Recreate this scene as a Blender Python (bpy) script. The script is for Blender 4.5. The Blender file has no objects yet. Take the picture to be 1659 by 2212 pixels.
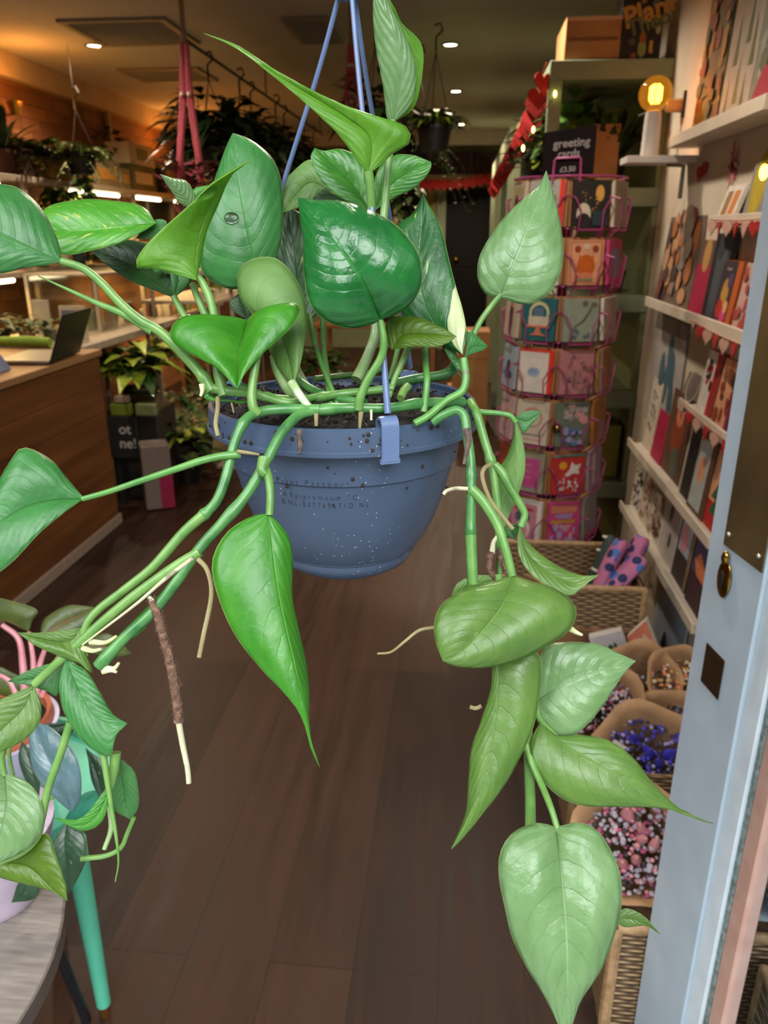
import bpy, bmesh, math, random
from math import sin, cos, pi, radians, sqrt, atan2, tan
from mathutils import Vector, Matrix, noise
random.seed(7)
SC = bpy.context.scene
COL = SC.collection
# ---------------------------------------------------------------- camera frame (photo is 1659 x 2212)
FPX = 1660.0
YAW, PIT = radians(5.5), radians(20.06)
EYE = Vector((0, 0, 1.55))
FW = Vector((-sin(YAW)*cos(PIT), cos(YAW)*cos(PIT), -sin(PIT)))
RT = Vector((cos(YAW), sin(YAW), 0))
UP = RT.cross(FW)
def ray(x, y): return FW + RT*((x-829.5)/FPX) + UP*((1106-y)/FPX)
def P(x, y, d): return EYE + ray(x, y)*d            # point at depth d
def PX(x, y, X): r = ray(x, y); return EYE + r*(X/r.x)
def PY(x, y, Y): r = ray(x, y); return EYE + r*(Y/r.y)
def PZ(x, y, Z): r = ray(x, y); return EYE + r*((Z-EYE.z)/r.z)
def proj(p):
    v = Vector(p)-EYE; d = v.dot(FW)
    return (829.5+FPX*v.dot(RT)/d, 1106-FPX*v.dot(UP)/d, d)
# ---------------------------------------------------------------- materials
def lin(c):
    if isinstance(c, str):
        c = c.lstrip('#'); c = [int(c[i:i+2], 16)/255 for i in (0, 2, 4)]
    return tuple((v/12.92 if v <= .04045 else ((v+.055)/1.055)**2.4) for v in c[:3])+(1.0,)
MATS = {}
def nodes(name):
    m = bpy.data.materials.new(name); m.use_nodes = True
    nt = m.node_tree; b = nt.nodes['Principled BSDF']
    return m, nt, b
def nd(nt, t, **kw):
    n = nt.nodes.new(t)
    for k, v in kw.items():
        if k in n.inputs.keys(): n.inputs[k].default_value = v
        else: setattr(n, k, v)
    return n
def mth(nt, op, a, b=None, c=None, clamp=False):
    n = nt.nodes.new('ShaderNodeMath'); n.operation = op; n.use_clamp = clamp
    for i, v in enumerate((a, b, c)):
        if v is None: continue
        if isinstance(v, (int, float)): n.inputs[i].default_value = v
        else: nt.links.new(v, n.inputs[i])
    return n.outputs[0]
def mixc(nt, f, a, b):
    n = nt.nodes.new('ShaderNodeMix'); n.data_type = 'RGBA'
    for i, v in ((0, f), (6, a), (7, b)):
        if isinstance(v, (int, float, tuple)): n.inputs[i].default_value = v
        else: nt.links.new(v, n.inputs[i])
    return n.outputs[2]
def M(name, col='#888888', rough=.55, metal=0, var=.12, scale=30, bump=0, spec=.5, col2=None, trans=0, stretch=None):
    """procedural material: noise-mottled colour, optional bump"""
    if name in MATS: return MATS[name]
    m, nt, b = nodes(name); L = nt.links.new
    c = lin(col); d = lin(col2) if col2 else tuple(v*(1-var*1.6) for v in c[:3])+(1,)
    tc = nd(nt, 'ShaderNodeTexCoord'); src = tc.outputs['Object']
    if stretch:
        mp = nd(nt, 'ShaderNodeMapping'); mp.inputs['Scale'].default_value = stretch; L(src, mp.inputs[0]); src = mp.outputs[0]
    nz = nd(nt, 'ShaderNodeTexNoise', Scale=scale, Detail=4.0); L(src, nz.inputs['Vector'])
    f = mth(nt, 'MULTIPLY_ADD', nz.outputs[0], 2.6, -.8, clamp=True)
    L(mixc(nt, f, c, d), b.inputs['Base Color'])
    b.inputs['Roughness'].default_value = rough; b.inputs['Metallic'].default_value = metal
    b.inputs['Specular IOR Level'].default_value = spec
    if bump:
        bp = nd(nt, 'ShaderNodeBump', Strength=bump, Distance=.004); L(nz.outputs[0], bp.inputs['Height']); L(bp.outputs[0], b.inputs['Normal'])
    MATS[name] = m; return m
def EM(name, col, s):
    if name in MATS: return MATS[name]
    m, nt, b = nodes(name); b.inputs['Base Color'].default_value = lin(col)
    b.inputs['Emission Color'].default_value = lin(col); b.inputs['Emission Strength'].default_value = s
    MATS[name] = m; return m
def GL(name, col='#ffffff', rough=.02, ior=1.45, alpha=1.0):
    if name in MATS: return MATS[name]
    m, nt, b = nodes(name); b.inputs['Base Color'].default_value = lin(col)
    b.inputs['Transmission Weight'].default_value = alpha; b.inputs['Roughness'].default_value = rough; b.inputs['IOR'].default_value = ior
    MATS[name] = m; return m
def film(name, tint='#ffffff', a=.12, rough=.12):
    """thin clear plastic: mostly see-through sheet with a glossy coat"""
    if name in MATS: return MATS[name]
    m, nt, b = nodes(name); L = nt.links.new
    t = nd(nt, 'ShaderNodeBsdfTransparent'); t.inputs[0].default_value = lin(tint)
    g = nd(nt, 'ShaderNodeBsdfGlossy'); g.inputs['Roughness'].default_value = rough
    mx = nd(nt, 'ShaderNodeMixShader'); mx.inputs[0].default_value = a
    L(t.outputs[0], mx.inputs[1]); L(g.outputs[0], mx.inputs[2]); L(mx.outputs[0], nt.nodes['Material Output'].inputs[0])
    MATS[name] = m; return m
def leafmat(name, dark, light, vein='#b9d77a', veindark=False, var=0.0, varcol='#d8dc7a', rough=.32, tr=.25, nveins=9, midw=.035, pucker=.5, coarse=4.0, patch=None):
    if name in MATS: return MATS[name]
    m, nt, b = nodes(name); L = nt.links.new
    uv = nd(nt, 'ShaderNodeTexCoord'); sp = nd(nt, 'ShaderNodeSeparateXYZ'); L(uv.outputs['UV'], sp.inputs[0])
    s = sp.outputs[0]; t = mth(nt, 'ABSOLUTE', mth(nt, 'MULTIPLY_ADD', sp.outputs[1], 2.0, -1.0))
    nz = nd(nt, 'ShaderNodeTexNoise', Scale=coarse, Detail=3.0); L(uv.outputs['UV'], nz.inputs['Vector'])
    fine = nd(nt, 'ShaderNodeTexNoise', Scale=900.0, Detail=2.0); L(uv.outputs['Object'], fine.inputs['Vector'])
    med = nd(nt, 'ShaderNodeTexNoise', Scale=70.0, Detail=3.0); L(uv.outputs['Object'], med.inputs['Vector'])
    # lateral veins sweep from the midrib towards the tip
    t2 = mth(nt, 'POWER', t, 1.35)
    q = mth(nt, 'SUBTRACT', s, mth(nt, 'MULTIPLY', t2, .33))
    q = mth(nt, 'ADD', q, mth(nt, 'MULTIPLY', med.outputs[0], .06))
    qq = mth(nt, 'MULTIPLY', q, float(nveins))
    fr = mth(nt, 'ABSOLUTE', mth(nt, 'SUBTRACT', mth(nt, 'FRACT', mth(nt, 'ADD', qq, 10.0)), .5))     # 0 at vein
    line = mth(nt, 'SUBTRACT', 1.0, mth(nt, 'DIVIDE', fr, .055), clamp=True)
    line = mth(nt, 'MULTIPLY', line, mth(nt, 'SUBTRACT', 1.15, t, clamp=True))
    halo = mth(nt, 'SUBTRACT', 1.0, mth(nt, 'DIVIDE', fr, .5), clamp=True)
    mid = mth(nt, 'SUBTRACT', 1.0, mth(nt, 'DIVIDE', t, midw), clamp=True)
    mid = mth(nt, 'MULTIPLY', mid, mth(nt, 'SUBTRACT', 1.25, s, clamp=True))
    net = nd(nt, 'ShaderNodeTexVoronoi', Scale=150.0, feature='DISTANCE_TO_EDGE'); L(uv.outputs['Object'], net.inputs['Vector'])
    netl = mth(nt, 'SUBTRACT', 1.0, mth(nt, 'DIVIDE', net.outputs['Distance'], .045), clamp=True)
    f0 = mth(nt, 'MULTIPLY_ADD', nz.outputs[0], 2.4, -.7, clamp=True)
    c = mixc(nt, f0, lin(dark), lin(light))
    c = mixc(nt, mth(nt, 'MULTIPLY', med.outputs[0], .22), c, lin(light))
    if var > 0:
        cv = nd(nt, 'ShaderNodeCombineXYZ'); L(mth(nt, 'MULTIPLY', q, 16.0), cv.inputs[0]); L(mth(nt, 'MULTIPLY', sp.outputs[1], 5.0), cv.inputs[1])
        n2 = nd(nt, 'ShaderNodeTexNoise', Scale=1.0, Detail=5.0, Roughness=.65); L(cv.outputs[0], n2.inputs['Vector'])
        f = mth(nt, 'MULTIPLY', mth(nt, 'SUBTRACT', n2.outputs[0], .72-.22*var), 14.0, clamp=True)
        c = mixc(nt, mth(nt, 'MULTIPLY', f, .9), c, lin(varcol))
    if patch:                                          # cream sector of a variegated blade
        ps, pv, rs, rv = patch
        e1 = mth(nt, 'POWER', mth(nt, 'ABSOLUTE', mth(nt, 'DIVIDE', mth(nt, 'SUBTRACT', q, ps), rs)), 2.0); e2 = mth(nt, 'POWER', mth(nt, 'ABSOLUTE', mth(nt, 'DIVIDE', mth(nt, 'SUBTRACT', sp.outputs[1], pv), rv)), 2.0)
        dd = mth(nt, 'ADD', mth(nt, 'ADD', e1, e2), mth(nt, 'MULTIPLY_ADD', nz.outputs[0], 1.2, -.6))
        c = mixc(nt, mth(nt, 'MULTIPLY', mth(nt, 'SUBTRACT', 1.0, dd), 9.0, clamp=True), c, lin('#c3cf98'))
    vc = lin(vein)
    vd = tuple(v*.45 for v in lin(dark)[:3])+(1,)
    c = mixc(nt, mth(nt, 'MULTIPLY', netl, .10), c, vd if veindark else vc)
    c = mixc(nt, mth(nt, 'MULTIPLY', line, .36 if veindark else .14), c, vd if veindark else vc)
    c = mixc(nt, mth(nt, 'MULTIPLY', mid, .75), c, vc)
    edge = mth(nt, 'MULTIPLY', mth(nt, 'SUBTRACT', t, .972, clamp=True), 28.0, clamp=True)
    c = mixc(nt, mth(nt, 'MULTIPLY', edge, .6), c, lin('#c9dd86'))
    L(c, b.inputs['Base Color'])
    b.inputs['Specular IOR Level'].default_value = .6
    L(mth(nt, 'MULTIPLY_ADD', med.outputs[0], .25, rough-.1), b.inputs['Roughness'])
    h = mth(nt, 'ADD', mth(nt, 'MULTIPLY', mth(nt, 'SUBTRACT', 0.0, halo), .3*pucker), mth(nt, 'MULTIPLY', med.outputs[0], 1.5*pucker))
    h = mth(nt, 'SUBTRACT', h, mth(nt, 'MULTIPLY', mid, .5))
    h = mth(nt, 'SUBTRACT', h, mth(nt, 'MULTIPLY', line, .07))
    h = mth(nt, 'SUBTRACT', h, mth(nt, 'MULTIPLY', netl, .02))
    h = mth(nt, 'ADD', h, mth(nt, 'MULTIPLY', fine.outputs[0], .04))
    bp = nd(nt, 'ShaderNodeBump', Strength=.55, Distance=.0022); L(h, bp.inputs['Height']); L(bp.outputs[0], b.inputs['Normal'])
    tl = nd(nt, 'ShaderNodeBsdfTranslucent'); L(mixc(nt, .35, c, lin('#a8c91c')), tl.inputs[0])
    mx = nd(nt, 'ShaderNodeMixShader'); mx.inputs[0].default_value = tr
    L(b.outputs[0], mx.inputs[1]); L(tl.outputs[0], mx.inputs[2]); L(mx.outputs[0], nt.nodes['Material Output'].inputs[0])
    MATS[name] = m; return m
# ---------------------------------------------------------------- mesh building
class MB:
    def __init__(s): s.v = []; s.f = []; s.mi = []; s.mats = []; s.uv = None
    def mat(s, m):
        if m not in s.mats: s.mats.append(m)
        return s.mats.index(m)
    def add(s, vs, fs, m):
        o = len(s.v); k = s.mat(m); s.v += [Vector(v) for v in vs]
        s.f += [tuple(i+o for i in f) for f in fs]; s.mi += [k]*len(fs); return s
    def box(s, c, d, m, R=None, taper=1.0):
        hx, hy, hz = (q/2 for q in d); c = Vector(c); vs = []
        for z in (-1, 1):
            k = taper if z < 0 else 1.0
            for x, y in ((-1, -1), (1, -1), (1, 1), (-1, 1)):
                p = Vector((x*hx*k, y*hy*k, z*hz)); vs.append(c+(R @ p if R else p))
        return s.add(vs, [(3, 2, 1, 0), (4, 5, 6, 7), (0, 1, 5, 4), (1, 2, 6, 5), (2, 3, 7, 6), (3, 0, 4, 7)], m)
    def bx(s, x0, x1, y0, y1, z0, z1, m): return s.box(((x0+x1)/2, (y0+y1)/2, (z0+z1)/2), (abs(x1-x0), abs(y1-y0), abs(z1-z0)), m)
    def hexa(s, q, n, m):
        """extrude quad q (4 pts) along vector n"""
        q = [Vector(p) for p in q]; n = Vector(n); k = len(q)
        vs = q+[p+n for p in q]
        fs = [tuple(range(k-1, -1, -1)), tuple(range(k, 2*k))]+[(i, (i+1) % k, (i+1) % k+k, i+k) for i in range(k)]
        return s.add(vs, fs, m)
    def tube(s, pts, r, m, n=8, cap=True, flat=None):
        pts = [Vector(p) for p in pts]; k = len(pts)
        rs = r if isinstance(r, (list, tuple)) else [r]*k
        t0 = (pts[1]-pts[0]).normalized(); a = Vector((0, 0, 1)) if abs(t0.z) < .9 else Vector((1, 0, 0))
        u = t0.cross(a).normalized(); vs = []
        for i, p in enumerate(pts):
            t = (pts[min(i+1, k-1)]-pts[max(i-1, 0)])
            t = t.normalized() if t.length > 1e-9 else t0
            u = (u-t*u.dot(t)); u = u.normalized() if u.length > 1e-6 else t.orthogonal().normalized(); w = t.cross(u)
            for j in range(n):
                an = 2*pi*j/n; vs.append(p+(u*cos(an)+w*sin(an)*(flat or 1))*rs[i])
        fs = [(i*n+j, i*n+(j+1) % n, (i+1)*n+(j+1) % n, (i+1)*n+j) for i in range(k-1) for j in range(n)]
        if cap: fs += [tuple(range(n-1, -1, -1)), tuple((k-1)*n+j for j in range(n))]
        return s.add(vs, fs, m)
    def lathe(s, prof, c, m, n=32, R=None, close=False):
        c = Vector(c); vs = []
        for r, z in prof:
            for j in range(n):
                a = 2*pi*j/n; p = Vector((r*cos(a), r*sin(a), z)); vs.append(c+(R @ p if R else p))
        k = len(prof)
        fs = [(i*n+j, i*n+(j+1) % n, (i+1)*n+(j+1) % n, (i+1)*n+j) for i in range(k-1) for j in range(n)]
        if close: fs += [tuple(range(n-1, -1, -1)), tuple((k-1)*n+j for j in range(n))]
        return s.add(vs, fs, m)
    def ball(s, c, r, m, n=10, sc=(1, 1, 1), R=None):
        prof = [(max(1e-4, sin(pi*i/n))*1.0, -cos(pi*i/n)) for i in range(n+1)]; c = Vector(c); vs = []; k = n*2
        for a, z in prof:
            for j in range(k):
                an = 2*pi*j/k; p = Vector((a*cos(an)*r*sc[0], a*sin(an)*r*sc[1], z*r*sc[2])); vs.append(c+(R @ p if R else p))
        return s.add(vs, [(i*k+j, i*k+(j+1) % k, (i+1)*k+(j+1) % k, (i+1)*k+j) for i in range(n) for j in range(k)], m)
    def build(s, name, parent=None, smooth=True, bevel=0, solid=0, sub=0, uv=None):
        me = bpy.data.meshes.new(name); me.from_pydata([tuple(v) for v in s.v], [], s.f)
        for m in s.mats: me.materials.append(m)
        for p, k in zip(me.polygons, s.mi): p.material_index = k
        me.validate(); 
        if uv:
            ul = me.uv_layers.new(name='UVMap')
            for l in me.loops: ul.data[l.index].uv = uv[l.vertex_index]
        if smooth:
            bm = bmesh.new(); bm.from_mesh(me)
            for f in bm.faces: f.smooth = True
            for e in bm.edges:
                if len(e.link_faces) == 2 and e.calc_face_angle(0) > radians(38): e.smooth = False
            bm.to_mesh(me); bm.free()
        o = bpy.data.objects.new(name, me); COL.objects.link(o)
        if bevel:
            b = o.modifiers.new('b', 'BEVEL'); b.width = bevel; b.segments = 2; b.limit_method = 'ANGLE'; b.angle_limit = radians(40)
        if solid:
            b = o.modifiers.new('s', 'SOLIDIFY'); b.thickness = solid; b.offset = 0
        if parent: par(o, parent)
        return o
def par(o, p):
    o.parent = p
    o.matrix_parent_inverse = Matrix.Translation(-p.location) if not p.parent else Matrix()
    return o
def thing(name, loc, label, cat, group=None):
    o = bpy.data.objects.new(name, None); o.empty_display_size = .05; COL.objects.link(o); o.location = loc
    return tag(o, label, cat, group)
def tag(o, label=None, cat=None, group=None, kind=None):
    if label: o['label'] = label
    if cat: o['category'] = cat
    if group: o['group'] = group
    if kind: o['kind'] = kind
    return o
def struct(o): o['kind'] = 'structure'; return o
def copytree(r, off, label=None):
    c = r.copy(); COL.objects.link(c); c.location = r.location+Vector(off)
    if label: c['label'] = label
    for ch in list(r.children):
        k = ch.copy(); COL.objects.link(k); k.parent = c; k.matrix_parent_inverse = ch.matrix_parent_inverse.copy()
        for g in list(ch.children):
            q = g.copy(); COL.objects.link(q); q.parent = k; q.matrix_parent_inverse = g.matrix_parent_inverse.copy()
    return c
def spline(pts, n):
    """Catmull-Rom through pts, n samples evenly by arc length"""
    pts = [Vector(p) for p in pts]
    if len(pts) == 2: return [pts[0].lerp(pts[1], i/(n-1)) for i in range(n)]
    E = [pts[0]*2-pts[1]]+pts+[pts[-1]*2-pts[-2]]; out = []
    for i in range(1, len(E)-2):
        a, b, c, d = E[i-1], E[i], E[i+1], E[i+2]
        for k in range(14):
            t = k/14; out.append(.5*((2*b)+(c-a)*t+(2*a-5*b+4*c-d)*t*t+(3*b-a-3*c+d)*t**3))
    out.append(pts[-1]); L = [0]
    for i in range(1, len(out)): L.append(L[-1]+(out[i]-out[i-1]).length)
    res = []; j = 0
    for i in range(n):
        s = L[-1]*i/(n-1)
        while j < len(L)-2 and L[j+1] < s: j += 1
        t = (s-L[j])/max(1e-9, L[j+1]-L[j]); res.append(out[j].lerp(out[j+1], min(1, max(0, t))))
    return res
def textmesh(txt, size, align='CENTER', bold=0, ext=0.0006):
    cu = bpy.data.curves.new('t', 'FONT'); cu.body = txt; cu.size = size; cu.align_x = align; cu.extrude = ext; cu.resolution_u = 3; cu.offset = bold
    o = bpy.data.objects.new('t', cu); COL.objects.link(o)
    dg = bpy.context.evaluated_depsgraph_get(); me = bpy.data.meshes.new_from_object(o.evaluated_get(dg))
    vs = [v.co.copy() for v in me.vertices]; fs = [tuple(p.vertices) for p in me.polygons]
    bpy.data.objects.remove(o); bpy.data.curves.remove(cu); bpy.data.meshes.remove(me)
    return vs, fs
def addtext(mb, txt, size, origin, ux, uy, m, align='CENTER', bold=0, ext=.0006):
    vs, fs = textmesh(txt, size, align, bold, ext); ux = Vector(ux).normalized(); uy = Vector(uy).normalized(); uz = ux.cross(uy); o = Vector(origin)
    mb.add([o+ux*v.x+uy*v.y+uz*v.z for v in vs], fs, m)
FSTOP = 13.0; EXPO = 0.0; SKY = 1.35; GLOW = 10; DOWN = 85; NEAR = .85; GLOBE = 3; WARM = 10; WASH = 9; TUBE = 8
# ================================================================ hanging plant
lm_deep = leafmat('leaf_deep', '#155526', '#22702f', vein='#3c8a38', rough=.2, tr=.14, pucker=.75)
lm_mid = leafmat('leaf_mid', '#2f6f31', '#3f8340', vein='#5f9d52', rough=.38, tr=.22)
lm_dull = leafmat('leaf_dull', '#336b35', '#417a3a', vein='#54904a', rough=.45, tr=.25)
lm_bright = leafmat('leaf_bright', '#2f7c1e', '#489423', vein='#68aa3c', rough=.34, tr=.3, var=.1, varcol='#9acb2c')
lm_young = leafmat('leaf_young', '#547a32', '#6d9042', vein='#93b56c', rough=.34, tr=.35, veindark=True, var=.12, varcol='#c3d166')
lm_yg = leafmat('leaf_yellowgreen', '#5b9a22', '#74ae2f', vein='#92c050', rough=.4, tr=.5, veindark=True)
lm_pale = leafmat('leaf_pale', '#688f55', '#7da06c', vein='#a9c598', rough=.3, tr=.28, veindark=True, pucker=.9, nveins=8)
lm_under = leafmat('leaf_under', '#5f8a41', '#739a50', vein='#8fae66', rough=.5, tr=.3, veindark=True, var=.1, varcol='#b0b45c', nveins=7)
lm_vari = leafmat('leaf_variegated', '#164a22', '#2a6a2c', vein='#4b8d46', rough=.3, tr=.18, var=.42, varcol='#a9c95c', patch=(.0, .82, .15, .42))
lm_fleck = leafmat('leaf_flecked', '#2c6f26', '#4b8f30', vein='#6aa84a', rough=.3, tr=.25, var=.3, varcol='#cfc878')
lm_speck = leafmat('leaf_speckled', '#3c8722', '#55a02c', vein='#7ab84a', rough=.34, tr=.28, var=.6, varcol='#c0ca62')
lm_olive = leafmat('leaf_olive', '#4a6b12', '#5d7d1c', vein='#7d9a34', rough=.35, tr=.35, var=.35, varcol='#b8ae3a')
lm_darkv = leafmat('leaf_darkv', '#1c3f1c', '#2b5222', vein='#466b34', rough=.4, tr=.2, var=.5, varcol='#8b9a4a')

PC = P(741, 863, .58)                                # centre of the pot's rim
PR = .0995                                           # rim radius
HP = thing('hanging_plant', (PC.x, PC.y, PC.z-.134), 'trailing heart-leaved vine in a blue-grey plastic hanging pot, hung in the open doorway', 'plant')
def leaf(L_, M_, R_, base, tip, d, mat, dl=0.0, dr=0.0, bulge=.06, ns=30, nt=9, label=None, wav=.0012, name='leaf', solid=.0005, par_=None, sub=None):
    """leaf blade lofted between left edge, midrib and right edge; d = depth at base, middle, tip"""
    db, dm, dt = d
    def curve(mid, off):
        pts = [(base[0], base[1], 0.0)]+[(p[0], p[1], 0.0) for p in mid]+[(tip[0], tip[1], 0.0)]
        pts = spline(pts, ns); out = []
        for i, p in enumerate(pts):
            s = i/(ns-1); dd = (1-s)**2*db+2*s*(1-s)*(2*dm-.5*db-.5*dt)+s*s*dt
            out.append(P(p.x, p.y, dd+off*sin(pi*min(1, max(0, s)))**.7))
        return out
    A = curve(L_, dl); Bm = curve(M_, 0); C = curve(R_, dr)
    vs = []; uv = []
    sd = hash(str(tip)) % 97 if False else (tip[0]*7+tip[1]*3) % 97
    for i in range(ns):
        s = i/(ns-1)
        wl = (A[i]-Bm[i]).length; wr = (C[i]-Bm[i]).length
        n = (A[i]-C[i]).cross(Bm[min(i+1, ns-1)]-Bm[max(i-1, 0)])
        n = n.normalized() if n.length > 1e-12 else Vector((0, -1, 0))
        if n.dot(FW) > 0: n = -n
        for j in range(-nt, nt+1):
            t = abs(j)/nt; E = A[i] if j < 0 else C[i]; w = wl if j < 0 else wr
            p = Bm[i].lerp(E, t)+n*(bulge*w*sin(pi*t)*2)
            if 0 < i < ns-1: p += n*wav*noise.noise(p*38+Vector((sd, 0, 0)))*(.3+t)*min(1, 6*min(s, 1-s))
            vs.append(p); uv.append((s, .5+.5*j/nt))
    k = 2*nt+1
    fs = [(i*k+j, i*k+j+1, (i+1)*k+j+1, (i+1)*k+j) for i in range(ns-1) for j in range(k-1)]
    mb = MB(); mb.add(vs, fs, mat); o = mb.build(name, par_ or HP, uv=uv, solid=solid)
    if label: o['label'] = label
    return o
def stalk(pts, mat, r0, r1=None, name='petiole', n=10, steps=None, knots=(), label=None, parent=None, gx=0):
    """pts: (px, py, depth); radii in photo pixels"""
    q = [P(*p) for p in pts]; st = steps or max(8, len(q)*6); c = spline(q, st); r1 = r0 if r1 is None else r1
    rs = []
    for i, p in enumerate(c):
        t = i/(st-1); d = (p-EYE).dot(FW); r = (r0+(r1-r0)*t)*d/FPX
        for kt, kr in knots: r *= 1+(kr-1)*math.exp(-((t-kt)/.02)**2)
        rs.append(r)
    mb = MB(); mb.tube(c, rs, mat, n); o = mb.build(name, parent or HP)
    if label: o['label'] = label
    return o
def stemmat(name, a, b_, rough=.35, bands=None):
    m, nt, b = nodes(name); L = nt.links.new
    tc = nd(nt, 'ShaderNodeTexCoord'); nz = nd(nt, 'ShaderNodeTexNoise', Scale=60.0, Detail=4.0); L(tc.outputs['Object'], nz.inputs[0])
    f = mth(nt, 'MULTIPLY_ADD', nz.outputs[0], 3.0, -1.0, clamp=True); c = mixc(nt, f, lin(a), lin(b_))
    if bands:
        n2 = nd(nt, 'ShaderNodeTexNoise', Scale=45.0, Detail=6.0); L(tc.outputs['Object'], n2.inputs[0])
        f2 = mth(nt, 'MULTIPLY', mth(nt, 'SUBTRACT', n2.outputs[0], .58), 12.0, clamp=True); c = mixc(nt, mth(nt, 'MULTIPLY', f2, .8), c, lin(bands))
    L(c, b.inputs['Base Color']); b.inputs['Roughness'].default_value = rough
    bp = nd(nt, 'ShaderNodeBump', Strength=.3, Distance=.001); L(nz.outputs[0], bp.inputs['Height']); L(bp.outputs[0], b.inputs['Normal'])
    MATS[name] = m; return m
sm_dark = stemmat('stem_dark', '#2a6230', '#568c4a', .3)
sm_mid = stemmat('stem_mid', '#4c7a36', '#6a964c')
sm_lite = stemmat('stem_light', '#54803a', '#72984f')
sm_pale = stemmat('stem_pale', '#7d9c5c', '#9db382', bands='#c5cdb4')
sm_sheath = stemmat('stem_sheath', '#477f36', '#62954a', bands='#5a5347')
sm_root = stemmat('root_tan', '#7d6f47', '#948a62', .7)
sm_rootw = stemmat('root_white', '#aba684', '#c4c0a0', .6, bands='#4a3a2c')
sm_fuzz = M('root_fuzz', '#846350', .95, col2='#523b2e', scale=300, bump=1)
sm_bud = M('bud_white', '#d9dcbc', .5, col2='#b5b86a', scale=60)
sm_dead = M('dead_sheath', '#6c5a50', .8, col2='#2a2320', scale=150, bump=.6)
# ---- pot
potm, nt, b = nodes('pot_plastic'); L = nt.links.new
tc = nd(nt, 'ShaderNodeTexCoord'); nz = nd(nt, 'ShaderNodeTexNoise', Scale=14.0, Detail=6.0); L(tc.outputs['Object'], nz.inputs[0])
sp_ = nd(nt, 'ShaderNodeTexVoronoi', Scale=260.0); L(tc.outputs['Object'], sp_.inputs['Vector'])
n3 = nd(nt, 'ShaderNodeTexNoise', Scale=25.0, Detail=2.0); L(tc.outputs['Object'], n3.inputs[0])
f = mth(nt, 'MULTIPLY_ADD', nz.outputs[0], 2.0, -.5, clamp=True)
c = mixc(nt, f, lin('#38475c'), lin('#43536c'))
fl = mth(nt, 'MULTIPLY', mth(nt, 'LESS_THAN', sp_.outputs['Distance'], .11), mth(nt, 'GREATER_THAN', n3.outputs[0], .56))
c = mixc(nt, fl, c, lin('#b4bcc4'))
L(c, b.inputs['Base Color']); L(mth(nt, 'MULTIPLY_ADD', nz.outputs[0], .3, .22), b.inputs['Roughness'])
MATS['pot'] = potm
strapm = M('strap_plastic', '#5f7195', .3, col2='#566a90', scale=40)
prof = [(.0955, -.004), (.0955, 0), (.097, .0012), (.0995, 0), (.1, -.004), (.1, -.0135), (.1015, -.0145), (.1013, -.017), (.0955, -.018), (.0905, -.0195),
        (.0885, -.03), (.0868, -.041), (.0848, -.0425), (.0815, -.055), (.077, -.072), (.0715, -.088), (.066, -.1), (.0595, -.11), (.0586, -.1112), (.0572, -.1112), (.0566, -.1135)]
mb = MB(); mb.lathe(prof, PC, potm, 96)
mb.lathe([(.0955, -.004), (.0945, -.005), (.0875, -.02), (.083, -.04), (.077, -.05)], PC, potm, 96)
pot = mb.build('pot', HP)
mb = MB(); mb.lathe([(.053, -.1137), (.0558, -.1142), (.0555, -.118), (.051, -.1245), (.043, -.1295), (.03, -.1325), (.0005, -.134)], PC, potm, 96)
sauc = mb.build('saucer', pot)
# dirt crumbs on the rim
dirt = M('dirt', '#3a2a20', .95, col2='#1d1511', scale=200)
mb = MB(); rr = random.Random(3)
for i in range(70):
    a = rr.uniform(-pi*.98, -.02)-.1; k = rr.random()
    z = -rr.uniform(.002, .0135) if k < .8 else -rr.uniform(.02, .06)
    r = .1002 if z > -.014 else (.0905+z*-.0 - (-.0195-z)*.17 if z < -.0195 else .098)
    mb.ball(PC+Vector((r*cos(a), r*sin(a), z)), rr.choice([.0004, .0005, .0009, .0014]), dirt, 4)
mb.build('dirt_crumbs', pot)['kind'] = 'stuff'
# printed plant passport
ink = M('pot_ink', '#1c2436', .7)
def potr(z):
    z -= PC.z
    for (r0, z0), (r1, z1) in zip(prof[9:], prof[10:]):
        if z1 <= z <= z0: return r0+(r1-r0)*(z0-z)/(z0-z1+1e-9)
    return .08
def hitpot(x, y):
    r = ray(x, y); d = .46
    while d < .6:
        p = EYE+r*d; q = p-PC
        if sqrt(q.x**2+q.y**2) < potr(p.z): return p
        d += .0004
    return p
def pottext(txt, x0, y0, x1, h, m=ink):
    a = hitpot(x0, y0); b_ = hitpot(x1, y0+4)
    f0 = atan2(a.y-PC.y, a.x-PC.x); f1 = atan2(b_.y-PC.y, b_.x-PC.x)
    vs, fs = textmesh(txt, 1, 'LEFT', -.018, 0); w = max(v.x for v in vs); sz = h
    mb = MB(); out = []
    for v in vs:
        fi = f0+(f1-f0)*v.x/w; z = a.z+v.y*sz; r = potr(z)+.0003; out.append(PC+Vector((r*cos(fi), r*sin(fi), z-PC.z)))
    mb.add(out, fs, m); o = mb.build('printed_text', pot, smooth=False); return o
pottext('P l a n t   P a s s p o r t', 598, 1041, 753, .0062)
pottext('A  E p i p r e m n u m      C', 613, 1071, 771, .0058)
pottext('B  N L - 8 3 7 7 6 9 6 7 1 D   N L', 611, 1087, 797, .0058)
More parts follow.
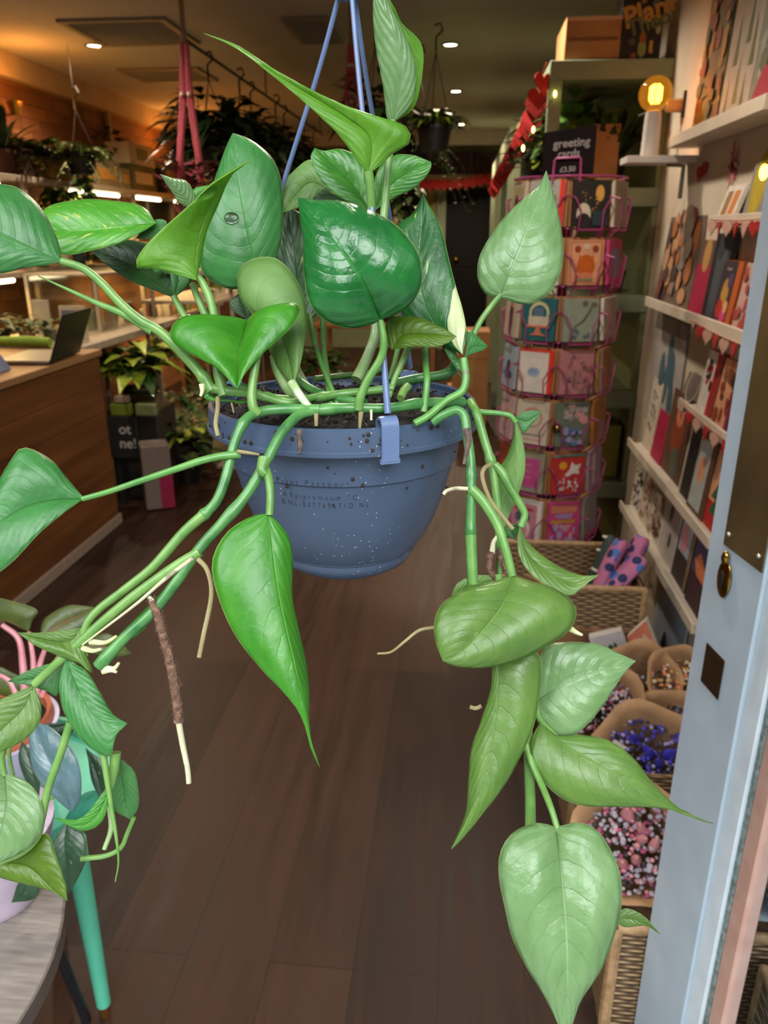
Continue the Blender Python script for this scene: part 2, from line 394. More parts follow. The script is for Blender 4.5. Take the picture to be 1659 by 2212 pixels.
# ---- soil
soilm = M('soil', '#2a211c', 1.0, col2='#0f0b09', scale=220, bump=1)
mb = MB(); vs = []; fs = []; NR, NA = 26, 96
for i in range(NR+1):
    r = .0935*i/NR
    for j in range(NA):
        a = 2*pi*j/NA; x, y = r*cos(a), r*sin(a)
        z = -.0075+.003*noise.noise(Vector((x, y, 0))*60)+.0032*noise.noise(Vector((x, y, 3))*260)+.006*(1-(r/.0945)**2)
        vs.append(PC+Vector((x, y, z)))
fs = [(i*NA+j, i*NA+(j+1) % NA, (i+1)*NA+(j+1) % NA, (i+1)*NA+j) for i in range(NR) for j in range(NA)]
mb.add(vs, fs, soilm)
for i in range(260):
    a = rr.uniform(0, 2*pi); r = .09*sqrt(rr.random()); p = PC+Vector((r*cos(a), r*sin(a), -.004+.006*(1-(r/.0945)**2)))
    mb.ball(p, rr.uniform(.0008, .0022), soilm, 4, sc=(1, rr.uniform(.5, 1.2), .7))
soil = mb.build('soil', HP)
mb = MB(); straw = M('straw', '#9a8668', .8)
for i in range(60):
    a = rr.uniform(0, 2*pi); r = .088*sqrt(rr.random()); p = PC+Vector((r*cos(a), r*sin(a), .001)); b2 = rr.uniform(0, 6.3); l = rr.uniform(.004, .016)
    mb.tube([p, p+Vector((cos(b2)*l*.5, sin(b2)*l*.5, rr.uniform(0, .003))), p+Vector((cos(b2+.5)*l, sin(b2+.5)*l, -.002))], .00022, straw, 4)
mb.build('soil_fibres', soil)['kind'] = 'stuff'
# ---- hanger: three straps meeting above
hook = P(753, -42, .49)
def rimpt(x, y):
    r = ray(x, y); t = (PC.z-EYE.z)/r.z; return EYE+r*t
angs = [atan2(*(reversed((P(840, 905, .49)-PC).xy))), None, None]
a0 = angs[0]
hanger = None
for k, (ang, lab) in enumerate(((a0, 'front strap'), (a0+2*pi/3+.12, 'right strap'), (a0-2*pi/3-.22, 'left strap'))):
    base = PC+Vector((.0975*cos(ang), .0975*sin(ang), .004)); top = hook+Vector((.004*cos(ang), .004*sin(ang), 0))
    t = Vector((-sin(ang), cos(ang), 0)); out = Vector((cos(ang), sin(ang), 0))
    mid = base.lerp(top, .5)+out*.004
    mb = MB(); c = spline([base+Vector((0, 0, .006)), base.lerp(top, .25)+out*.003, mid, base.lerp(top, .8), top], 30)
    mb.tube(c, [.0023-.0006*min(1, i/8) for i in range(30)], strapm, 12)
    st = mb.build('hanger_strap', HP)
    mb = MB()                                         # clip: strap folded over the rim, with an open loop
    ring = [base+out*(.0052*cos(q)-.001)+Vector((0, 0, .0062*sin(q)-.003)) for q in [pi*i/14 for i in range(15)]]
    ring = [base+out*-.0062+Vector((0, 0, -.012))]+list(reversed(ring))+[base+out*.0046+Vector((0, 0, -.0245))]
    vs = []; fs = []
    for i, p in enumerate(ring):
        tt = (ring[min(i+1, len(ring)-1)]-ring[max(0, i-1)]).normalized(); nn = tt.cross(t)
        for sx, sn in ((-1, -1), (1, -1), (1, 1), (-1, 1)): vs.append(p+t*sx*.0058+nn*sn*.0011)
    for i in range(len(ring)-1):
        for j in range(4): fs.append((i*4+j, i*4+(j+1) % 4, (i+1)*4+(j+1) % 4, (i+1)*4+j))
    fs += [(3, 2, 1, 0), tuple(len(vs)-4+j for j in range(4))]
    mb.add(vs, fs, strapm)
    mb.box(base+out*.004+Vector((0, 0, -.0245)), (.0028, .0132, .003), strapm, R=Matrix.Rotation(ang, 3, 'Z'))
    mb.build('clip', st)
mb = MB(); mb.tube([hook+Vector((0, 0, -.01)), hook+Vector((0, 0, .05)), hook+Vector((.02, 0, .075)), hook+Vector((.035, 0, .05))], .0025, strapm, 10)
mb.lathe([(.001, -.012), (.008, -.01), (.009, 0), (.004, .006), (.001, .006)], hook, strapm, 20); mb.build('hanger_hook', HP)

# ---- vines and petioles (px, py, depth)
F_ = .487
V = stalk
V([(1000, 868, .53), (905, 872, .51), (840, 882, .5), (750, 882, .497), (690, 886, .492), (652, 893, .487), (625, 915, .478), (602, 945, .473), (572, 1003, .468), (530, 1072, .465), (480, 1130, .462), (430, 1186, .46), (380, 1258, .458), (330, 1322, .457), (272, 1375, .456), (212, 1440, .455)], sm_dark, 11, 12, 'vine', 14, 110, ((.13, 1.2), (.31, 1.25), (.62, 1.2), (.98, 1.25)))
V([(690, 884, .49), (610, 884, .49), (560, 890, .486), (530, 908, .478), (507, 955, .474), (488, 1030, .47), (466, 1085, .468), (432, 1120, .468)], sm_dark, 11, 11, 'vine', 14, 60, ((.45, 1.2), (.97, 1.3)))
V([(440, 1112, .466), (395, 1152, .466), (330, 1225, .464), (265, 1277, .463), (215, 1315, .462), (188, 1348, .461), (176, 1395, .46), (184, 1420, .459)], sm_lite, 12, 8, 'petiole', 12, 60)
V([(432, 1192, .459), (385, 1220, .459), (330, 1258, .458), (280, 1295, .458), (220, 1345, .458), (165, 1395, .458), (110, 1445, .459), (75, 1478, .46)], sm_lite, 12, 10, 'petiole', 12, 60, label='light green leaf stalk with a whitish sheath')
V([(418, 1205, .456), (360, 1248, .4555), (300, 1300, .455), (235, 1350, .455), (178, 1393, .456)], sm_rootw, 5, 2, 'leaf_sheath', 8, 30)
V([(520, 982, .47), (480, 985, .468), (435, 995, .466), (390, 1010, .466), (300, 1040, .47), (235, 1062, .473), (178, 1078, .475)], sm_sheath, 9, 6, 'petiole', 12, 40)
V([(572, 1008, .464), (581, 1035, .459), (584, 1070, .456), (582, 1113, .455)], sm_lite, 10, 8.5, 'petiole', 12)
V([(572, 992, .463), (566, 1015, .46), (574, 1025, .46)], sm_lite, 15, 10, 'node', 12)
V([(935, 912, .50), (962, 895, .497), (987, 886, .496), (1004, 902, .495), (1010, 945, .493), (1017, 1000, .492), (1018, 1063, .49), (1017, 1160, .49), (1020, 1262, .49)], sm_dark, 10, 11, 'vine', 14, 60, ((.47, 1.2), (.74, 1.2)))
V([(1017, 1055, .488), (1045, 1085, .487), (1075, 1135, .486), (1093, 1190, .485), (1107, 1244, .485)], sm_mid, 12, 9, 'petiole', 12, 40)
V([(1017, 1155, .489), (1019, 1200, .489), (1022, 1262, .489)], sm_mid, 12.5, 11, 'petiole', 12, 20)
V([(1015, 868, .55), (1030, 895, .54), (1046, 950, .538), (1062, 1005, .537), (1073, 1080, .537), (1078, 1150, .537), (1083, 1240, .535)], sm_mid, 10, 9, 'vine', 12, 50, ((.38, 1.35),))
V([(1008, 885, .55), (1040, 890, .545), (1080, 893, .545), (1102, 898, .545), (1114, 912, .546)], sm_sheath, 6, 6, 'petiole', 10)
V([(1068, 1004, .536), (1085, 1022, .535), (1100, 1050, .535), (1128, 1098, .536), (1133, 1115, .536), (1124, 1138, .536)], sm_mid, 10, 8, 'petiole', 10)
V([(1140, 1570, .5), (1142, 1650, .5), (1145, 1720, .5), (1146, 1785, .5)], sm_lite, 10, 12, 'vine', 12, 20)
V([(1128, 1585, .5), (1150, 1650, .49), (1172, 1700, .48), (1190, 1745, .468), (1204, 1790, .462)], sm_lite, 8, 7, 'petiole', 10)
V([(1155, 1500, .5), (1160, 1540, .5), (1175, 1565, .5), (1205, 1592, .5)], sm_lite, 8, 5, 'petiole', 10)
V([(1075, 1240, .53), (1090, 1330, .53), (1110, 1420, .52), (1135, 1520, .51), (1140, 1580, .5)], sm_mid, 9, 9, 'vine', 10)
# roots
V([(1060, 1003, .53), (1046, 1012, .528), (1042, 1032, .527), (1058, 1078, .526), (1085, 1115, .525), (1108, 1143, .524)], sm_root, 5, 4.5, 'aerial_root', 8, 40)
V([(1010, 1056, .487), (985, 1055, .485), (965, 1060, .484), (958, 1068, .484)], sm_rootw, 4.5, 4, 'aerial_root', 8)
V([(560, 982, .468), (535, 978, .466), (513, 975, .466)], sm_root, 3, 5, 'aerial_root', 8)
V([(428, 1208, .456), (446, 1228, .454), (456, 1262, .453), (455, 1300, .453), (440, 1370, .453), (430, 1420, .453)], sm_root, 5.5, 5, 'aerial_root', 8, 30)
V([(470, 860, .495), (470, 885, .49), (466, 915, .487), (471, 942, .486)], sm_root, 5, 5, 'aerial_root', 8)
V([(500, 870, .5), (505, 892, .5)], sm_root, 2.5, 1.5, 'aerial_root', 6)
V([(683, 892, .488), (683, 920, .49)], sm_root, 5, 4, 'aerial_root', 8)
V([(780, 888, .493), (777, 925, .495)], sm_root, 6, 3, 'aerial_root', 8)
V([(802, 885, .49), (802, 908, .49)], sm_rootw, 3, 2.5, 'aerial_root', 8)
V([(938, 1355, .49), (905, 1362, .49), (875, 1385, .488), (845, 1408, .487), (815, 1412, .487)], sm_root, 4, 2.5, 'aerial_root', 8, 30)
V([(1015, 1527, .5), (1028, 1530, .5), (1040, 1525, .5)], sm_root, 4.5, 4.5, 'aerial_root', 8)
V([(646, 930, .474), (648, 955, .472), (647, 980, .471)], sm_dead, 7, 5, 'aerial_root', 8, 14, label='withered dark root stub')
V([(1008, 928, .489), (1012, 950, .487), (1008, 975, .486), (1002, 1003, .486)], sm_dead, 10, 3, 'leaf_sheath', 8, 20, label='dried brown sheath over the rim')
def fuzzy(pts, r0, r1, n=900, nm='aerial_root', tipw=None, label='thick aerial root coated in brown soil fibres'):
    q = [P(*p) for p in pts]; c = spline(q, 60); mb = MB(); rs = []
    for i, p in enumerate(c):
        d = (p-EYE).dot(FW); rs.append((r0+(r1-r0)*i/59)*d/FPX*(1+.18*noise.noise(p*300)))
    mb.tube(c, rs, sm_fuzz, 10)
    for i in range(n):
        k = rr.uniform(0, 57); a = int(k); p = c[a].lerp(c[a+1], k-a); v = Vector((rr.gauss(0, 1), rr.gauss(0, 1), rr.gauss(0, 1))).normalized(); w = rs[a]
        mb.tube([p+v*w*.8, p+v*w*rr.uniform(1.15, 1.5)+Vector((0, 0, rr.uniform(-.0008, .0008)))], [.00022, .00012], sm_fuzz, 3, cap=False)
    o = mb.build(nm, HP); o['label'] = label; return o
fuzzy([(330, 1298, .456), (342, 1335, .455), (358, 1390, .454), (372, 1450, .453), (382, 1510, .453), (386, 1560, .453)], 10, 11)
V([(322, 1290, .457), (330, 1300, .456), (336, 1315, .456)], sm_rootw, 5, 6, 'aerial_root', 8)
V([(386, 1560, .453), (395, 1610, .453), (405, 1660, .453), (408, 1692, .453)], sm_rootw, 7, 5.5, 'aerial_root', 10, 24, label='bare white tip of the soil-coated root')
fuzzy([(1063, 1192, .53), (1058, 1215, .53), (1060, 1235, .53), (1070, 1252, .53)], 8, 6, 350)
fuzzy([(1082, 1182, .528), (1084, 1205, .528), (1092, 1225, .528), (1096, 1240, .528)], 8, 7, 350)
V([(1074, 1158, .53), (1066, 1172, .53), (1063, 1195, .53)], sm_rootw, 3.5, 7, 'aerial_root', 8)
for pts in ([(222, 1450, .455), (240, 1448, .454), (252, 1452, .453)], [(226, 1442, .455), (246, 1444, .454), (257, 1432, .453)], [(195, 1386, .458), (228, 1388, .456), (252, 1374, .455)], [(178, 1400, .458), (200, 1406, .457), (219, 1402, .456)], [(436, 830, .49), (437, 845, .49), (433, 856, .49)], [(1232, 1358, .5), (1245, 1366, .5), (1258, 1372, .5)]):
    V(pts, sm_bud, 7, 3, 'root_bud', 8, 10, label='pale new root bud')
# soil-level stems
V([(455, 838, .50), (490, 845, .5), (540, 850, .5), (600, 862, .503), (660, 862, .51), (730, 852, .52), (800, 845, .52), (850, 838, .52)], sm_mid, 11, 9, 'vine', 12, 60, ((.3, 1.2), (.6, 1.2)))
V([(520, 835, .5), (575, 858, .5), (625, 870, .5), (680, 858, .51)], sm_mid, 10, 8, 'vine', 12)
V([(640, 820, .54), (680, 845, .53), (735, 862, .52), (790, 870, .51)], sm_dark, 10, 9, 'vine', 12)
V([(850, 828, .55), (900, 818, .56), (950, 812, .56), (975, 800, .56), (988, 780, .555)], sm_dark, 10, 12, 'vine', 12)
V([(680, 818, .56), (740, 812, .57), (800, 806, .57), (830, 795, .57)], sm_mid, 7, 7, 'vine', 10)
V([(558, 893, .484), (547, 880, .482), (544, 850, .482), (550, 800, .483), (560, 755, .485), (566, 735, .487)], sm_lite, 11, 8, 'petiole', 12, 40, label='stalk curving up from the front runner')
V([(458, 845, .50), (440, 815, .5), (405, 775, .5), (350, 720, .497), (300, 690, .494), (255, 650, .492), (220, 612, .49), (180, 580, .488), (132, 564, .486)], sm_lite, 13, 8, 'petiole', 12, 60, ((.08, 1.25),))
V([(330, 715, .497), (270, 680, .495), (210, 655, .493), (150, 627, .491), (100, 604, .489), (82, 596, .488)], sm_mid, 11, 1.2, 'new_leaf_spear', 12, 40, label='rolled pale green new leaf')
V([(485, 855, .5), (478, 830, .5), (470, 790, .5), (465, 700, .503), (455, 650, .505), (438, 612, .505), (425, 596, .505)], sm_lite, 13, 8, 'petiole', 12, 50)
V([(448, 690, .52), (430, 650, .52), (415, 612, .52)], sm_lite, 9, 7, 'petiole', 10)
V([(405, 695, .53), (388, 665, .53), (375, 640, .53)], sm_lite, 8, 7, 'petiole', 10)
V([(775, 884, .493), (778, 860, .49), (795, 820, .488), (822, 775, .485), (829, 740, .482), (821, 690, .48)], sm_mid, 10, 8, 'petiole', 12, 40)
V([(803, 475, .49), (802, 440, .486), (799, 400, .482), (795, 370, .479)], sm_lite, 8, 11, 'petiole', 12)
V([(828, 480, .51), (833, 420, .51), (839, 350, .51), (845, 300, .51), (848, 262, .51)], sm_lite, 9, 8, 'petiole', 12)
V([(770, 820, .53), (790, 780, .535), (808, 730, .54), (812, 690, .54)], sm_pale, 13, 9, 'petiole', 12)
V([(668, 850, .54), (640, 800, .54), (635, 760, .545), (650, 700, .55)], sm_pale, 12, 9, 'petiole', 12)
V([(715, 880, .52), (708, 820, .53), (700, 760, .535), (697, 690, .54)], sm_sheath, 7, 6, 'petiole', 10)
V([(730, 872, .52), (700, 800, .53), (675, 720, .54), (668, 680, .55)], sm_sheath, 6, 6, 'petiole', 10)
V([(840, 858, .52), (852, 820, .52), (870, 780, .52), (884, 745, .52)], sm_lite, 6, 8, 'petiole', 10)
V([(840, 820, .55), (850, 790, .55), (860, 750, .55)], sm_mid, 6, 6, 'petiole', 10)
V([(915, 890, .51), (922, 830, .51), (920, 790, .515), (918, 745, .52)], sm_sheath, 8, 7, 'petiole', 10)
V([(895, 915, .495), (925, 898, .497), (965, 865, .5), (998, 845, .502), (1006, 815, .503), (1001, 775, .505)], sm_sheath, 8, 9, 'petiole', 12, 40)
V([(1023, 722, .55), (1040, 690, .55), (1062, 660, .55), (1082, 636, .548)], sm_lite, 7, 6, 'petiole', 10)
V([(865, 860, .52), (872, 845, .525), (880, 835, .53)], sm_lite, 9, 10, 'vine', 10, label='cut stub of stem')
V([(680, 890, .49), (660, 870, .49), (645, 850, .49), (630, 828, .495)], sm_pale, 7, 11, 'petiole', 10)
V([(655, 868, .505), (625, 845, .51), (600, 805, .515), (590, 770, .52)], sm_pale, 14, 8, 'petiole', 10)
# lower-left petioles
V([(152, 1560, .45), (130, 1630, .449), (105, 1700, .449), (90, 1770, .45), (80, 1810, .45), (50, 1840, .45), (0, 1862, .45)], sm_lite, 9, 7, 'petiole', 12, 40)
V([(8, 1600, .455), (4, 1640, .455), (10, 1675, .455)], sm_lite, 8, 6, 'petiole', 10)
V([(222, 1625, .45), (228, 1660, .449), (240, 1740, .447), (250, 1800, .446), (256, 1860, .446), (249, 1905, .446)], sm_lite, 8, 1.2, 'new_leaf_spear', 10, 40, label='long thin rolled leaf hanging down')
V([(250, 1625, .455), (247, 1660, .455), (238, 1700, .455)], sm_lite, 12, 9, 'petiole', 10)
V([(290, 1765, .47), (275, 1800, .47), (262, 1830, .47), (230, 1848, .47), (175, 1855, .47)], sm_lite, 5, 6, 'vine', 10)
V([(238, 1740, .475), (240, 1790, .475), (225, 1835, .472)], sm_pale, 7, 5, 'petiole', 10)

# ---- leaves: left edge, midrib, right edge
leaf([(510, 625), (470, 615), (438, 590), (430, 545), (440, 470), (465, 385), (485, 325)], [(545, 540), (528, 460), (512, 370)], [(592, 570), (609, 510), (612, 440), (606, 385), (590, 345), (562, 318), (532, 298)], (562, 610), (503, 288), (.545, .53, .54), lm_mid, dl=.006, dr=.012, label='tall upright leaf with a water droplet')
leaf([(370, 590), (330, 580), (294, 577), (305, 543), (345, 500), (400, 450), (455, 405), (500, 371)], [(423, 550), (438, 480), (465, 420), (500, 376)], [(434, 560), (446, 500), (466, 450), (498, 382), (520, 362)], (424, 606), (541, 347), (.50, .5, .475), lm_yg, dl=-.01, dr=.006, label='pointed yellow-green leaf seen from below')
leaf([(393, 442), (370, 410)], [(395, 418), (372, 396)], [(424, 430), (405, 393), (375, 384)], (416, 447), (346, 377), (.53, .52, .51), lm_pale, dr=.006, ns=16)
leaf([(415, 418), (425, 405)], [(440, 412)], [(450, 425), (462, 405)], (420, 432), (468, 398), (.54, .54, .54), lm_bright, ns=12)
leaf([(318, 455), (280, 438), (200, 431), (130, 440), (92, 458)], [(270, 490), (190, 498), (120, 500)], [(300, 505), (240, 532), (180, 545), (138, 549), (108, 535)], (336, 483), (78, 500), (.53, .52, .53), lm_speck, dl=.012, dr=-.004, label='wide leaf flecked with pale yellow')
leaf([(330, 478), (355, 475)], [(320, 495), (345, 488)], [(325, 515), (352, 497)], (293, 515), (361, 484), (.535, .535, .53), lm_dull, ns=14)
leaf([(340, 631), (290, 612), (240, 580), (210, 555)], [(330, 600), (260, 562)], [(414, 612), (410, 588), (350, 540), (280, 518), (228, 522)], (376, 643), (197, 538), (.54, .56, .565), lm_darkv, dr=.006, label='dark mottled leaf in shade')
leaf([(360, 560), (340, 590)], [(385, 600), (360, 590)], [(410, 605), (400, 575)], (376, 645), (330, 580), (.53, .54, .545), lm_dull, ns=14)
leaf([(128, 530), (110, 485), (80, 440), (40, 407), (0, 399), (-60, 400)], [(60, 533), (0, 505), (-60, 475)], [(100, 573), (50, 580), (0, 591), (-60, 580)], (133, 565), (-135, 430), (.486, .47, .46), lm_mid, dl=.012, dr=.0, label='broad glossy leaf at the far left')
leaf([(562, 705), (577, 745), (598, 790), (618, 817)], [(578, 690), (606, 725), (625, 780)], [(520, 650), (509, 600), (530, 566), (565, 555), (600, 560), (635, 595), (658, 645), (664, 700), (655, 760), (645, 800)], (553, 690), (634, 832), (.53, .515, .5), lm_under, dl=.004, dr=.006, label='drooping leaf showing its grey-green underside')
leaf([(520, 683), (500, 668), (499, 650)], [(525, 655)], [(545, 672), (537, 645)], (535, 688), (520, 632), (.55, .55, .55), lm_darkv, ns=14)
leaf([(500, 683), (440, 681), (390, 690), (368, 718), (378, 745), (425, 772), (470, 795), (495, 822)], [(526, 725), (516, 780)], [(560, 672), (605, 656), (637, 653), (648, 668), (635, 700), (600, 735), (560, 772), (530, 805)], (533, 692), (513, 840), (.505, .487, .475), lm_bright, dl=-.004, dr=-.004, bulge=.1, label='bright green heart-shaped leaf at the pot front')
leaf([(800, 703), (755, 710), (705, 694), (670, 658), (658, 600), (653, 520), (648, 465)], [(800, 640), (765, 580), (720, 515), (680, 462)], [(850, 682), (890, 655), (912, 605), (903, 545), (860, 490), (800, 455), (740, 437), (690, 434)], (820, 690), (644, 427), (.478, .455, .475), lm_deep, dl=.01, dr=.008, bulge=.07, wav=.0025, label='large glossy dark green heart-shaped leaf in the middle')
leaf([(770, 345), (735, 295), (690, 250), (640, 205), (590, 163), (540, 126), (490, 94)], [(800, 300), (750, 255), (690, 217), (600, 163), (500, 97)], [(825, 355), (850, 330), (880, 314), (888, 292), (868, 268), (800, 248), (700, 211), (600, 157), (520, 104)], (796, 376), (440, 72), (.479, .465, .447), lm_yg, dl=-.004, dr=.004, label='long pointed leaf reaching up to the left')
jl = leaf([(836, 255), (828, 190), (812, 100), (806, 20)], [(858, 228), (868, 160), (856, 80), (828, 10)], [(882, 236), (897, 195), (896, 140), (878, 85), (845, 15)], (848, 265), (812, -60), (.51, .49, .475), lm_pale, dl=.002, dr=.004, bulge=.05, label='upright leaf folded along its midrib at the top')
leaf([(880, 236), (895, 195), (893, 140), (872, 80), (842, 15)], [(888, 234), (904, 170), (898, 110), (862, 40)], [(893, 234), (911, 170), (914, 108), (896, 76), (866, 50), (838, 5)], (850, 264), (815, -62), (.514, .5, .48), lm_yg, bulge=.0, name='folded_half', par_=jl)
leaf([(745, 432), (705, 405), (680, 370), (671, 340)], [(770, 410), (730, 370), (700, 340)], [(797, 400), (790, 350), (740, 323), (700, 326)], (800, 458), (680, 320), (.535, .535, .53), lm_fleck, dl=-.006, label='left half-turned leaf with yellow flecks')
leaf([(812, 380), (845, 340), (890, 336)], [(850, 395), (900, 365)], [(850, 428), (890, 408), (918, 383), (931, 362)], (806, 458), (931, 350), (.535, .53, .525), lm_fleck)
leaf([(690, 365), (668, 345), (635, 370), (613, 400)], [(670, 395), (640, 420)], [(690, 432), (655, 445), (625, 455)], (706, 405), (609, 460), (.56, .56, .555), lm_under)
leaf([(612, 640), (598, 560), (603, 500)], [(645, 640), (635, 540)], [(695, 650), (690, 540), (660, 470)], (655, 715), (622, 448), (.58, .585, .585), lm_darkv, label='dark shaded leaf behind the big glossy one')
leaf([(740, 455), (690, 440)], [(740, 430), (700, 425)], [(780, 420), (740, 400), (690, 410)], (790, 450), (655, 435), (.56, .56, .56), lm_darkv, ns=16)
leaf([(940, 735), (890, 710), (862, 660), (850, 590), (848, 530), (860, 485), (893, 462)], [(940, 700), (914, 640), (906, 560), (911, 490)], [(1008, 720), (1000, 670), (985, 620), (970, 560), (955, 500), (940, 467), (925, 440)], (1000, 766), (914, 418), (.515, .53, .54), lm_vari, dl=.012, dr=-.004, label='dark folded leaf with a large cream patch')
leaf([(1008, 740), (1012, 713), (1035, 730)], [(1020, 750)], [(1015, 766), (1040, 758)], (1003, 778), (1053, 748), (.52, .525, .53), lm_mid, ns=14)
leaf([(960, 752), (985, 748)], [(975, 775), (992, 775)], [(985, 800), (1002, 800)], (1000, 820), (955, 738), (.52, .525, .53), lm_dull, ns=14)
leaf([(833, 720), (838, 690), (870, 683), (915, 690), (955, 708)], [(870, 725), (930, 722)], [(870, 752), (900, 747), (940, 749), (970, 738)], (846, 756), (986, 727), (.5, .495, .49), lm_olive, dl=.004, dr=-.004, label='small olive leaf under the large glossy leaf')
cream = M('cream_patch', '#c8d29c', .35, col2='#b5c486', scale=60)
leaf([(1050, 636), (1033, 605), (1033, 565), (1050, 525), (1085, 475), (1130, 430), (1162, 402)], [(1105, 580), (1132, 510), (1160, 440)], [(1115, 655), (1150, 655), (1185, 635), (1210, 590), (1216, 535), (1210, 480), (1195, 420)], (1080, 640), (1180, 369), (.548, .54, .56), lm_pale, dl=.008, dr=.004, label='pale green leaf standing up at the right')
leaf([(545, 1115), (495, 1145), (465, 1190), (458, 1235), (475, 1300), (510, 1375), (560, 1440), (620, 1505), (655, 1560), (672, 1615)], [(590, 1200), (605, 1300), (632, 1420), (658, 1530), (672, 1600)], [(602, 1130), (626, 1165), (633, 1215), (632, 1290), (648, 1370), (664, 1440), (668, 1510), (665, 1560), (673, 1610)], (580, 1110), (690, 1656), (.455, .44, .44), lm_bright, dl=.0, dr=.014, bulge=.05, label='longest leaf, hanging point-down below the pot')
leaf([(1060, 1259), (1000, 1275), (955, 1305), (938, 1345), (942, 1390)], [(1085, 1305), (1040, 1365), (995, 1410)], [(1150, 1257), (1200, 1272), (1238, 1300), (1245, 1330), (1225, 1367), (1170, 1402), (1120, 1427), (1050, 1442), (990, 1440)], (1107, 1243), (957, 1428), (.485, .465, .46), lm_young, dl=.006, dr=.008, bulge=.08, label='broad light green leaf curling over at the right')
leaf([(990, 1258), (1030, 1243)], [(1030, 1265)], [(1060, 1285), (1085, 1270)], (975, 1285), (1092, 1245), (.53, .53, .53), lm_young, ns=16)
leaf([(1118, 1180), (1126, 1212), (1150, 1246), (1190, 1272), (1232, 1286), (1262, 1265)], [(1140, 1195), (1185, 1235), (1240, 1258)], [(1137, 1165), (1170, 1200), (1210, 1225), (1255, 1243)], (1122, 1133), (1293, 1243), (.535, .53, .53), lm_young, dl=-.006, dr=.006)
leaf([(1085, 1140), (1090, 1155)], [(1105, 1145)], [(1120, 1150), (1112, 1165)], (1122, 1130), (1118, 1168), (.54, .545, .545), lm_dull, ns=12)
leaf([(1108, 945), (1095, 985), (1078, 1015), (1072, 1060), (1078, 1110)], [(1115, 960), (1110, 1030), (1095, 1100)], [(1126, 940), (1134, 985), (1132, 1025), (1118, 1070), (1102, 1110)], (1112, 905), (1086, 1152), (.545, .55, .55), lm_under, dl=.008)
leaf([(1128, 892), (1150, 887)], [(1135, 910), (1155, 900)], [(1130, 935), (1152, 912)], (1116, 902), (1170, 890), (.55, .55, .55), lm_dull, ns=14)
leaf([(1064, 1440), (1060, 1490), (1038, 1560), (1018, 1620), (1012, 1690), (1005, 1760)], [(1077, 1480), (1068, 1570), (1045, 1680), (1005, 1780)], [(1155, 1405), (1169, 1440), (1166, 1495), (1155, 1560), (1130, 1622), (1090, 1695), (1045, 1755), (1000, 1810)], (1078, 1420), (975, 1834), (.49, .48, .475), lm_young, dl=.008, dr=.004, label='narrow light leaf pointing down to the left')
leaf([(1160, 1440), (1180, 1397), (1225, 1387), (1290, 1392), (1340, 1413)], [(1220, 1476), (1290, 1450)], [(1165, 1570), (1195, 1585), (1235, 1590), (1275, 1558), (1315, 1505), (1352, 1450)], (1150, 1520), (1373, 1428), (.51, .505, .515), lm_pale, dl=.006, dr=-.004)
leaf([(1200, 1588), (1260, 1588), (1320, 1602), (1370, 1640), (1410, 1690), (1450, 1732), (1500, 1764)], [(1220, 1606), (1300, 1655), (1380, 1705), (1460, 1752)], [(1150, 1590), (1146, 1635), (1168, 1682), (1210, 1722), (1260, 1741), (1340, 1743), (1420, 1744), (1480, 1756)], (1168, 1560), (1541, 1779), (.5, .485, .5), lm_young, dl=.008, dr=-.002, label='long pointed leaf reaching out to the right')
leaf([(1160, 1778), (1110, 1797), (1081, 1840), (1078, 1895), (1090, 1960), (1108, 2030), (1138, 2090), (1172, 2145), (1200, 2200)], [(1212, 1880), (1222, 2000), (1226, 2110)], [(1250, 1778), (1292, 1795), (1325, 1845), (1341, 1900), (1343, 1965), (1328, 2025), (1300, 2090), (1265, 2145), (1240, 2200)], (1200, 1787), (1225, 2250), (.462, .44, .45), lm_pale, dl=.006, dr=.006, bulge=.08, wav=.003, label='big pale green heart-shaped leaf at the lower right')
leaf([(1350, 1963), (1390, 1978)], [(1360, 1985), (1395, 1995)], [(1350, 2003), (1395, 2000)], (1325, 1985), (1426, 2018), (.5, .5, .49), lm_young, ns=16)
leaf([(150, 1040), (110, 993), (50, 966), (20, 1000), (-10, 1060), (-40, 1150)], [(110, 1082), (40, 1105), (-30, 1160)], [(140, 1107), (90, 1148), (30, 1212), (-15, 1245)], (182, 1077), (-55, 1260), (.475, .46, .455), lm_mid, dl=.006, dr=-.004, label='leaf on a long stalk at the left, underside turned up')
leaf([(140, 1362), (90, 1367)], [(150, 1385), (90, 1380)], [(182, 1400), (200, 1455), (175, 1435), (130, 1418), (80, 1396)], (174, 1356), (38, 1366), (.46, .455, .45), lm_young)
leaf([(130, 1470), (136, 1530), (172, 1595), (235, 1635), (250, 1590)], [(165, 1480), (200, 1540), (240, 1562)], [(185, 1448), (214, 1493), (240, 1540)], (143, 1422), (275, 1563), (.458, .45, .445), lm_mid, dl=-.004, dr=.004)
leaf([(120, 1430), (70, 1445), (35, 1462)], [(100, 1460), (55, 1468)], [(125, 1500), (100, 1492), (50, 1478)], (140, 1428), (16, 1472), (.47, .47, .465), lm_dull)
leaf([(30, 1498), (-20, 1525), (-60, 1580)], [(50, 1530), (0, 1580)], [(88, 1520), (84, 1562), (50, 1600), (0, 1623)], (74, 1480), (-55, 1640), (.46, .455, .45), lm_young)
leaf([(-30, 1680), (-70, 1740), (-60, 1820)], [(15, 1740), (0, 1810)], [(52, 1685), (86, 1722), (93, 1770), (75, 1818), (30, 1848)], (10, 1672), (-20, 1868), (.455, .445, .445), lm_pale, label='pale leaf half out of view at the left')
leaf([(60, 1835), (100, 1800), (125, 1855), (141, 1905)], [(60, 1870), (110, 1915)], [(-10, 1890), (50, 1908), (105, 1922)], (-5, 1862), (146, 1946), (.46, .455, .45), lm_olive)
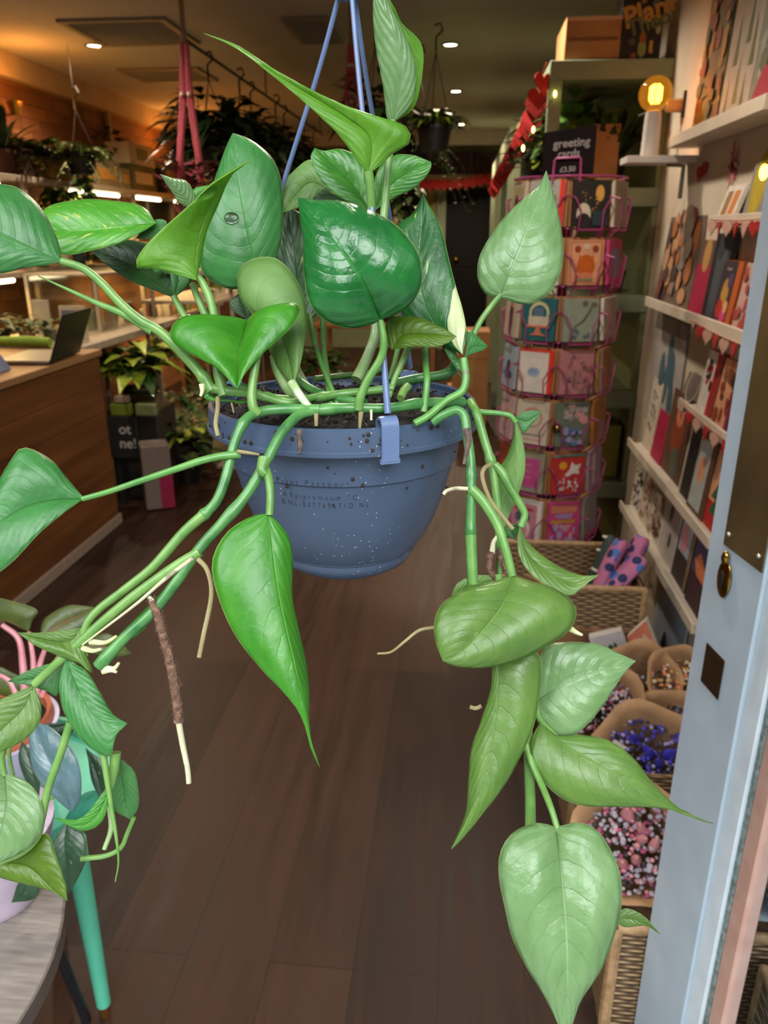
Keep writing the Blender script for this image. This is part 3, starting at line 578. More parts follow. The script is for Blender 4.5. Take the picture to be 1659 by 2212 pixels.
leaf([(215, 1722), (190, 1755), (160, 1772)], [(222, 1740), (195, 1775), (160, 1783)], [(228, 1760), (200, 1790), (165, 1792)], (238, 1690), (118, 1766), (.455, .45, .45), lm_bright, ns=18)
leaf([(240, 1665), (232, 1710), (245, 1750)], [(268, 1700), (272, 1740)], [(290, 1665), (300, 1710), (298, 1745)], (258, 1635), (282, 1770), (.47, .475, .475), lm_dull)
leaf([(300, 1330), (260, 1370)], [(330, 1305), (275, 1370)], [(345, 1310), (300, 1370)], (400, 1225), (235, 1395), (.47, .475, .475), lm_bright, ns=20)
leaf([(445, 845), (448, 865)], [(470, 860)], [(490, 865), (520, 872)], (452, 850), (540, 868), (.505, .505, .505), lm_bright, ns=12)
leaf([(600, 872), (640, 862)], [(625, 880)], [(640, 890), (655, 880)], (590, 880), (665, 872), (.505, .505, .505), lm_bright, ns=10)
# water droplet resting on the upright leaf
mb = MB(); dp = P(500, 470, .527)
Rd = Matrix((RT, UP, -FW)).transposed()
mb.ball(dp, .0052, GL('water', '#f4fff0', .0, 1.33), 12, sc=(1, .75, .3), R=Rd)
mb.build('water_droplet', HP)
# ================================================================ room shell
XR, XL, YB, ZC, YF = .83, -3.05, 11.0, 2.65, .35
def plankmat(name, c1, c2, wid=.19, length=1.25, rough=.38, rot=True):
    m, nt, b = nodes(name); L = nt.links.new
    tc = nd(nt, 'ShaderNodeTexCoord'); sp = nd(nt, 'ShaderNodeSeparateXYZ'); L(tc.outputs['Object'], sp.inputs[0])
    cv = nd(nt, 'ShaderNodeCombineXYZ'); L(sp.outputs[1], cv.inputs[0]); L(sp.outputs[0], cv.inputs[1])
    br = nd(nt, 'ShaderNodeTexBrick', Scale=1.0); br.inputs['Brick Width'].default_value = length; br.inputs['Row Height'].default_value = wid
    br.inputs['Mortar Size'].default_value = .0012; br.inputs['Color1'].default_value = (0, 0, 0, 1); br.inputs['Color2'].default_value = (1, 1, 1, 1); br.inputs['Mortar'].default_value = (.5, .5, .5, 1)
    br.offset = .37; br.offset_frequency = 3; L(cv.outputs[0], br.inputs[0])
    mp = nd(nt, 'ShaderNodeMapping'); mp.inputs['Scale'].default_value = (26, 2.2, 1); L(tc.outputs['Object'], mp.inputs[0])
    nz = nd(nt, 'ShaderNodeTexNoise', Scale=1.0, Detail=7.0, Roughness=.62, Distortion=.6); L(mp.outputs[0], nz.inputs[0])
    n2 = nd(nt, 'ShaderNodeTexNoise', Scale=2.2, Detail=3.0); L(tc.outputs['Object'], n2.inputs[0])
    g = mth(nt, 'MULTIPLY_ADD', nz.outputs[0], 2.2, -.6, clamp=True)
    sepc = nd(nt, 'ShaderNodeSeparateColor'); L(br.outputs['Color'], sepc.inputs[0])
    f = mth(nt, 'ADD', mth(nt, 'MULTIPLY', g, .55), mth(nt, 'MULTIPLY', sepc.outputs[0], .6)); f = mth(nt, 'MULTIPLY_ADD', n2.outputs[0], .5, mth(nt, 'SUBTRACT', f, .25), clamp=True)
    c = mixc(nt, f, lin(c1), lin(c2)); c = mixc(nt, mth(nt, 'MULTIPLY', br.outputs['Fac'], .75), c, lin('#170f0b'))
    L(c, b.inputs['Base Color']); L(mth(nt, 'MULTIPLY_ADD', g, .15, rough), b.inputs['Roughness']); b.inputs['Specular IOR Level'].default_value = .22
    bp = nd(nt, 'ShaderNodeBump', Strength=.25, Distance=.002); L(mth(nt, 'SUBTRACT', mth(nt, 'MULTIPLY', g, .3), br.outputs['Fac']), bp.inputs['Height']); L(bp.outputs[0], b.inputs['Normal'])
    return m
floorm = plankmat('floor_planks', '#160d09', '#412a1e')
wallw = M('wall_paint', '#c9bda6', .8, col2='#bfb39c', scale=6, bump=.05)
ceilm = M('ceiling_paint', '#bab4ae', .9, col2='#b0aaa4', scale=3)
sage = M('sage_paint', '#7f8c72', .6, col2='#758268', scale=8)
wood_w = M('panel_wood', '#8a5c33', .65, col2='#6a4122', scale=6, stretch=(1, 1, .25))
whitep = M('white_paint', '#d8d2c8', .5, col2='#ccc6bb', scale=12)
def wall(name, x0, x1, y0, y1, z0, z1, m):
    mb = MB(); mb.bx(x0, x1, y0, y1, z0, z1, m); return struct(mb.build(name, smooth=False))
wall('floor', XL-.1, XR+.1, YF, YB+.1, -.08, 0, floorm)
wall('ceiling', XL-.1, XR+.1, YF, YB+.1, ZC, ZC+.1, ceilm)
wall('wall_right', XR, XR+.1, YF, YB, 0, ZC, wallw)
brickm, nt, b = nodes('brick_wall'); L = nt.links.new
tc = nd(nt, 'ShaderNodeTexCoord'); sp = nd(nt, 'ShaderNodeSeparateXYZ'); L(tc.outputs['Object'], sp.inputs[0]); cv = nd(nt, 'ShaderNodeCombineXYZ'); L(sp.outputs[1], cv.inputs[0]); L(sp.outputs[2], cv.inputs[1])
br = nd(nt, 'ShaderNodeTexBrick', Scale=1.0); br.inputs['Brick Width'].default_value = .24; br.inputs['Row Height'].default_value = .085; br.inputs['Mortar Size'].default_value = .004
br.inputs['Color1'].default_value = lin('#8a5a30'); br.inputs['Color2'].default_value = lin('#6f4322'); br.inputs['Mortar'].default_value = lin('#5c3a20'); L(cv.outputs[0], br.inputs[0]); L(br.outputs[0], b.inputs['Base Color']); b.inputs['Roughness'].default_value = .9
wall('wall_left', XL-.1, XL, YF, YB, 0, ZC, brickm)
wall('wall_back', XL, XR, YB, YB+.1, 0, ZC, sage)
wall('wall_front', XL-.1, -1.05, YF-.1, YF, 0, ZC+.1, wallw)
wall('trim_1', -1.05, XR+.1, YF-.1, YF, 2.42, ZC+.1, wallw)
wall('trim_2', XL, XL+.07, YF, YB, ZC-.15, ZC-.001, M('cornice', '#c0a88a', .7, scale=5))     # cornice of the left wall
mb = MB(); mb.bx(-6, 6, -6, YF-.0, -.16, -.08, M('pavement_stone', '#a2a4a6', .85, col2='#8f9194', scale=4, bump=.2)); struct(mb.build('floor_pavement', smooth=False))
# bulkhead and side partition at the back of the shop
wall('trim_3', XL, XR, 9.9, 10.0, 2.5, ZC, ceilm)
# vertical battens on the left wall
mb = MB()
for y in (5.25, 7.0, 8.8): mb.bx(XL, XL+.03, y, y+.05, 1.3, ZC-.14, M('batten', '#8f7a64', .7))
struct(mb.build('trim_4', smooth=False))
mb = MB(); fr = M('window_frame_brown', '#6d5a48', .6)
for a, b_ in ((7.6, 8.35), (8.55, 9.3)):
    mb.bx(XL, XL+.05, a, a+.06, 1.3, 2.2, fr); mb.bx(XL, XL+.05, b_-.06, b_, 1.3, 2.2, fr); mb.bx(XL, XL+.05, a, b_, 2.14, 2.2, fr); mb.bx(XL, XL+.05, a, b_, 1.3, 1.36, fr); mb.bx(XL, XL+.02, a+.06, b_-.06, 1.36, 2.14, M('window_dark', '#17120e', .15))
struct(mb.build('window_1', smooth=False))
# ---- ceiling lights, vents
def spot(loc, e, col, size=2.6, r=.04, blend=.6):
    l = bpy.data.lights.new('downlight', 'SPOT'); l.energy = e; l.color = lin(col)[:3]; l.spot_size = size; l.spot_blend = blend; l.shadow_soft_size = r
    o = bpy.data.objects.new('downlight', l); COL.objects.link(o); o.location = loc; return o
def point(loc, e, col, r=.05):
    l = bpy.data.lights.new('lamp', 'POINT'); l.energy = e; l.color = lin(col)[:3]; l.shadow_soft_size = r
    o = bpy.data.objects.new('lamp', l); COL.objects.link(o); o.location = loc; return o
chrome = M('chrome_rim', '#d8d4cc', .25, 1)
for x, y, lab in ((973, 95, 'round recessed ceiling light nearest the camera on the right'), (203, 97, 'round recessed ceiling light at the left, beside the square ceiling vent'), (985, 196, 'second recessed ceiling light along the right-hand row'), (995, 268, 'third recessed ceiling light along the right-hand row'), (997, 298, 'farthest recessed ceiling light before the bulkhead'), (None, (.05, 3.7), 'added recessed ceiling light over the card spinner, out of view'), (None, (.0, 1.9), 'added recessed ceiling light just inside the doorway, out of view'), (None, (-1.9, 3.5), 'added recessed ceiling light over the sales counter, out of view')):  # last three are added out of view to brighten the near shop
    p = PZ(x, y, ZC) if x else Vector((y[0], y[1], ZC)); p.y = min(p.y, 9.35); t = thing('ceiling_light', p, lab, 'light', 'recessed ceiling lights')
    mb = MB(); mb.lathe([(.055, 0), (.058, -.006), (.044, -.009), (.04, -.002)], p, chrome, 28); mb.build('rim', t)
    mb = MB(); mb.lathe([(.0005, -.004), (.04, -.004)], p, EM('downlight_glow', '#fff0c8', 26), 24); mb.build('lens', t)
    spot(p+Vector((0, 0, -.03)), DOWN*(1.0 if x else NEAR), '#ffe0bc' if x else '#ffeedb')
def vent(cx, cy, w, d, lab):
    p = PZ(cx, cy, ZC); t = thing('ceiling_vent', p, lab, 'vent'); vm = M('vent_white', '#8d8272', .6); vd = M('vent_dark', '#3c342b', .8)
    mb = MB(); 
    for sx in (-1, 1): mb.box(p+Vector((sx*(w/2-.02), 0, -.008)), (.04, d, .016), vm); mb.box(p+Vector((0, sx*(d/2-.02), -.008)), (w-.0801, .04, .016), vm)
    mb.build('frame', t, bevel=.002)
    mb = MB(); mb.box(p+Vector((0, 0, -.002)), (w-.08, d-.08, .003), vd)
    n = 9
    for i in range(n):
        yy = -d/2+.06+(d-.12)*i/(n-1); mb.box(p+Vector((0, yy, -.009)), (w-.082, .006, .014), vm, R=Matrix.Rotation(.7, 3, 'X'))
    mb.build('louvres', t)
vent(285, 68, .62, .62, 'large square louvred ceiling vent at the upper left')
vent(678, 64, .26, .6, 'small dark ceiling vent behind the pot hanger')
vent(365, 160, .6, .5, 'flat ceiling vent catching orange light, farther back at the left')
# ---- orange filament globe on its little shelf, right wall
def amber_mat():
    m, nt, b = nodes('amber'); L = nt.links.new; t_ = nd(nt, 'ShaderNodeBsdfTransparent'); t_.inputs[0].default_value = lin('#f4bc5c'); e_ = nd(nt, 'ShaderNodeEmission', Strength=.8); e_.inputs[0].default_value = lin('#e59a28'); g_ = nd(nt, 'ShaderNodeBsdfGlossy'); g_.inputs['Roughness'].default_value = .04
    m1 = nd(nt, 'ShaderNodeMixShader'); m1.inputs[0].default_value = .45; L(t_.outputs[0], m1.inputs[1]); L(e_.outputs[0], m1.inputs[2]); m2 = nd(nt, 'ShaderNodeMixShader'); m2.inputs[0].default_value = .08; L(m1.outputs[0], m2.inputs[1]); L(g_.outputs[0], m2.inputs[2]); L(m2.outputs[0], nt.nodes['Material Output'].inputs[0]); MATS['amber_glass'] = m; return m
def globe(p, r, lab, e, stand=True, extra=''):
    t = thing('filament_lamp', p, lab, 'lamp')
    am = MATS.get('amber_glass') or amber_mat()
    zc = p.z+.15+r*.95 if stand else p.z
    c = Vector((p.x, p.y, zc))
    mb = MB(); mb.ball(c, r, am, 18); mb.build('bulb_glass', t)
    br_ = M('brass_cap', '#b98a3a', .3, 1)
    mb = MB(); mb.tube([c+Vector((0, 0, -r*.9)), c+Vector((0, 0, -r*1.45))], r*.32, br_, 16); mb.build('cap', t)
    mb = MB(); fm = EM('filament_glow', '#ffc860', 60)
    for k in range(6):
        a = pi*k/3; q = Vector((cos(a), sin(a), 0))*r*.34; mb.tube([c+q*.6+Vector((0, 0, -r*.5)), c+q+Vector((0, 0, -r*.3)), c+q+Vector((0, 0, r*.35)), c+q*.5+Vector((0, 0, r*.5))], r*.05, fm, 6)
    mb.build('filament', t)
    if stand:
        mb = MB(); mb.lathe([(.0005, 0), (.032, 0), (.032, .01), (.029, .13), (.026, .15), (.0005, .15)], p, whitep, 24); mb.build('lamp_base', t, bevel=.001)
    else:
        mb = MB(); mb.tube([c+Vector((0, 0, -r*1.45 if 0 else r)), Vector((c.x, c.y, ZC))], .003, M('black_cord', '#15120f', .6), 6); mb.build('cord', t)
    point(c, e, '#ffbe70', r*.4); return t
sp_ = PY(1401, 347, 3.18)
globe(Vector((sp_.x, 3.18, sp_.z+.012)), .059, 'amber globe bulb on a white stand, lit, on the small wall shelf', GLOBE)
t = thing('lamp_shelf', (sp_.x, 3.18, sp_.z), 'small white shelf holding the lit globe bulb', 'shelf')
mb = MB(); mb.bx(sp_.x-.09, XR-.001, 3.11, 3.25, sp_.z-.012, sp_.z+.012, whitep); mb.build('board', t, bevel=.002)
mb = MB(); mb.tube([(XR-.03, 3.18, sp_.z-.13), (XR-.03, 3.18, sp_.z-.02), (XR-.09, 3.18, sp_.z-.014)], .008, M('bracket_grey', '#77736a', .4, .6), 8); mb.build('bracket', t)
q = PX(1457, 228, XR-.03)
t = thing('wall_hook', q, 'pale wooden peg on a black wall mount above the globe bulb', 'hook')
mb = MB(); mb.tube([q+Vector((.028, 0, 0)), q+Vector((-.03, 0, 0))], .025, M('peg_wood', '#c9a168', .5), 16); mb.build('peg', t, bevel=.003)
mb = MB(); mb.tube([q+Vector((-.03, .0, 0)), q+Vector((-.12, .05, -.03))], .007, M('iron_black', '#1b1714', .5), 8); mb.box(q+Vector((.025, -.04, 0)), (.006, .02, .09), M('iron_black'))
mb.build('rod', t)
# warm lamps seen at the left of the shop, with cords
for (x, y, Y, e, lab) in ((440, 396, 7.2, WARM, 'small bare bulb glowing among the pink flowers'), (108, 342, 6.0, WARM, 'small bare bulb glowing behind the ferns on the top shelf')):
    p = PY(x, y, Y); globe(p, .045, lab, e, stand=False)
for loc, e in (((-2.55, 5.2, 2.35), WASH), ((-2.55, 8.0, 2.3), WASH)):      # lamps added to wash the left wall with warm light
    p = Vector(loc); t = thing('added_wall_lamp', p, 'added brass lamp %s, giving the left wall its warm wash' % ('nearer the counter' if loc[1] < 6 else 'towards the back'), 'lamp', 'added wall-wash lamps')
    mb = MB(); mb.lathe([(.001, 0), (.03, 0), (.05, .07), (.048, .07), (.028, .004)], p+Vector((-.3, 0, -.1)), M('brass_cap'), 20); mb.tube([p+Vector((-.3, 0, -.1)), p+Vector((-.5, 0, -.12))], .006, M('brass_cap'), 8); mb.build('shade', t)
    point(p+Vector((-.2, 0, .0)), e, '#ffa448', .06)
# ================================================================ foliage helpers
def lm(name, a, b_, rough=.45):
    return M(name, a, rough, col2=b_, scale=25, spec=.4)
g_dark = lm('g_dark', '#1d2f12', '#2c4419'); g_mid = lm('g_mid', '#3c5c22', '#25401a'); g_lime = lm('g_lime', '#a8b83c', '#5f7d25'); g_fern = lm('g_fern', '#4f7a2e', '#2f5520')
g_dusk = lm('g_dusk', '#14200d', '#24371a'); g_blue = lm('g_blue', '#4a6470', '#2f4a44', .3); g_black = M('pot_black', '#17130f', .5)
terracotta = M('pot_rust', '#5a2c22', .7, scale=12)
def leafv(mb, b, d, l, w, m, droop=.25, fold=.25, n=4):
    """one curved, folded leaf from b along d"""
    d = d.normalized(); s = d.cross(Vector((0, 0, 1))); s = s.normalized() if s.length > .05 else Vector((1, 0, 0)); u = s.cross(d); vs = []
    for i in range(n+1):
        t = i/n; p = b+d*l*t+Vector((0, 0, -droop*l*t*t)); ww = w*.5*(sin(pi*min(.98, t**.7+.04)))
        if i == n: ww = .0004
        vs += [p-s*ww+u*ww*fold, p, p+s*ww+u*ww*fold]
    fs = []
    for i in range(n): a = i*3; fs += [(a, a+1, a+4, a+3), (a+1, a+2, a+5, a+4)]
    mb.add(vs, fs, m)
LIM = [-9, 9]
def foliage(parent, c, R, n, l, w, m, kind='bush', seed=1, droop=.3, name='foliage'):
    rd = random.Random(seed); mb = MB(); c = Vector(c); ms = m if isinstance(m, (list, tuple)) else [m]
    if kind == 'fern':
        for i in range(n):
            a = rd.uniform(0, 2*pi); e = rd.uniform(.15, 1.2); L0 = l*rd.uniform(.7, 1.2); d = Vector((cos(a)*cos(e), sin(a)*cos(e), sin(e))); s = Vector((-sin(a), cos(a), 0)); q = []
            for k in range(9): t = k/8; q.append(c+d*L0*t+Vector((0, 0, -droop*L0*t*t*1.6)))
            mb.tube(q, .002, rd.choice(ms), 4, cap=False)
            for k in range(1, 9):
                for sg in (-1, 1): leafv(mb, q[k], s*sg+d*.4, w*(1.15-k/10), w*.38, rd.choice(ms), .2, .1, 2)
    elif kind == 'upright':
        for i in range(n):
            a = rd.uniform(0, 2*pi); e = rd.uniform(.8, 1.45); d = Vector((cos(a)*cos(e), sin(a)*cos(e), sin(e))); leafv(mb, c+Vector((cos(a), sin(a), 0))*R[0]*rd.random()*.3, d, l*rd.uniform(.6, 1.1), w*rd.uniform(.7, 1.1), rd.choice(ms), droop, .2, 5)
    elif kind == 'trail':
        for i in range(n):
            a = rd.uniform(0, 2*pi); r0 = rd.uniform(.3, 1); p = c+Vector((cos(a)*R[0]*r0, sin(a)*R[1]*r0, 0)); H = R[2]*rd.uniform(.4, 1.2); q = [p]
            for k in range(1, 7): p = p+Vector((cos(a)*R[0]*.12/(k*.6)+rd.gauss(0, .008), sin(a)*R[1]*.12/(k*.6)+rd.gauss(0, .008), -H/6)); q.append(p)
            mb.tube(q, .002, rd.choice(ms), 4, cap=False)
            for k in range(7):
                for z in range(2): aa = rd.uniform(0, 6.3); leafv(mb, q[k], Vector((cos(aa), sin(aa), -.4)), l, w, rd.choice(ms), .3, .2, 3)
    else:
        for i in range(n):
            a = rd.uniform(0, 2*pi); z = rd.uniform(-.5, 1); k = sqrt(max(0, 1-z*z*.8)); rr_ = rd.uniform(.35, 1)
            p = c+Vector((cos(a)*k*R[0]*rr_, sin(a)*k*R[1]*rr_, z*R[2]*rr_)); d = Vector((cos(a), sin(a), rd.uniform(-.3, .9)))
            leafv(mb, p, d, l*rd.uniform(.6, 1.2), w*rd.uniform(.6, 1.2), rd.choice(ms), droop, .2, 4)
    for v in mb.v: v.x = min(XR-.006, max(XL+.012, v.x)); v.z = max(LIM[0], min(v.z, ZC-.01, LIM[1]))
    return mb.build(name, parent)
def pot_on(p, r, h, m, t, taper=.75, nm='pot', rim=True):
    mb = MB(); pr = [(.0005, 0), (r*taper, 0), (r*.97, h*.86), (r*1.05, h*.87), (r*1.05, h), (r*.92, h), (r*.9, h*.85), (.0005, h*.85)]
    mb.lathe(pr, p, m, 28); return mb.build(nm, t)
def potted(name, label, cat, p, r, h, pm, fk, R, n, l, w, fm, seed=1, droop=.3, group=None, up=0, taper=.75):
    p = Vector(p); t = thing(name, p, label, cat, group); pot_on(p, r, h, pm, t, taper); LIM[0] = -9 if fk == 'trail' else p.z+.004
    foliage(t, p+Vector((0, 0, h*.85+up)), R, n, l, w, fm, fk, seed, droop); LIM[0] = -9; return t
# ---------------------------------------------------------------- sales counter
cw = M('counter_wood', '#744721', .5, col2='#4c2b12', scale=3.2, stretch=(1, .25, 3.5), bump=.1); ct = M('counter_top', '#a07a52', .5, col2='#85613f', scale=4, stretch=(3, .4, 1))
t = thing('sales_counter', (-2.3, 2.6, 0), 'brown wooden sales counter at the left with a laptop on it', 'counter')
CX, CY = -1.88, 3.91
mb = MB(); mb.bx(-2.65, CX-.012, .95, CY-.012, .05, .935, cw)
for k in range(6): mb.bx(CX-.012, CX, .95, CY, .05+.148*k, .05+.148*(k+1)-.003, cw); mb.bx(-2.65, CX, CY-.012, CY, .05+.148*k, .05+.148*(k+1)-.003, cw)
mb.build('body', t, bevel=.002)
mb = MB(); mb.bx(-2.7, CX+.012, .93, CY+.012, .937, .97, ct); mb.build('worktop', t, bevel=.003)
mb = MB(); mb.bx(-2.65, CX+.012, .94, CY+.01, 0, .055, M('plinth_grey', '#8b7a6b', .6)); mb.build('plinth', t, bevel=.002)
ZT = .97
blackp = M('black_plastic', '#17181a', .4); alu = M('aluminium', '#a9a49c', .4, .6)
A = PZ(113, 783, ZT+.008); B = PZ(172, 760, ZT+.008)
t = thing('laptop', A, 'open laptop with a black lid standing on the sales counter', 'laptop')
ax = (B-A).normalized(); bk = Vector((-ax.y, ax.x, 0)); bk = bk if bk.x < 0 else -bk
q = A-ax*.04; W = .36
mb = MB(); mb.hexa([q, q+ax*W, q+ax*W+bk*.25, q+bk*.25], (0, 0, .014), alu); mb.build('laptop_base', t, bevel=.002)
lid = Vector((0, 0, 1))*.92-bk*.38
mb = MB(); mb.hexa([q, q+ax*W, q+ax*W+lid*.24, q+lid*.24], -bk*.008, blackp); mb.build('laptop_lid', t, bevel=.002)
p = PZ(20, 800, ZT)
t = thing('tablet', p, 'small blue-grey card reader leaning on a stand at the left end of the counter', 'card reader')
mb = MB(); mb.hexa([p, p+Vector((.01, -.14, 0)), p+Vector((-.07, -.14, .13)), p+Vector((-.08, 0, .13))], (.012, 0, .006), M('tablet_blue', '#66708c', .35)); mb.build('screen', t, bevel=.002)
mb = MB(); mb.tube([p+Vector((-.05, -.07, .09)), p+Vector((-.12, -.07, .005)), p+Vector((-.02, -.07, .005))], .005, blackp, 8); mb.build('stand', t)
p = PZ(60, 752, ZT); t = thing('cloth_roll', p, 'bright green folded cloth lying behind the laptop', 'cloth')
mb = MB(); mb.tube([p+Vector((-.16, .02, .03)), p+Vector((0, 0, .035)), p+Vector((.13, .0, .03))], [.025, .03, .026], M('cloth_green', '#7fa33a', .8), 12); mb.build('cloth', t)
# ---------------------------------------------------------------- left wall shelving with tube lights
SX = -2.68
shw = M('shelf_white', '#a89c8c', .5)
def lshelf(z, y0, y1, lab, tubes, x0=XL):
    t = thing('wall_shelf', (SX, y0, z), lab, 'shelf', 'long shelves on the left wall')
    mb = MB(); mb.bx(x0+.001, SX, y0, y1, z-.035, z, shw); mb.build('board', t, bevel=.002)
    for a, b_ in tubes:
        mb = MB(); mb.tube([(SX-.07, a, z-.053), (SX-.07, b_, z-.053)], .013, EM('tube_glow', '#fff0c0', 9), 10); mb.build('tube_light', t)
        l = bpy.data.lights.new('tube', 'AREA'); l.shape = 'RECTANGLE'; l.size = .04; l.size_y = b_-a; l.energy = TUBE*(b_-a); l.color = lin('#ffd27a')[:3]
        o = bpy.data.objects.new('tube', l); COL.objects.link(o); o.location = (SX-.07, (a+b_)/2, z-.07)
    return t
lshelf(1.87, 3.2, 8.6, 'topmost long white shelf on the left wall, with tube lights under it', ((4.1, 4.7), (5.6, 6.4), (6.7, 7.3), (7.7, 8.3)))
lshelf(1.32, 3.4, 8.6, 'middle long white shelf on the left wall, with tube lights under it', ((3.9, 4.7), (6.1, 6.9), (7.4, 8.1)))
lshelf(.80, 4.1, 8.8, 'lowest long white shelf on the left wall, beyond the counter', ((7.0, 7.8),))
for y, k in ((4.9, 'nearest'), (6.6, 'middle'), (8.4, 'farthest')):
    mb = MB(); mb.bx(SX-.05, SX-.02, y, y+.035, 0, 1.835, shw); o = mb.build('shelf_upright', bevel=.002); tag(o, 'white upright post of the left wall shelves, %s of three' % k, 'post', 'uprights of the left wall shelves')
S1, S2, S3 = 1.87, 1.32, .80
def onshelf(x, y, X, z): p = PX(x, y, X); return Vector((p.x, p.y, z))
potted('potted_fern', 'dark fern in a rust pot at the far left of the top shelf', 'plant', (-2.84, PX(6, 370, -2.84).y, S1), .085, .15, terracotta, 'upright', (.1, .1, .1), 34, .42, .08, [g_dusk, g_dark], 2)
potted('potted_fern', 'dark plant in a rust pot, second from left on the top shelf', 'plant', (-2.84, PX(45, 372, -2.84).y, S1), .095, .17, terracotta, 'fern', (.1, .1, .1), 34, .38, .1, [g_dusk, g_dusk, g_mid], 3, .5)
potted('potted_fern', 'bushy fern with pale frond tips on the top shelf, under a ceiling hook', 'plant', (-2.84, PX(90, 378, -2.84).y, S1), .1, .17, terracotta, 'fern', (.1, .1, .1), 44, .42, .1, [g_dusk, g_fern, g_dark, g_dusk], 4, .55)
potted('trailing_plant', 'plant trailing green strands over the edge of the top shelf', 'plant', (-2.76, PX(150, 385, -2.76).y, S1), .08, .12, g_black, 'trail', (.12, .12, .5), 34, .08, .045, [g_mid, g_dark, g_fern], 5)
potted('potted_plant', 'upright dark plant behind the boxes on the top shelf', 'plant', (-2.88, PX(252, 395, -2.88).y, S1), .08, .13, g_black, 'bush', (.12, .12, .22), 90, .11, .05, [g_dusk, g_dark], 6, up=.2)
def boxthing(name, lab, cat, c, d, m, group=None, face=None, bev=.002):
    t = thing(name, (c[0], c[1], c[2]-d[2]/2), lab, cat, group); mb = MB(); mb.box(c, d, m); mb.build('carton', t, bevel=bev)
    if face: face(t)
    return t
bxo = M('box_orange', '#b8752a', .6); bxt = M('box_tan', '#8b7a55', .7); bxg = M('box_darkgreen', '#2d3f26', .6); bxw = M('box_pale', '#b3ab98', .6); kraft = M('kraft', '#a87a4c', .8, col2='#96693e', scale=10); amberm = M('amber_box', '#c58a3c', .6)
for (xa, xb, h, m, nm, lab) in ((115, 203, .14, bxo, 'storage_box', 'orange patterned box under the trailing plant'), (207, 262, .18, bxt, 'storage_box', 'tan and olive box beside the orange one'), (264, 283, .15, bxt, 'storage_box', 'small brown box on the top shelf'), (286, 338, .2, bxg, 'storage_box', 'dark green box at the bottom of the pair of stacked boxes')):
    ya, yb = PX(xa, 395, -2.7).y, PX(xb, 400, -2.7).y; y = (ya+yb)/2; w = yb-ya
    t = boxthing(nm, lab, 'box', (-2.8, y, S1+h/2), (.2, w, h), m)
    mb = MB(); mb.box((-2.699, y, S1+h*.5), (.002, w*.7, h*.45), bxw if m != bxt else amberm); mb.build('printed_panel', t)
t = boxthing('storage_box', 'pale grey box stacked on top of the dark green box', 'box', (-2.8, y, S1+.201+.08), (.2, w, .16), bxw)
mb = MB(); [mb.box((-2.699, y-.09+.06*k, S1+.28), (.002, .03, .09), bxg) for k in range(4)]; mb.build('printed_panel', t)
# goods on the middle shelf and the lowest shelf
prod_cols = ['#8c3f3a', '#c9b48a', '#6f7f6b', '#b5a890', '#a35a6a', '#7d8a4c', '#d0c4ac', '#5b6e74', '#8a6a3c', '#b98a54']
rd = random.Random(11)
def jar(p, r, h, m, lidm, lab, nm='jar', cat='jar', grp=None):
    t = thing(nm, p, lab, cat, grp); mb = MB(); mb.lathe([(.0005, 0), (r, 0), (r*1.02, h*.1), (r*1.02, h*.72), (r*.7, h*.84), (r*.7, h*.88)], p, m, 16); mb.build('body', t)
    mb = MB(); mb.lathe([(.0005, h*.88), (r*.75, h*.88), (r*.75, h), (.0005, h)], p, lidm, 16); mb.build('lid', t); return t
lidm = M('lid_white', '#cfc7b6', .5)
cname = {'#8c3f3a': 'rust red', '#c9b48a': 'sand coloured', '#6f7f6b': 'grey-green', '#b5a890': 'beige', '#a35a6a': 'dusty pink', '#7d8a4c': 'olive', '#d0c4ac': 'cream', '#5b6e74': 'slate blue', '#8a6a3c': 'brown', '#b98a54': 'ochre'}
for i in range(16):
    y = 3.6+i*.3; col = prod_cols[i % 10]; p = Vector((-2.76-.04*(i % 2), y, S2)); m = M('prod'+col, col, .4)
    k = ('counted from the near end, number %d of the row' % (i+1))
    if i % 3 == 2: boxthing('gift_box', '%s little box on the middle left shelf, %s' % (cname[col], ['near end', 'before the middle', 'middle', 'past the middle', 'far end'][i//4 if i < 16 else 4]), 'box', p+Vector((0, 0, .07)), (.1, .12, .14), m, 'goods on the middle left shelf')
    else: jar(p, .045, .13+.03*(i % 4), m, lidm, '%s jar on the middle left shelf, %s' % (cname[col], ['near end', 'before the middle', 'middle', 'past the middle', 'far end'][i//4]), grp='goods on the middle left shelf')
for i in range(22):
    y = 4.35+i*.19; col = prod_cols[(i*3+1) % 10]; p = Vector((-2.74, y, S3)); m = M('prod'+col, col, .4)
    where = ['nearest the counter', 'just past the counter', 'near the middle', 'in the far half', 'towards the back', 'at the far end'][i//4]
    if i % 2: boxthing('gift_box', '%s box on the lowest left shelf, %s' % (cname[col], where), 'box', p+Vector((0, 0, .055)), (.08, .09, .11), m, 'goods on the lowest left shelf')
    else: jar(p, .035, .12, m, lidm, '%s jar on the lowest left shelf, %s' % (cname[col], where), grp='goods on the lowest left shelf')
for k, (x, y) in enumerate(((262, 640), (300, 625), (335, 640), (362, 600))):
    p = PY(x, y, 6.6+k*.25); 
stand_t = thing('tiered_stand', (-2.05, 6.2, .0), 'white tiered plant stand beyond the counter', 'stand')
mb = MB()
for z, xx in ((.78, -2.05), (1.06, -2.1)): mb.bx(xx-.3, xx+.28, 5.8, 7.2, z-.025, z, shw)
mb.build('board', stand_t, bevel=.002)
for i in (0, 1):
    for j in (0, 1): mb = MB(); mb.bx(-2.37+.52*i, -2.345+.52*i, 5.85+1.25*j, 5.88+1.25*j, 0, 1.035, shw); mb.build('leg', stand_t)
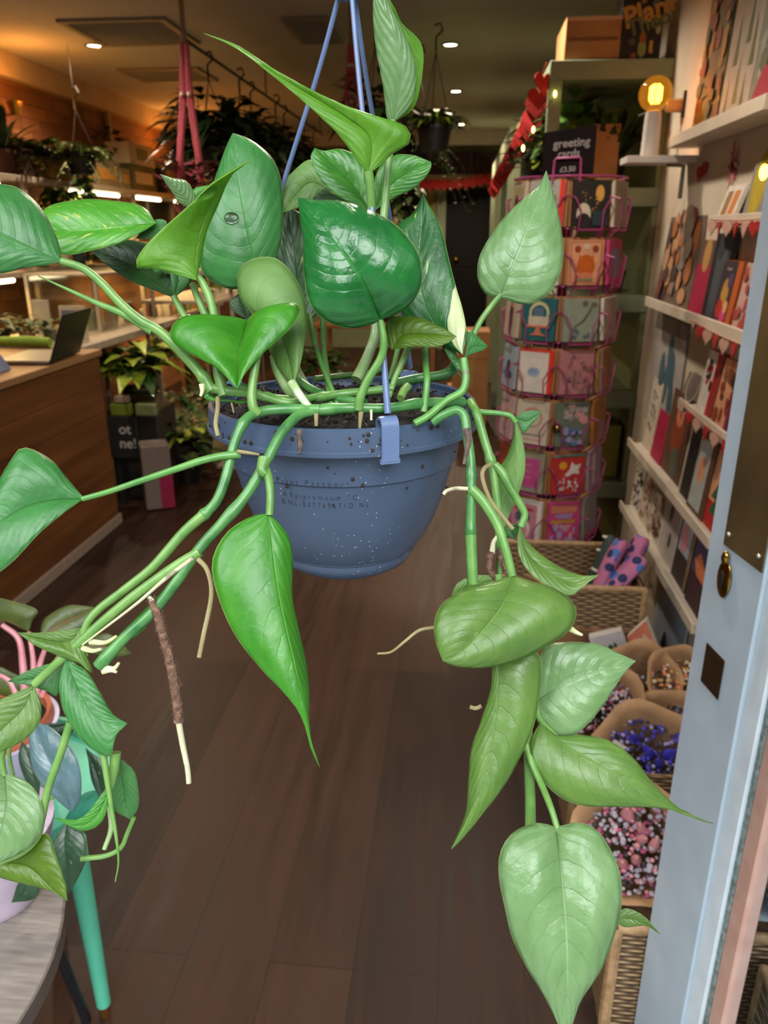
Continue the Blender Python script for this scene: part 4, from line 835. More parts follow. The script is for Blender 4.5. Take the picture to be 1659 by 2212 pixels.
for k in range(6):
    potted('potted_plant', 'tiny green pot plant on the upper tier of the white stand, %s' % ['nearest', 'second', 'third', 'fourth', 'fifth', 'farthest'][k], 'plant', (-1.95, 5.92+k*.22, 1.06), .04, .06, whitep, 'bush', (.05, .05, .06), 26, .06, .035, [g_mid, g_fern], 20+k, group='tiny plants on the white stand', up=.03)
for k in range(8):
    potted('potted_plant', 'little dark green plant on the lower tier of the white stand, %s' % ['nearest', 'second', 'third', 'fourth', 'fifth', 'sixth', 'seventh', 'farthest'][k], 'plant', (-1.88, 5.88+k*.17, .78), .035, .05, g_black if k % 2 else whitep, 'bush', (.04, .04, .05), 20, .05, .03, [g_mid, g_dark], 30+k, group='little plants on the white stand', up=.025)
# things standing on the counter behind the laptop
def countpot(x, y, r, h, pm, fk, R, n, l, w, fm, lab, seed): p = PZ(x, y, ZT); return potted('potted_plant', lab, 'plant', p, r, h, pm, fk, R, n, l, w, fm, seed, up=.02)
countpot(-2, 742, .07, .07, g_black, 'bush', (.1, .1, .08), 40, .1, .05, [g_dark, g_mid], 'leafy plant at the left end of the counter', 50)
countpot(62, 738, .045, .05, M('pot_clay', '#b07c5c', .7), 'bush', (.08, .08, .09), 50, .07, .03, [g_mid, g_fern], 'small bushy plant in a clay pot on the counter', 51)
countpot(110, 735, .04, .06, M('pot_grey', '#6d7060', .5), 'bush', (.06, .06, .08), 30, .06, .03, [g_fern, g_mid], 'small plant in a grey pot in front of the white price card', 52)
p = PZ(98, 728, ZT); t = thing('price_stand', p, 'tall blank pale card standing on the counter', 'sign'); mb = MB(); mb.box(p+Vector((0, 0, .11)), (.1, .012, .2), M('card_greyish', '#a39a90', .6)); mb.box(p+Vector((0, 0, .006)), (.11, .05, .012), shw); mb.build('card', t, bevel=.001)
p = PZ(165, 738, ZT); t = thing('price_stand', p, 'pale card with orange and blue print behind the laptop', 'sign'); mb = MB(); mb.box(p+Vector((0, 0, .1)), (.15, .012, .19), M('card_cream', '#c4b8a2', .6)); mb.build('card', t, bevel=.001)
mb = MB(); mb.box(p+Vector((0, -.008, .16)), (.12, .004, .02), M('print_blue', '#54607c', .6)); mb.box(p+Vector((.03, -.008, .11)), (.03, .004, .03), M('print_orange', '#c07838', .6)); mb.build('printed_panel', t)
# glass dome/cabinet on the middle shelf line, behind the counter
gp = PX(150, 640, -2.45)
t = thing('glass_cabinet', (-2.45, 5.0, 0), 'white-framed glass cabinet with a worktop behind the counter', 'cabinet')
mb = MB(); fg = MATS.get('clear_film') or film('clear_film', '#fbfaf4', .1, .08)
for a, b_, c, d in ((-2.62, -2.61, 4.62, 5.5), (-2.2, -2.19, 4.62, 5.5)): mb.bx(a, b_, c, d, .97, 1.3, fg)
mb.bx(-2.61, -2.2, 4.62, 4.63, .97, 1.3, fg); mb.build('glass_panel', t)
mb = MB(); mb.bx(-2.66, -2.0, 3.95, 5.51, .93, .97, shw); mb.build('worktop', t, bevel=.002)
mb = MB(); mb.bx(-2.63, -2.18, 4.61, 5.51, 1.3, 1.31, shw)
for a in (-2.63, -2.2):
    for b_ in (4.61, 5.49): mb.bx(a, a+.02, b_, b_+.02, 0, 1.3, shw)
mb.build('frame', t)
for i in range(5):
    jar(Vector((-2.3-.06*(i % 2), 4.72+.15*i, .97)), .04, .12, M('prod'+prod_cols[(i*7+2) % 10]), lidm, '%s pot inside the glass cabinet' % cname[prod_cols[(i*7+2) % 10]], grp='pots in the glass cabinet')
# ---------------------------------------------------------------- floor plants past the counter
def fl(x, y): return PZ(x, y, 0)
p = fl(300, 990); p = Vector((-1.93, 4.5, 0))
t = thing('display_crate', p, 'dark crate under the bright lime-leaved plant', 'crate')
mb = MB(); mb.box(p+Vector((0, 0, .27)), (.3, .32, .54), M('crate_dark', '#2a2018', .7)); mb.build('crate_body', t, bevel=.003)
t = potted('potted_plant', 'plant with big lime-yellow leaves at the end of the counter', 'plant', p+Vector((-.0, 0, .54)), .11, .12, g_black, 'bush', (.17, .17, .15), 64, .25, .13, [g_lime, g_lime, g_lime, g_mid, g_dark], 61, .4, up=.15)
p = PY(273, 990, 4.2); p.z = 0
t = thing('chalk_sign', p, 'black board with white chalk lettering beside the counter end', 'sign')
a = PY(235, 900, 4.2); b_ = PY(302, 990, 4.2)
mb = MB(); mb.bx(a.x-.02, b_.x, 4.2, 4.215, max(0.01, b_.z), a.z, M('chalk_black', '#12110f', .8)); mb.build('board', t, bevel=.001)
mb = MB(); chalk = M('chalk', '#b7b1a8', .9)
addtext(mb, 'ot', .085, (a.x+.05, 4.198, a.z-.1), (1, 0, 0), (0, 0, 1), chalk, 'LEFT', .001); addtext(mb, 'ne!', .085, (a.x+.045, 4.198, a.z-.185), (1, 0, 0), (0, 0, 1), chalk, 'LEFT', .001); mb.build('lettering', t)
mb = MB(); mb.bx(a.x, a.x+.03, 4.216, 4.3, 0, a.z, M('chalk_black')); mb.build('leg', t)
# clear carrier bag with green contents standing on the board's top ledge / crate
za, zb2 = PY(285, 900, 4.24).z, PY(285, 850, 4.24).z; px_ = PY(290, 880, 4.24).x
t = thing('clear_bag', (px_, 4.24, za-.01), 'clear plastic bag of green goods above the chalk board', 'bag')
mb = MB(); mb.box((px_, 4.245, (za+zb2)/2), (.3, .07, zb2-za), fg); mb.build('film', t, bevel=.01)
mb = MB(); hz = (zb2-za); mb.box((px_-.08, 4.245, za+hz*.3), (.12, .05, hz*.5), M('pack_green', '#7f9032', .6)); mb.box((px_+.07, 4.245, za+hz*.32), (.12, .05, hz*.5), M('pack_green2', '#7f8a5a', .6)); mb.box((px_-.07, 4.245, za+hz*.75), (.08, .05, hz*.3), M('pack_pale', '#b9a48f', .6)); mb.build('contents', t, bevel=.006)
a = PY(300, 985, 4.1); b_ = PY(360, 880, 4.1)
t = thing('gift_carton', (a.x+.05, 4.2, 0), 'carton with a pale top and a magenta side next to the chalk board', 'box')
mb = MB(); R_ = Matrix.Rotation(radians(28), 3, 'Z'); mb.box((a.x+.05, 4.2, .2), (.16, .16, .38), M('carton_taupe', '#6f6158', .6), R=R_); mb.build('carton', t, bevel=.003)
mb = MB(); mb.box(Vector((a.x+.05, 4.2, .13))+R_ @ Vector((.045, -.002, -.02)), (.076, .162, .2), M('magenta_card', '#8e0f3c', .5), R=R_); mb.build('magenta_panel', t, bevel=.001)
for k, (x, y, Y, mm, lab, fk, l, w) in enumerate(((395, 905, 4.7, [g_mid, g_lime, g_dark], 'olive leafy plant in a black pot right of the magenta carton', 'bush', .16, .07), (425, 900, 5.2, [g_dark, g_mid], 'dark leafy plant on the floor behind the hanging pot', 'bush', .15, .06), (380, 850, 5.6, [g_dark, g_dusk], 'dark plant on the floor, farther back past the counter', 'bush', .15, .06), (700, 780, 7.5, [g_dark, g_mid], 'floor plant with yellowish leaves seen under the hanging leaves', 'bush', .2, .09))):
    p = PY(x, y+40, Y); p.z = 0
    potted('potted_plant', lab, 'plant', p, .12, .2, g_black, fk, (.2, .2, .2), 70, l, w, mm, 70+k, up=.12)
for (x, y, Y, w, h, m, lab) in ((450, 800, 7.5, .5, .35, M('bench_wood', '#8c5f3c', .6), 'low wooden bench beyond the counter'), ):
    p = PY(x, y, Y); t = thing('bench', (p.x, Y, 0), lab, 'bench'); mb = MB(); mb.bx(p.x-.25, p.x+.5, Y-.2, Y+.2, .4, .44, m); mb.build('seat', t, bevel=.002)
    for sx in (-.22, .44):
        mb = MB(); mb.bx(p.x+sx, p.x+sx+.04, Y-.18, Y+.18, 0, .4, m); mb.build('leg', t, bevel=.002)
p = PY(680, 815, 7.8); t = thing('display_table', (-.9, 8.2, 0), 'low dark table with flower pots far back in the middle', 'table')
mb = MB(); mb.bx(-1.5, -.2, 7.9, 8.6, .62, .66, M('bench_wood')); mb.build('tabletop', t, bevel=.002)
for sx in (-1.45, -.29):
    for sy in (7.95, 8.5): mb = MB(); mb.bx(sx, sx+.05, sy, sy+.05, 0, .62, M('bench_wood')); mb.build('leg', t)
yel = M('petal_yellow', '#d99a1c', .6); red_ = M('petal_red', '#b5352a', .6)
for k, (x, m, c_) in enumerate(((-1.3, yel, 'yellow'), (-1.0, red_, 'red'), (-.75, yel, 'yellow'), (-.5, red_, 'red'))):
    potted('flower_pot', '%s flowers in a pot on the low dark table, %s' % (c_, ['far left', 'second', 'third', 'far right'][k]), 'plant', (x, 8.2, .66), .07, .1, g_black, 'bush', (.1, .1, .1), 60, .06, .045, [m, g_dark, g_mid, m], 90+k, group='flowers on the low table', up=.08)
# ---------------------------------------------------------------- hanging rail plants
iron = M('iron_black'); col_stripe = M('stripe_pale', '#a8b87a', .5)
ra = PZ(397, 84, 2.45); RXr = ra.x
t = thing('ceiling_rail', ra, 'black metal rail under the ceiling carrying the hanging plants', 'rail')
mb = MB(); mb.tube([ra, (RXr, 8.3, 2.45)], .009, iron, 8); mb.build('bar', t)
for y in (ra.y+.02, 6, 8.2): mb = MB(); mb.tube([(RXr, y, 2.45), (RXr, y, ZC)], .005, iron, 6); mb.build('hanger', t)
def hangpot(x, y, z, lab, fm, seed, kind='bush', R=(.2, .2, .17), n=120, l=.15, w=.06, rope=iron, zt=2.45, potm_=None, grp='plants hanging from the rail', droop=.5):
    p = Vector((x, y, z)); t = thing('hanging_planter', p, lab, 'plant', grp)
    pot_on(p, .1, .13, potm_ or g_black, t)
    mb = MB()
    for k in range(3):
        a = 2*pi*k/3+.4; mb.tube([p+Vector((.1*cos(a), .1*sin(a), .12)), Vector((x, y, zt-.12))], .0025, rope, 5)
    mb.tube([Vector((x, y, zt-.12)), Vector((x, y, zt-.05)), Vector((x+.035, y, zt-.02)), Vector((x+.02, y, zt+.015)), Vector((x-.01, y, zt+.005))], .006, iron, 6)
    mb.build('hook_wires', t); foliage(t, p+Vector((0, 0, .1)), R, n, l, w, fm, kind, seed, droop)
    return t
ords = ['nearest', 'second', 'third', 'fourth', 'fifth', 'sixth', 'farthest']
for k, y in enumerate((4.65, 5.1, 5.55, 6.05, 6.55, 7.1, 7.8)):
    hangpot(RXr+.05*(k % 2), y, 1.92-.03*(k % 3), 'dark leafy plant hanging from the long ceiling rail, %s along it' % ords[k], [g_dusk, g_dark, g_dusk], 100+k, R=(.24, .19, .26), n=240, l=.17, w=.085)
hangpot(-.5, 4.7, 2.06, 'hanging fern behind the strap of the front pot, upper middle', [g_dusk, g_dark], 120, R=(.2, .2, .2), n=120, zt=2.6, grp='plants hanging at the right of the middle')
hangpot(-.3, 5.35, 1.92, 'drooping fern with bright tips hanging right of the middle', [g_dark, g_fern, g_dusk], 121, 'fern', n=40, l=.38, w=.07, zt=2.6, grp='plants hanging at the right of the middle', droop=.6)
hangpot(-.18, 4.85, 1.98, 'staghorn-like plant with yellow-green fingers hanging right of the middle', [g_lime, g_mid, g_dark, g_dark], 122, 'upright', n=70, l=.36, w=.07, zt=2.6, grp='plants hanging at the right of the middle', droop=.75)
hangpot(-.55, 6.2, 1.9, 'dark trailing plant hanging behind the front pot', [g_dusk, g_dark], 123, 'trail', R=(.2, .2, .45), n=40, l=.09, w=.05, zt=2.6, grp='plants hanging at the right of the middle')
hangpot(-2.5, 5.3, 1.9, 'plant with green-white striped fronds hanging from a hook above the top shelf', [g_fern, g_dark, g_dusk, col_stripe], 124, 'fern', n=40, l=.32, w=.08, zt=2.4, grp=None)
# pink macrame hangers
mb = MB(); mb.tube([(-2.5, 5.3, 2.4), (-2.5, 5.3, ZC)], .002, iron, 5); mb.build('ceiling_line', bpy.data.objects['hanging_planter.011'])
pink = M('macrame_pink', '#b5525a', .9, col2='#963c46', scale=120, bump=.6)
def macrame(xa, ya, xb, yb, Y, lab, w, flowers=True):
    a = PY(xa, ya, Y); b_ = PY(xb, yb, Y); t = thing('macrame_hanger', b_, lab, 'plant hanger')
    mb = MB(); 
    for s in (-1, 1):
        for k in (-1, 0, 1):
            q = spline([a+Vector((s*.012, 0, 0)), a.lerp(b_, .35)+Vector((s*w*.35+k*.008, 0, 0)), a.lerp(b_, .8)+Vector((s*w+k*.008, 0, 0)), b_+Vector((s*w*1.05, k*.05, 0))], 20)
            mb.tube(q, [.0095+.0015*sin(i*2.2) for i in range(20)], pink, 6)
    mb.build('cords', t)
    mb = MB(); mb.tube([a+Vector((0, 0, .0)), Vector((a.x, a.y, ZC))], .012, M('macrame_rope', '#8a7358', .8), 8); mb.build('top_knot', t)
    mb = MB(); bead = M('bead_pale', '#cdbfa4', .3)
    for s in (-1, 1): mb.ball(a.lerp(b_, .33)+Vector((s*w*.35, -.012, 0)), .011, bead, 6)
    mb.build('beads', t)
    if flowers:
        p = b_+Vector((0, 0, -.1)); mb = MB(); mb.tube([b_+Vector((w*1.05, 0, 0)), p+Vector((.085, 0, .05)), p+Vector((.05, 0, -.006)), p+Vector((-.05, 0, -.006)), p+Vector((-.085, 0, .05)), b_+Vector((-w*1.05, 0, 0))], .006, pink, 6); mb.build('sling', t); t2 = thing('flower_pot', p, 'pink-flowered plant in the macrame hanger at the left', 'plant'); pot_on(p, .075, .12, terracotta, t2)
        foliage(t2, p+Vector((0, 0, .16)), (.15, .15, .12), 90, .07, .05, [M('petal_pink', '#8f3a4a', .6), g_dark, M('petal_pink')], 'bush', 131, .2)
    return t
macrame(398, 92, 412, 420, 3.95, 'dusty pink macrame plant hanger at the upper left', .05)
macrame(758, 95, 762, 235, 4.6, 'dusty pink macrame hanger behind the pot straps', .03, False)
p = PY(395, 455, 4.3); potted('potted_plant', 'dark plant standing behind the pointed leaf tips at the left', 'plant', (p.x, 5.1, 1.32), .07, .08, g_black, 'bush', (.12, .12, .14), 60, .08, .05, [g_dusk, g_dark], 133, up=.08).location
mb = MB(); mb.bx(p.x-.25, p.x+.25, 4.95, 5.25, 1.29, 1.32, shw); mb.bx(p.x-.01, p.x+.01, 5.09, 5.11, 0, 1.29, shw); mb.bx(p.x-.15, p.x+.15, 4.98, 5.22, 0, .02, shw); o = mb.build('side_table', bevel=.002); tag(o, 'tall slim side table under the dark plant at the left', 'table')
# ---------------------------------------------------------------- back of the shop
a = PY(965, 402, YB-.02); b_ = PY(1068, 402, YB-.02)
mb = MB(); dm = M('door_black', '#08090b', .6, spec=.2); mb.bx(a.x, b_.x, YB-.05, YB-.002, 0, 2.08, dm)
for z0, z1 in ((.15, .95), (1.1, 1.95)): mb.bx(a.x+.1, b_.x-.1, YB-.056, YB-.049, z0, z1, dm)
dr = struct(mb.build('door_2', bevel=.003)); k = PY(985, 560, YB-.09)
mb = MB(); mb.ball(k, .03, M('brass_cap'), 8); mb.tube([k, k+Vector((0, .05, 0))], .012, M('brass_cap'), 8); mb.build('door_knob', dr)
cream_ = M('cream_paint', '#b9b08e', .7)
mb = MB(); mb.bx(a.x-.12, a.x-.002, YB-.06, YB, 0, 2.16, sage); mb.bx(b_.x+.002, b_.x+.12, YB-.06, YB, 0, 2.16, sage); struct(mb.build('trim_5', smooth=False))
t = thing('book_shelf', (a.x-.8, YB-.3, 2.17), 'pale shelf of books above the black back door', 'shelf')
mb = MB(); mb.bx(a.x-.75, b_.x+.05, YB-.3, YB-.001, 2.17, 2.23, cream_); mb.build('board', t, bevel=.002)
rd = random.Random(5); x = a.x-.5; i = 0
bc = ['#2b1a35', '#3a2748', '#1e1a1a', '#4b2a35', '#22263a', '#5a3a4a']
bn = ['deep purple', 'violet', 'black', 'wine red', 'navy blue', 'plum']
while x < b_.x-.02:
    w_ = rd.uniform(.03, .06); h = rd.uniform(.2, .27); c = bc[i % 6]; k_ = (x-a.x+.5)/(b_.x-a.x+.5)
    t2 = thing('book', (x+w_/2, YB-.2, 2.23), '%s book above the back door, %s' % (bn[i % 6], 'left third of the row' if k_ < .33 else 'middle of the row' if k_ < .66 else 'right third of the row'), 'book', 'books above the back door')
    mb = MB(); mb.bx(x, x+w_-.004, YB-.27, YB-.1, 2.23, 2.23+h, M('book'+c, c, .6)); mb.build('cover', t2, bevel=.002); mb = MB(); mb.bx(x+.004, x+w_-.008, YB-.265, YB-.105, 2.23+h-.002, 2.23+h+.001, bxw); mb.build('pages', t2); x += w_; i += 1
t = thing('wall_unit', (a.x-.75, YB-.3, 1.4), 'pale wall unit with a black appliance left of the back door', 'shelf')
mb = MB(); mb.bx(a.x-.72, a.x-.15, YB-.3, YB-.001, 1.52, 1.6, cream_); mb.bx(a.x-.72, a.x-.15, YB-.02, YB-.001, 1.6, 2.15, M('panel_yellow', '#8f8a4c', .7)); mb.build('board', t, bevel=.002)
t = thing('appliance', (a.x-.4, YB-.2, 1.6), 'black boxy appliance on the pale unit left of the back door', 'appliance')
mb = MB(); mb.bx(a.x-.55, a.x-.2, YB-.29, YB-.05, 1.6, 1.78, blackp); mb.build('body', t, bevel=.01); mb = MB(); mb.bx(a.x-.52, a.x-.3, YB-.296, YB-.29, 1.63, 1.75, M('glass_dark', '#222222', .1)); mb.build('window', t)
t = thing('pale_jug', (a.x-.65, YB-.2, 1.6), 'cream jug on the pale unit left of the back door', 'jug'); mb = MB(); mb.lathe([(.0005, 0), (.06, 0), (.07, .1), (.05, .2), (.055, .24), (.045, .24), (.04, .2)], t.location, cream_, 20); mb.build('body', t); mb = MB(); mb.tube([t.location+Vector((.05, -.02, .2)), t.location+Vector((.1, -.02, .16)), t.location+Vector((.07, -.02, .07))], .008, cream_, 8); mb.build('handle', t)
# boxes stacked at the foot of the sage shelving
for k, (x, y, w_, h, z, lab) in enumerate(((1055, 700, .34, .3, 0, 'kraft carton at the bottom of the pile in front of the sage shelving'), (1052, 655, .3, .26, .3, 'kraft carton on top of the bottom one by the sage shelving'), (1050, 640, .26, .22, .56, 'topmost kraft carton of the pile by the sage shelving'))):
    X0 = .08; t = boxthing('cardboard_box', lab, 'box', (X0+.02*k, 6.6, z+h/2+.0005), (w_, .34, h-.001), kraft)
    mb = MB(); mb.box((X0+.02*k, 6.429, z+h/2), (.05, .002, h-.01), M('tape', '#b08a5a', .4)); mb.build('tape', t)
# heart bunting
redf = M('felt_red', '#b3211c', .85, col2='#8f1512', scale=80)
def heart(mb, o, ux, uy, s, m, th=.004):
    pts = []
    for i in range(20):
        a_ = 2*pi*i/20; pts.append(((16*sin(a_)**3)/17*s*.5, (13*cos(a_)-5*cos(2*a_)-2*cos(3*a_)-cos(4*a_))/17*s*.5))
    ux = Vector(ux).normalized(); uy = Vector(uy).normalized(); n = ux.cross(uy)
    mb.hexa([Vector(o)+ux*p[0]+uy*p[1] for p in pts], n*th, m)
def bunting(name, lab, pts, n, s, mats, side=None, grp=None, jit=.25, sag=0, face=None):
    q = spline(pts, n*2+1); t = thing(name, q[0], lab, 'bunting', grp); rdd = random.Random(len(lab))
    mb = MB(); mb.tube(q, .0025, mats[0], 5); mb.build('cord', t)
    for i in range(n):
        p = q[2*i+1]; d = (q[2*i+2]-q[2*i]); d.z = 0; d = Vector(face) if face else d.normalized(); d = Matrix.Rotation(rdd.uniform(-jit, jit), 3, 'Z') @ d
        mb = MB(); heart(mb, p+Vector((0, 0, -s*.42)), d, (0, 0, 1), s, mats[i % len(mats)]); mb.build('heart', t)
    return t
bunting('heart_bunting', 'red felt heart bunting across the shelf above the black back door', [PY(905, 385, 10.62), PY(985, 384, 10.6), PY(1062, 372, 10.6)], 10, .17, [redf], jit=.1)
# ================================================================ glazed shop door, standing open at the right
K = PZ(1570, 1245, 1.07); da = radians(-10.5); DD = Vector((-sin(da), -cos(da), 0)); DN = Vector((-cos(da), sin(da), 0))     # DD runs towards the hinge, DN faces the doorway
def PD(x, y):
    r = ray(x, y); return EYE+r*((K-EYE).dot(DN)/r.dot(DN))
def sd(x, y): return (PD(x, y)-K).dot(DD)
paint = M('door_paint', '#b9c8d4', .45, col2='#adbdca', scale=14, bump=.05); bead = M('door_bead_paint', '#dbe7ef', .4, col2='#ccd9e2', scale=18); oldp = M('weathered_edge', '#59655f', .85, col2='#8fa0a0', scale=90, bump=.6); pinkw = M('pinkish_frame', '#c9a394', .5, col2='#b98f80', scale=20)
s0, s1, s2, s3, s4 = sd(1457, 1650), sd(1575, 1650), sd(1612, 1650), sd(1622, 1650), sd(1655, 1650)
door = struct(bpy.data.objects.new('door_1', None)); COL.objects.link(door); door.location = (K.x, K.y, 0)
KB = Vector((K.x, K.y, 0)); RD = Matrix((DD, DN, Vector((0, 0, 1)))).transposed()
def dbox(mb, a, b_, n0, n1, z0, z1, m): mb.box(KB+DD*((a+b_)/2)+DN*((n0+n1)/2)+Vector((0, 0, (z0+z1)/2)), (abs(b_-a), abs(n1-n0), z1-z0), m, R=RD)
W_ = .74
def dpart(nm, f, bev=.002): mb = MB(); f(mb); return mb.build(nm, door, bevel=bev)
def stiles(mb):
    dbox(mb, s0, s1, -.044, 0, .02, 2.1, paint); dbox(mb, W_-.11, W_, -.044, 0, .02, 2.1, paint)
    dbox(mb, s1, W_-.11, -.044, 0, .02, .06, paint); dbox(mb, s1, W_-.11, -.044, 0, 1.98, 2.1, paint)
dpart('door_frame', stiles)
dpart('glazing_bead', lambda mb: (dbox(mb, s1, s2, -.036, -.006, .06, 1.98, bead)))
dpart('weathered_putty', lambda mb: dbox(mb, s2, s3, -.034, -.012, .06, 1.98, oldp), .001)
dpart('inner_frame', lambda mb: (dbox(mb, s3, s4, -.04, -.014, .06, 1.98, pinkw)))
dpart('glass_panel', lambda mb: dbox(mb, s4, W_-.11, -.026, -.022, .06, 1.98, film('door_glass', '#f6fbff', .05, .02)), 0)
def onD(x, y): p = PD(x, y); return (p-K).dot(DD), p.z
brs = M('old_brass', '#8d7a54', .45, .75, col2='#6d5c3e', scale=7)
pl0, pz = onD(1565, 1175); pl1, _ = onD(1648, 1240)
pp = dpart('finger_plate', lambda mb: dbox(mb, pl0, pl1, .0002, .0025, pz, pz+.62, brs), .001)
mb = MB()
for (a, z) in ((pl0+.012, pz+.02), (pl1-.012, pz+.02), (pl0+.012, pz+.6), (pl1-.012, pz+.6)): mb.ball(KB+DD*a+DN*.0026+Vector((0, 0, z)), .004, M('screw_steel', '#b9b4a4', .3, .8), 6)
o = mb.build('screw', door)
gb = M('gold_brass', '#b08c3c', .2, 1)
e0, ez = onD(1569, 1250); c = KB+DD*e0+DN*.004+Vector((0, 0, ez))
mb = MB(); mb.ball(c, .03, gb, 14, sc=(.6, .14, 1.0), R=RD); mb.build('escutcheon', door)
mb = MB(); mb.ball(c+Vector((0, 0, .034))+DN*.003, .009, gb, 8, sc=(.8, .6, 1.2), R=RD); mb.build('keyhole_cover', door)
mb = MB(); mb.ball(c+DN*.004, .011, M('key_hole_dark', '#1a130a', .6), 8, sc=(.5, .2, 1.3), R=RD); mb.build('keyhole', door)
l0, lz = onD(1515, 1470); l1, lz1 = onD(1560, 1430); _, lzt = onD(1528, 1387)
dpart('latch_plate', lambda mb: dbox(mb, l0, onD(1567, 1428)[0], .0002, .002, lz, lzt, M('latch_dark', '#4a3620', .4, .6)), .001)
# ================================================================ card ledges on the right wall
WX = XR-.002
ledge = M('ledge_white', '#cfc4b0', .5, col2='#c4b8a4', scale=10)
def led(nm, x0, y0, x1, y1, lab, d=.075):
    a = PX(x0, y0, XR-d); b_ = PX(x1, y1, XR-d); z = a.z; yn = max(.75, b_.y) if b_ else .9
    t = thing('picture_ledge', (XR-d/2, a.y, z), lab, 'shelf', 'picture ledges on the right wall')
    mb = MB(); mb.bx(XR-d, WX, yn, a.y, z-.014, z, ledge); mb.build('shelf_board', t, bevel=.0015)
    mb = MB(); mb.bx(XR-d-.01, XR-d, yn, a.y, z-.014, z+.022, ledge); mb.build('front_lip', t, bevel=.0015); return z
Z0 = led('', 1447, 312, 1659, 226, 'highest white picture ledge, above eye level, holding wrapped sheets', .1)
Z1 = led('', 1398, 652, 1640, 748, 'white picture ledge with the orange book, hearts hung along its near half')
ZM = led('', 1470, 872, 1570, 958, 'short white ledge with heart bunting and the red-spined book')
Z2 = led('', 1360, 955, 1535, 1185, 'white picture ledge with the magenta folder and the wood-framed print')
Z3 = led('', 1342, 1090, 1500, 1360, 'lowest white picture ledge, holding dark sunset photographs')
ZA = led('', 1535, 482, 1659, 484, 'short near ledge with red hearts and tilted cards at eye level', .06)
def col(c, r=.6, **k): return M('c'+c, c, r, **k)
class Face:
    """flat rectangle in space to decorate: o = lower left, ux/uy unit, w, h, outward normal n"""
    def __init__(s, o, ux, uy, w, h): s.o = Vector(o); s.ux = Vector(ux).normalized(); s.uy = Vector(uy).normalized(); s.n = s.ux.cross(s.uy); s.w = w; s.h = h; s.k = 0; s.mb = MB()
    def pt(s, u, v): return s.o+s.ux*u*s.w+s.uy*v*s.h+s.n*(.0004+.00025*s.k)
    def rect(s, u0, v0, u1, v1, m): s.k += 1; s.mb.hexa([s.pt(u0, v0), s.pt(u1, v0), s.pt(u1, v1), s.pt(u0, v1)], s.n*.0002, m); return s
    def poly(s, pts, m): s.k += 1; s.mb.hexa([s.pt(*p) for p in pts], s.n*.0002, m); return s
    def disc(s, u, v, r, m, ry=None, n=14): r_ = ry or r; return s.poly([(u+r*cos(2*pi*i/n), v+r_*s.w/s.h*sin(2*pi*i/n)) for i in range(n)], m)
    def blobs(s, n, r, ms, seed=1, u0=.1, u1=.9, v0=.1, v1=.9):
        rd = random.Random(seed)
        for i in range(n): s.disc(rd.uniform(u0, u1), rd.uniform(v0, v1), r*rd.uniform(.5, 1.2), rd.choice(ms), r*rd.uniform(.5, 1.4), 7)
        return s
    def text(s, t, u, v, size, m, align='CENTER', bold=0): s.k += 1; addtext(s.mb, t, size*s.h, s.pt(u, v), s.ux, s.uy, m, align, bold, .0001); return s
def witem(nm, lab, cat, L_, R_, T_, m, art=None, th=.012, X=None, lean=.02, z0=None, grp=None, edge=None):
    X = X or XR-.03; a = PX(*L_, X); b_ = PX(*R_, X); tp = PX(*T_, X); zb = z0 if z0 is not None else a.z; h = tp.z-zb; Y0, Y1 = a.y, b_.y
    t = thing(nm, (X, (Y0+Y1)/2, zb), lab, cat, grp)
    up_ = Vector((lean, 0, h)); o = Vector((X, Y0, zb+.001)); w = Y0-Y1
    mb = MB(); mb.hexa([o, o+Vector((0, -w, 0)), o+Vector((0, -w, 0))+up_, o+up_], (th, 0, 0), edge or m); mb.build('cover' if 'book' in nm else 'card_body', t, bevel=.001)
    F = Face(o, (0, -1, 0), up_, w, up_.length); F.rect(0, 0, 1, 1, m)
    if art: art(F)
    F.mb.build('printed_front', t, smooth=False); return t
cl = film('wrap_film', '#f2efe8', .16, .15)
teal = col('#24404a'); mag = col('#a5103f'); orange = col('#c05a14'); redc = col('#b0201c'); cream = col('#c9bca6'); white = col('#d8d0c4'); blk = col('#191716'); grey = col('#8d877e'); pinkc = col('#cf8f93'); hot = col('#c23e73'); greenc = col('#2f5a3a'); lime = col('#6f8f2c'); navy = col('#1f2b3e'); peach = col('#d99c74'); gold = col('#b98a35'); brown = col('#5c3a28'); blue = col('#4a6ca0'); purple = col('#4d3a66'); lilac = col('#9a8fb8'); taupe = col('#71645c'); salmon = col('#cf7a5c'); palebl = col('#9fb0bd'); rust = col('#8f3e20')
# top ledge
witem('wrapped_sheet', 'film-wrapped sheet of gold and rust botanical print on the highest ledge', 'wrapping paper', (1492, 292), (1545, 268), (1540, -60), col('#6f6238'), lambda F: F.blobs(40, .1, [col('#8a4a2c'), gold, col('#4c5030'), col('#7a3c2c'), col('#a07a2c')], 3, .05, .95, .05, .95), z0=Z0)
witem('wrapped_sheet', 'film-wrapped sheet of white paper with tall green pine trees', 'wrapping paper', (1548, 268), (1610, 246), (1590, -60), col('#b9ae9c'), lambda F: [F.poly([(u-.07, v), (u+.07, v), (u, v+.3)], col('#5c6a2c')) for u, v in ((.2, .05), (.5, .15), (.75, .02), (.3, .4), (.65, .5), (.85, .35))], X=XR-.032, z0=Z0)
witem('wrapped_sheet', 'grey-green patterned sheet with a magenta corner on the highest ledge', 'wrapping paper', (1612, 246), (1700, 210), (1660, -60), col('#7f8474'), lambda F: (F.blobs(30, .1, [col('#59654c'), col('#9a9c8c')], 6), F.poly([(.0, 0), (.9, 0), (.95, .5), (.3, .32)], mag)), X=XR-.034, z0=Z0)
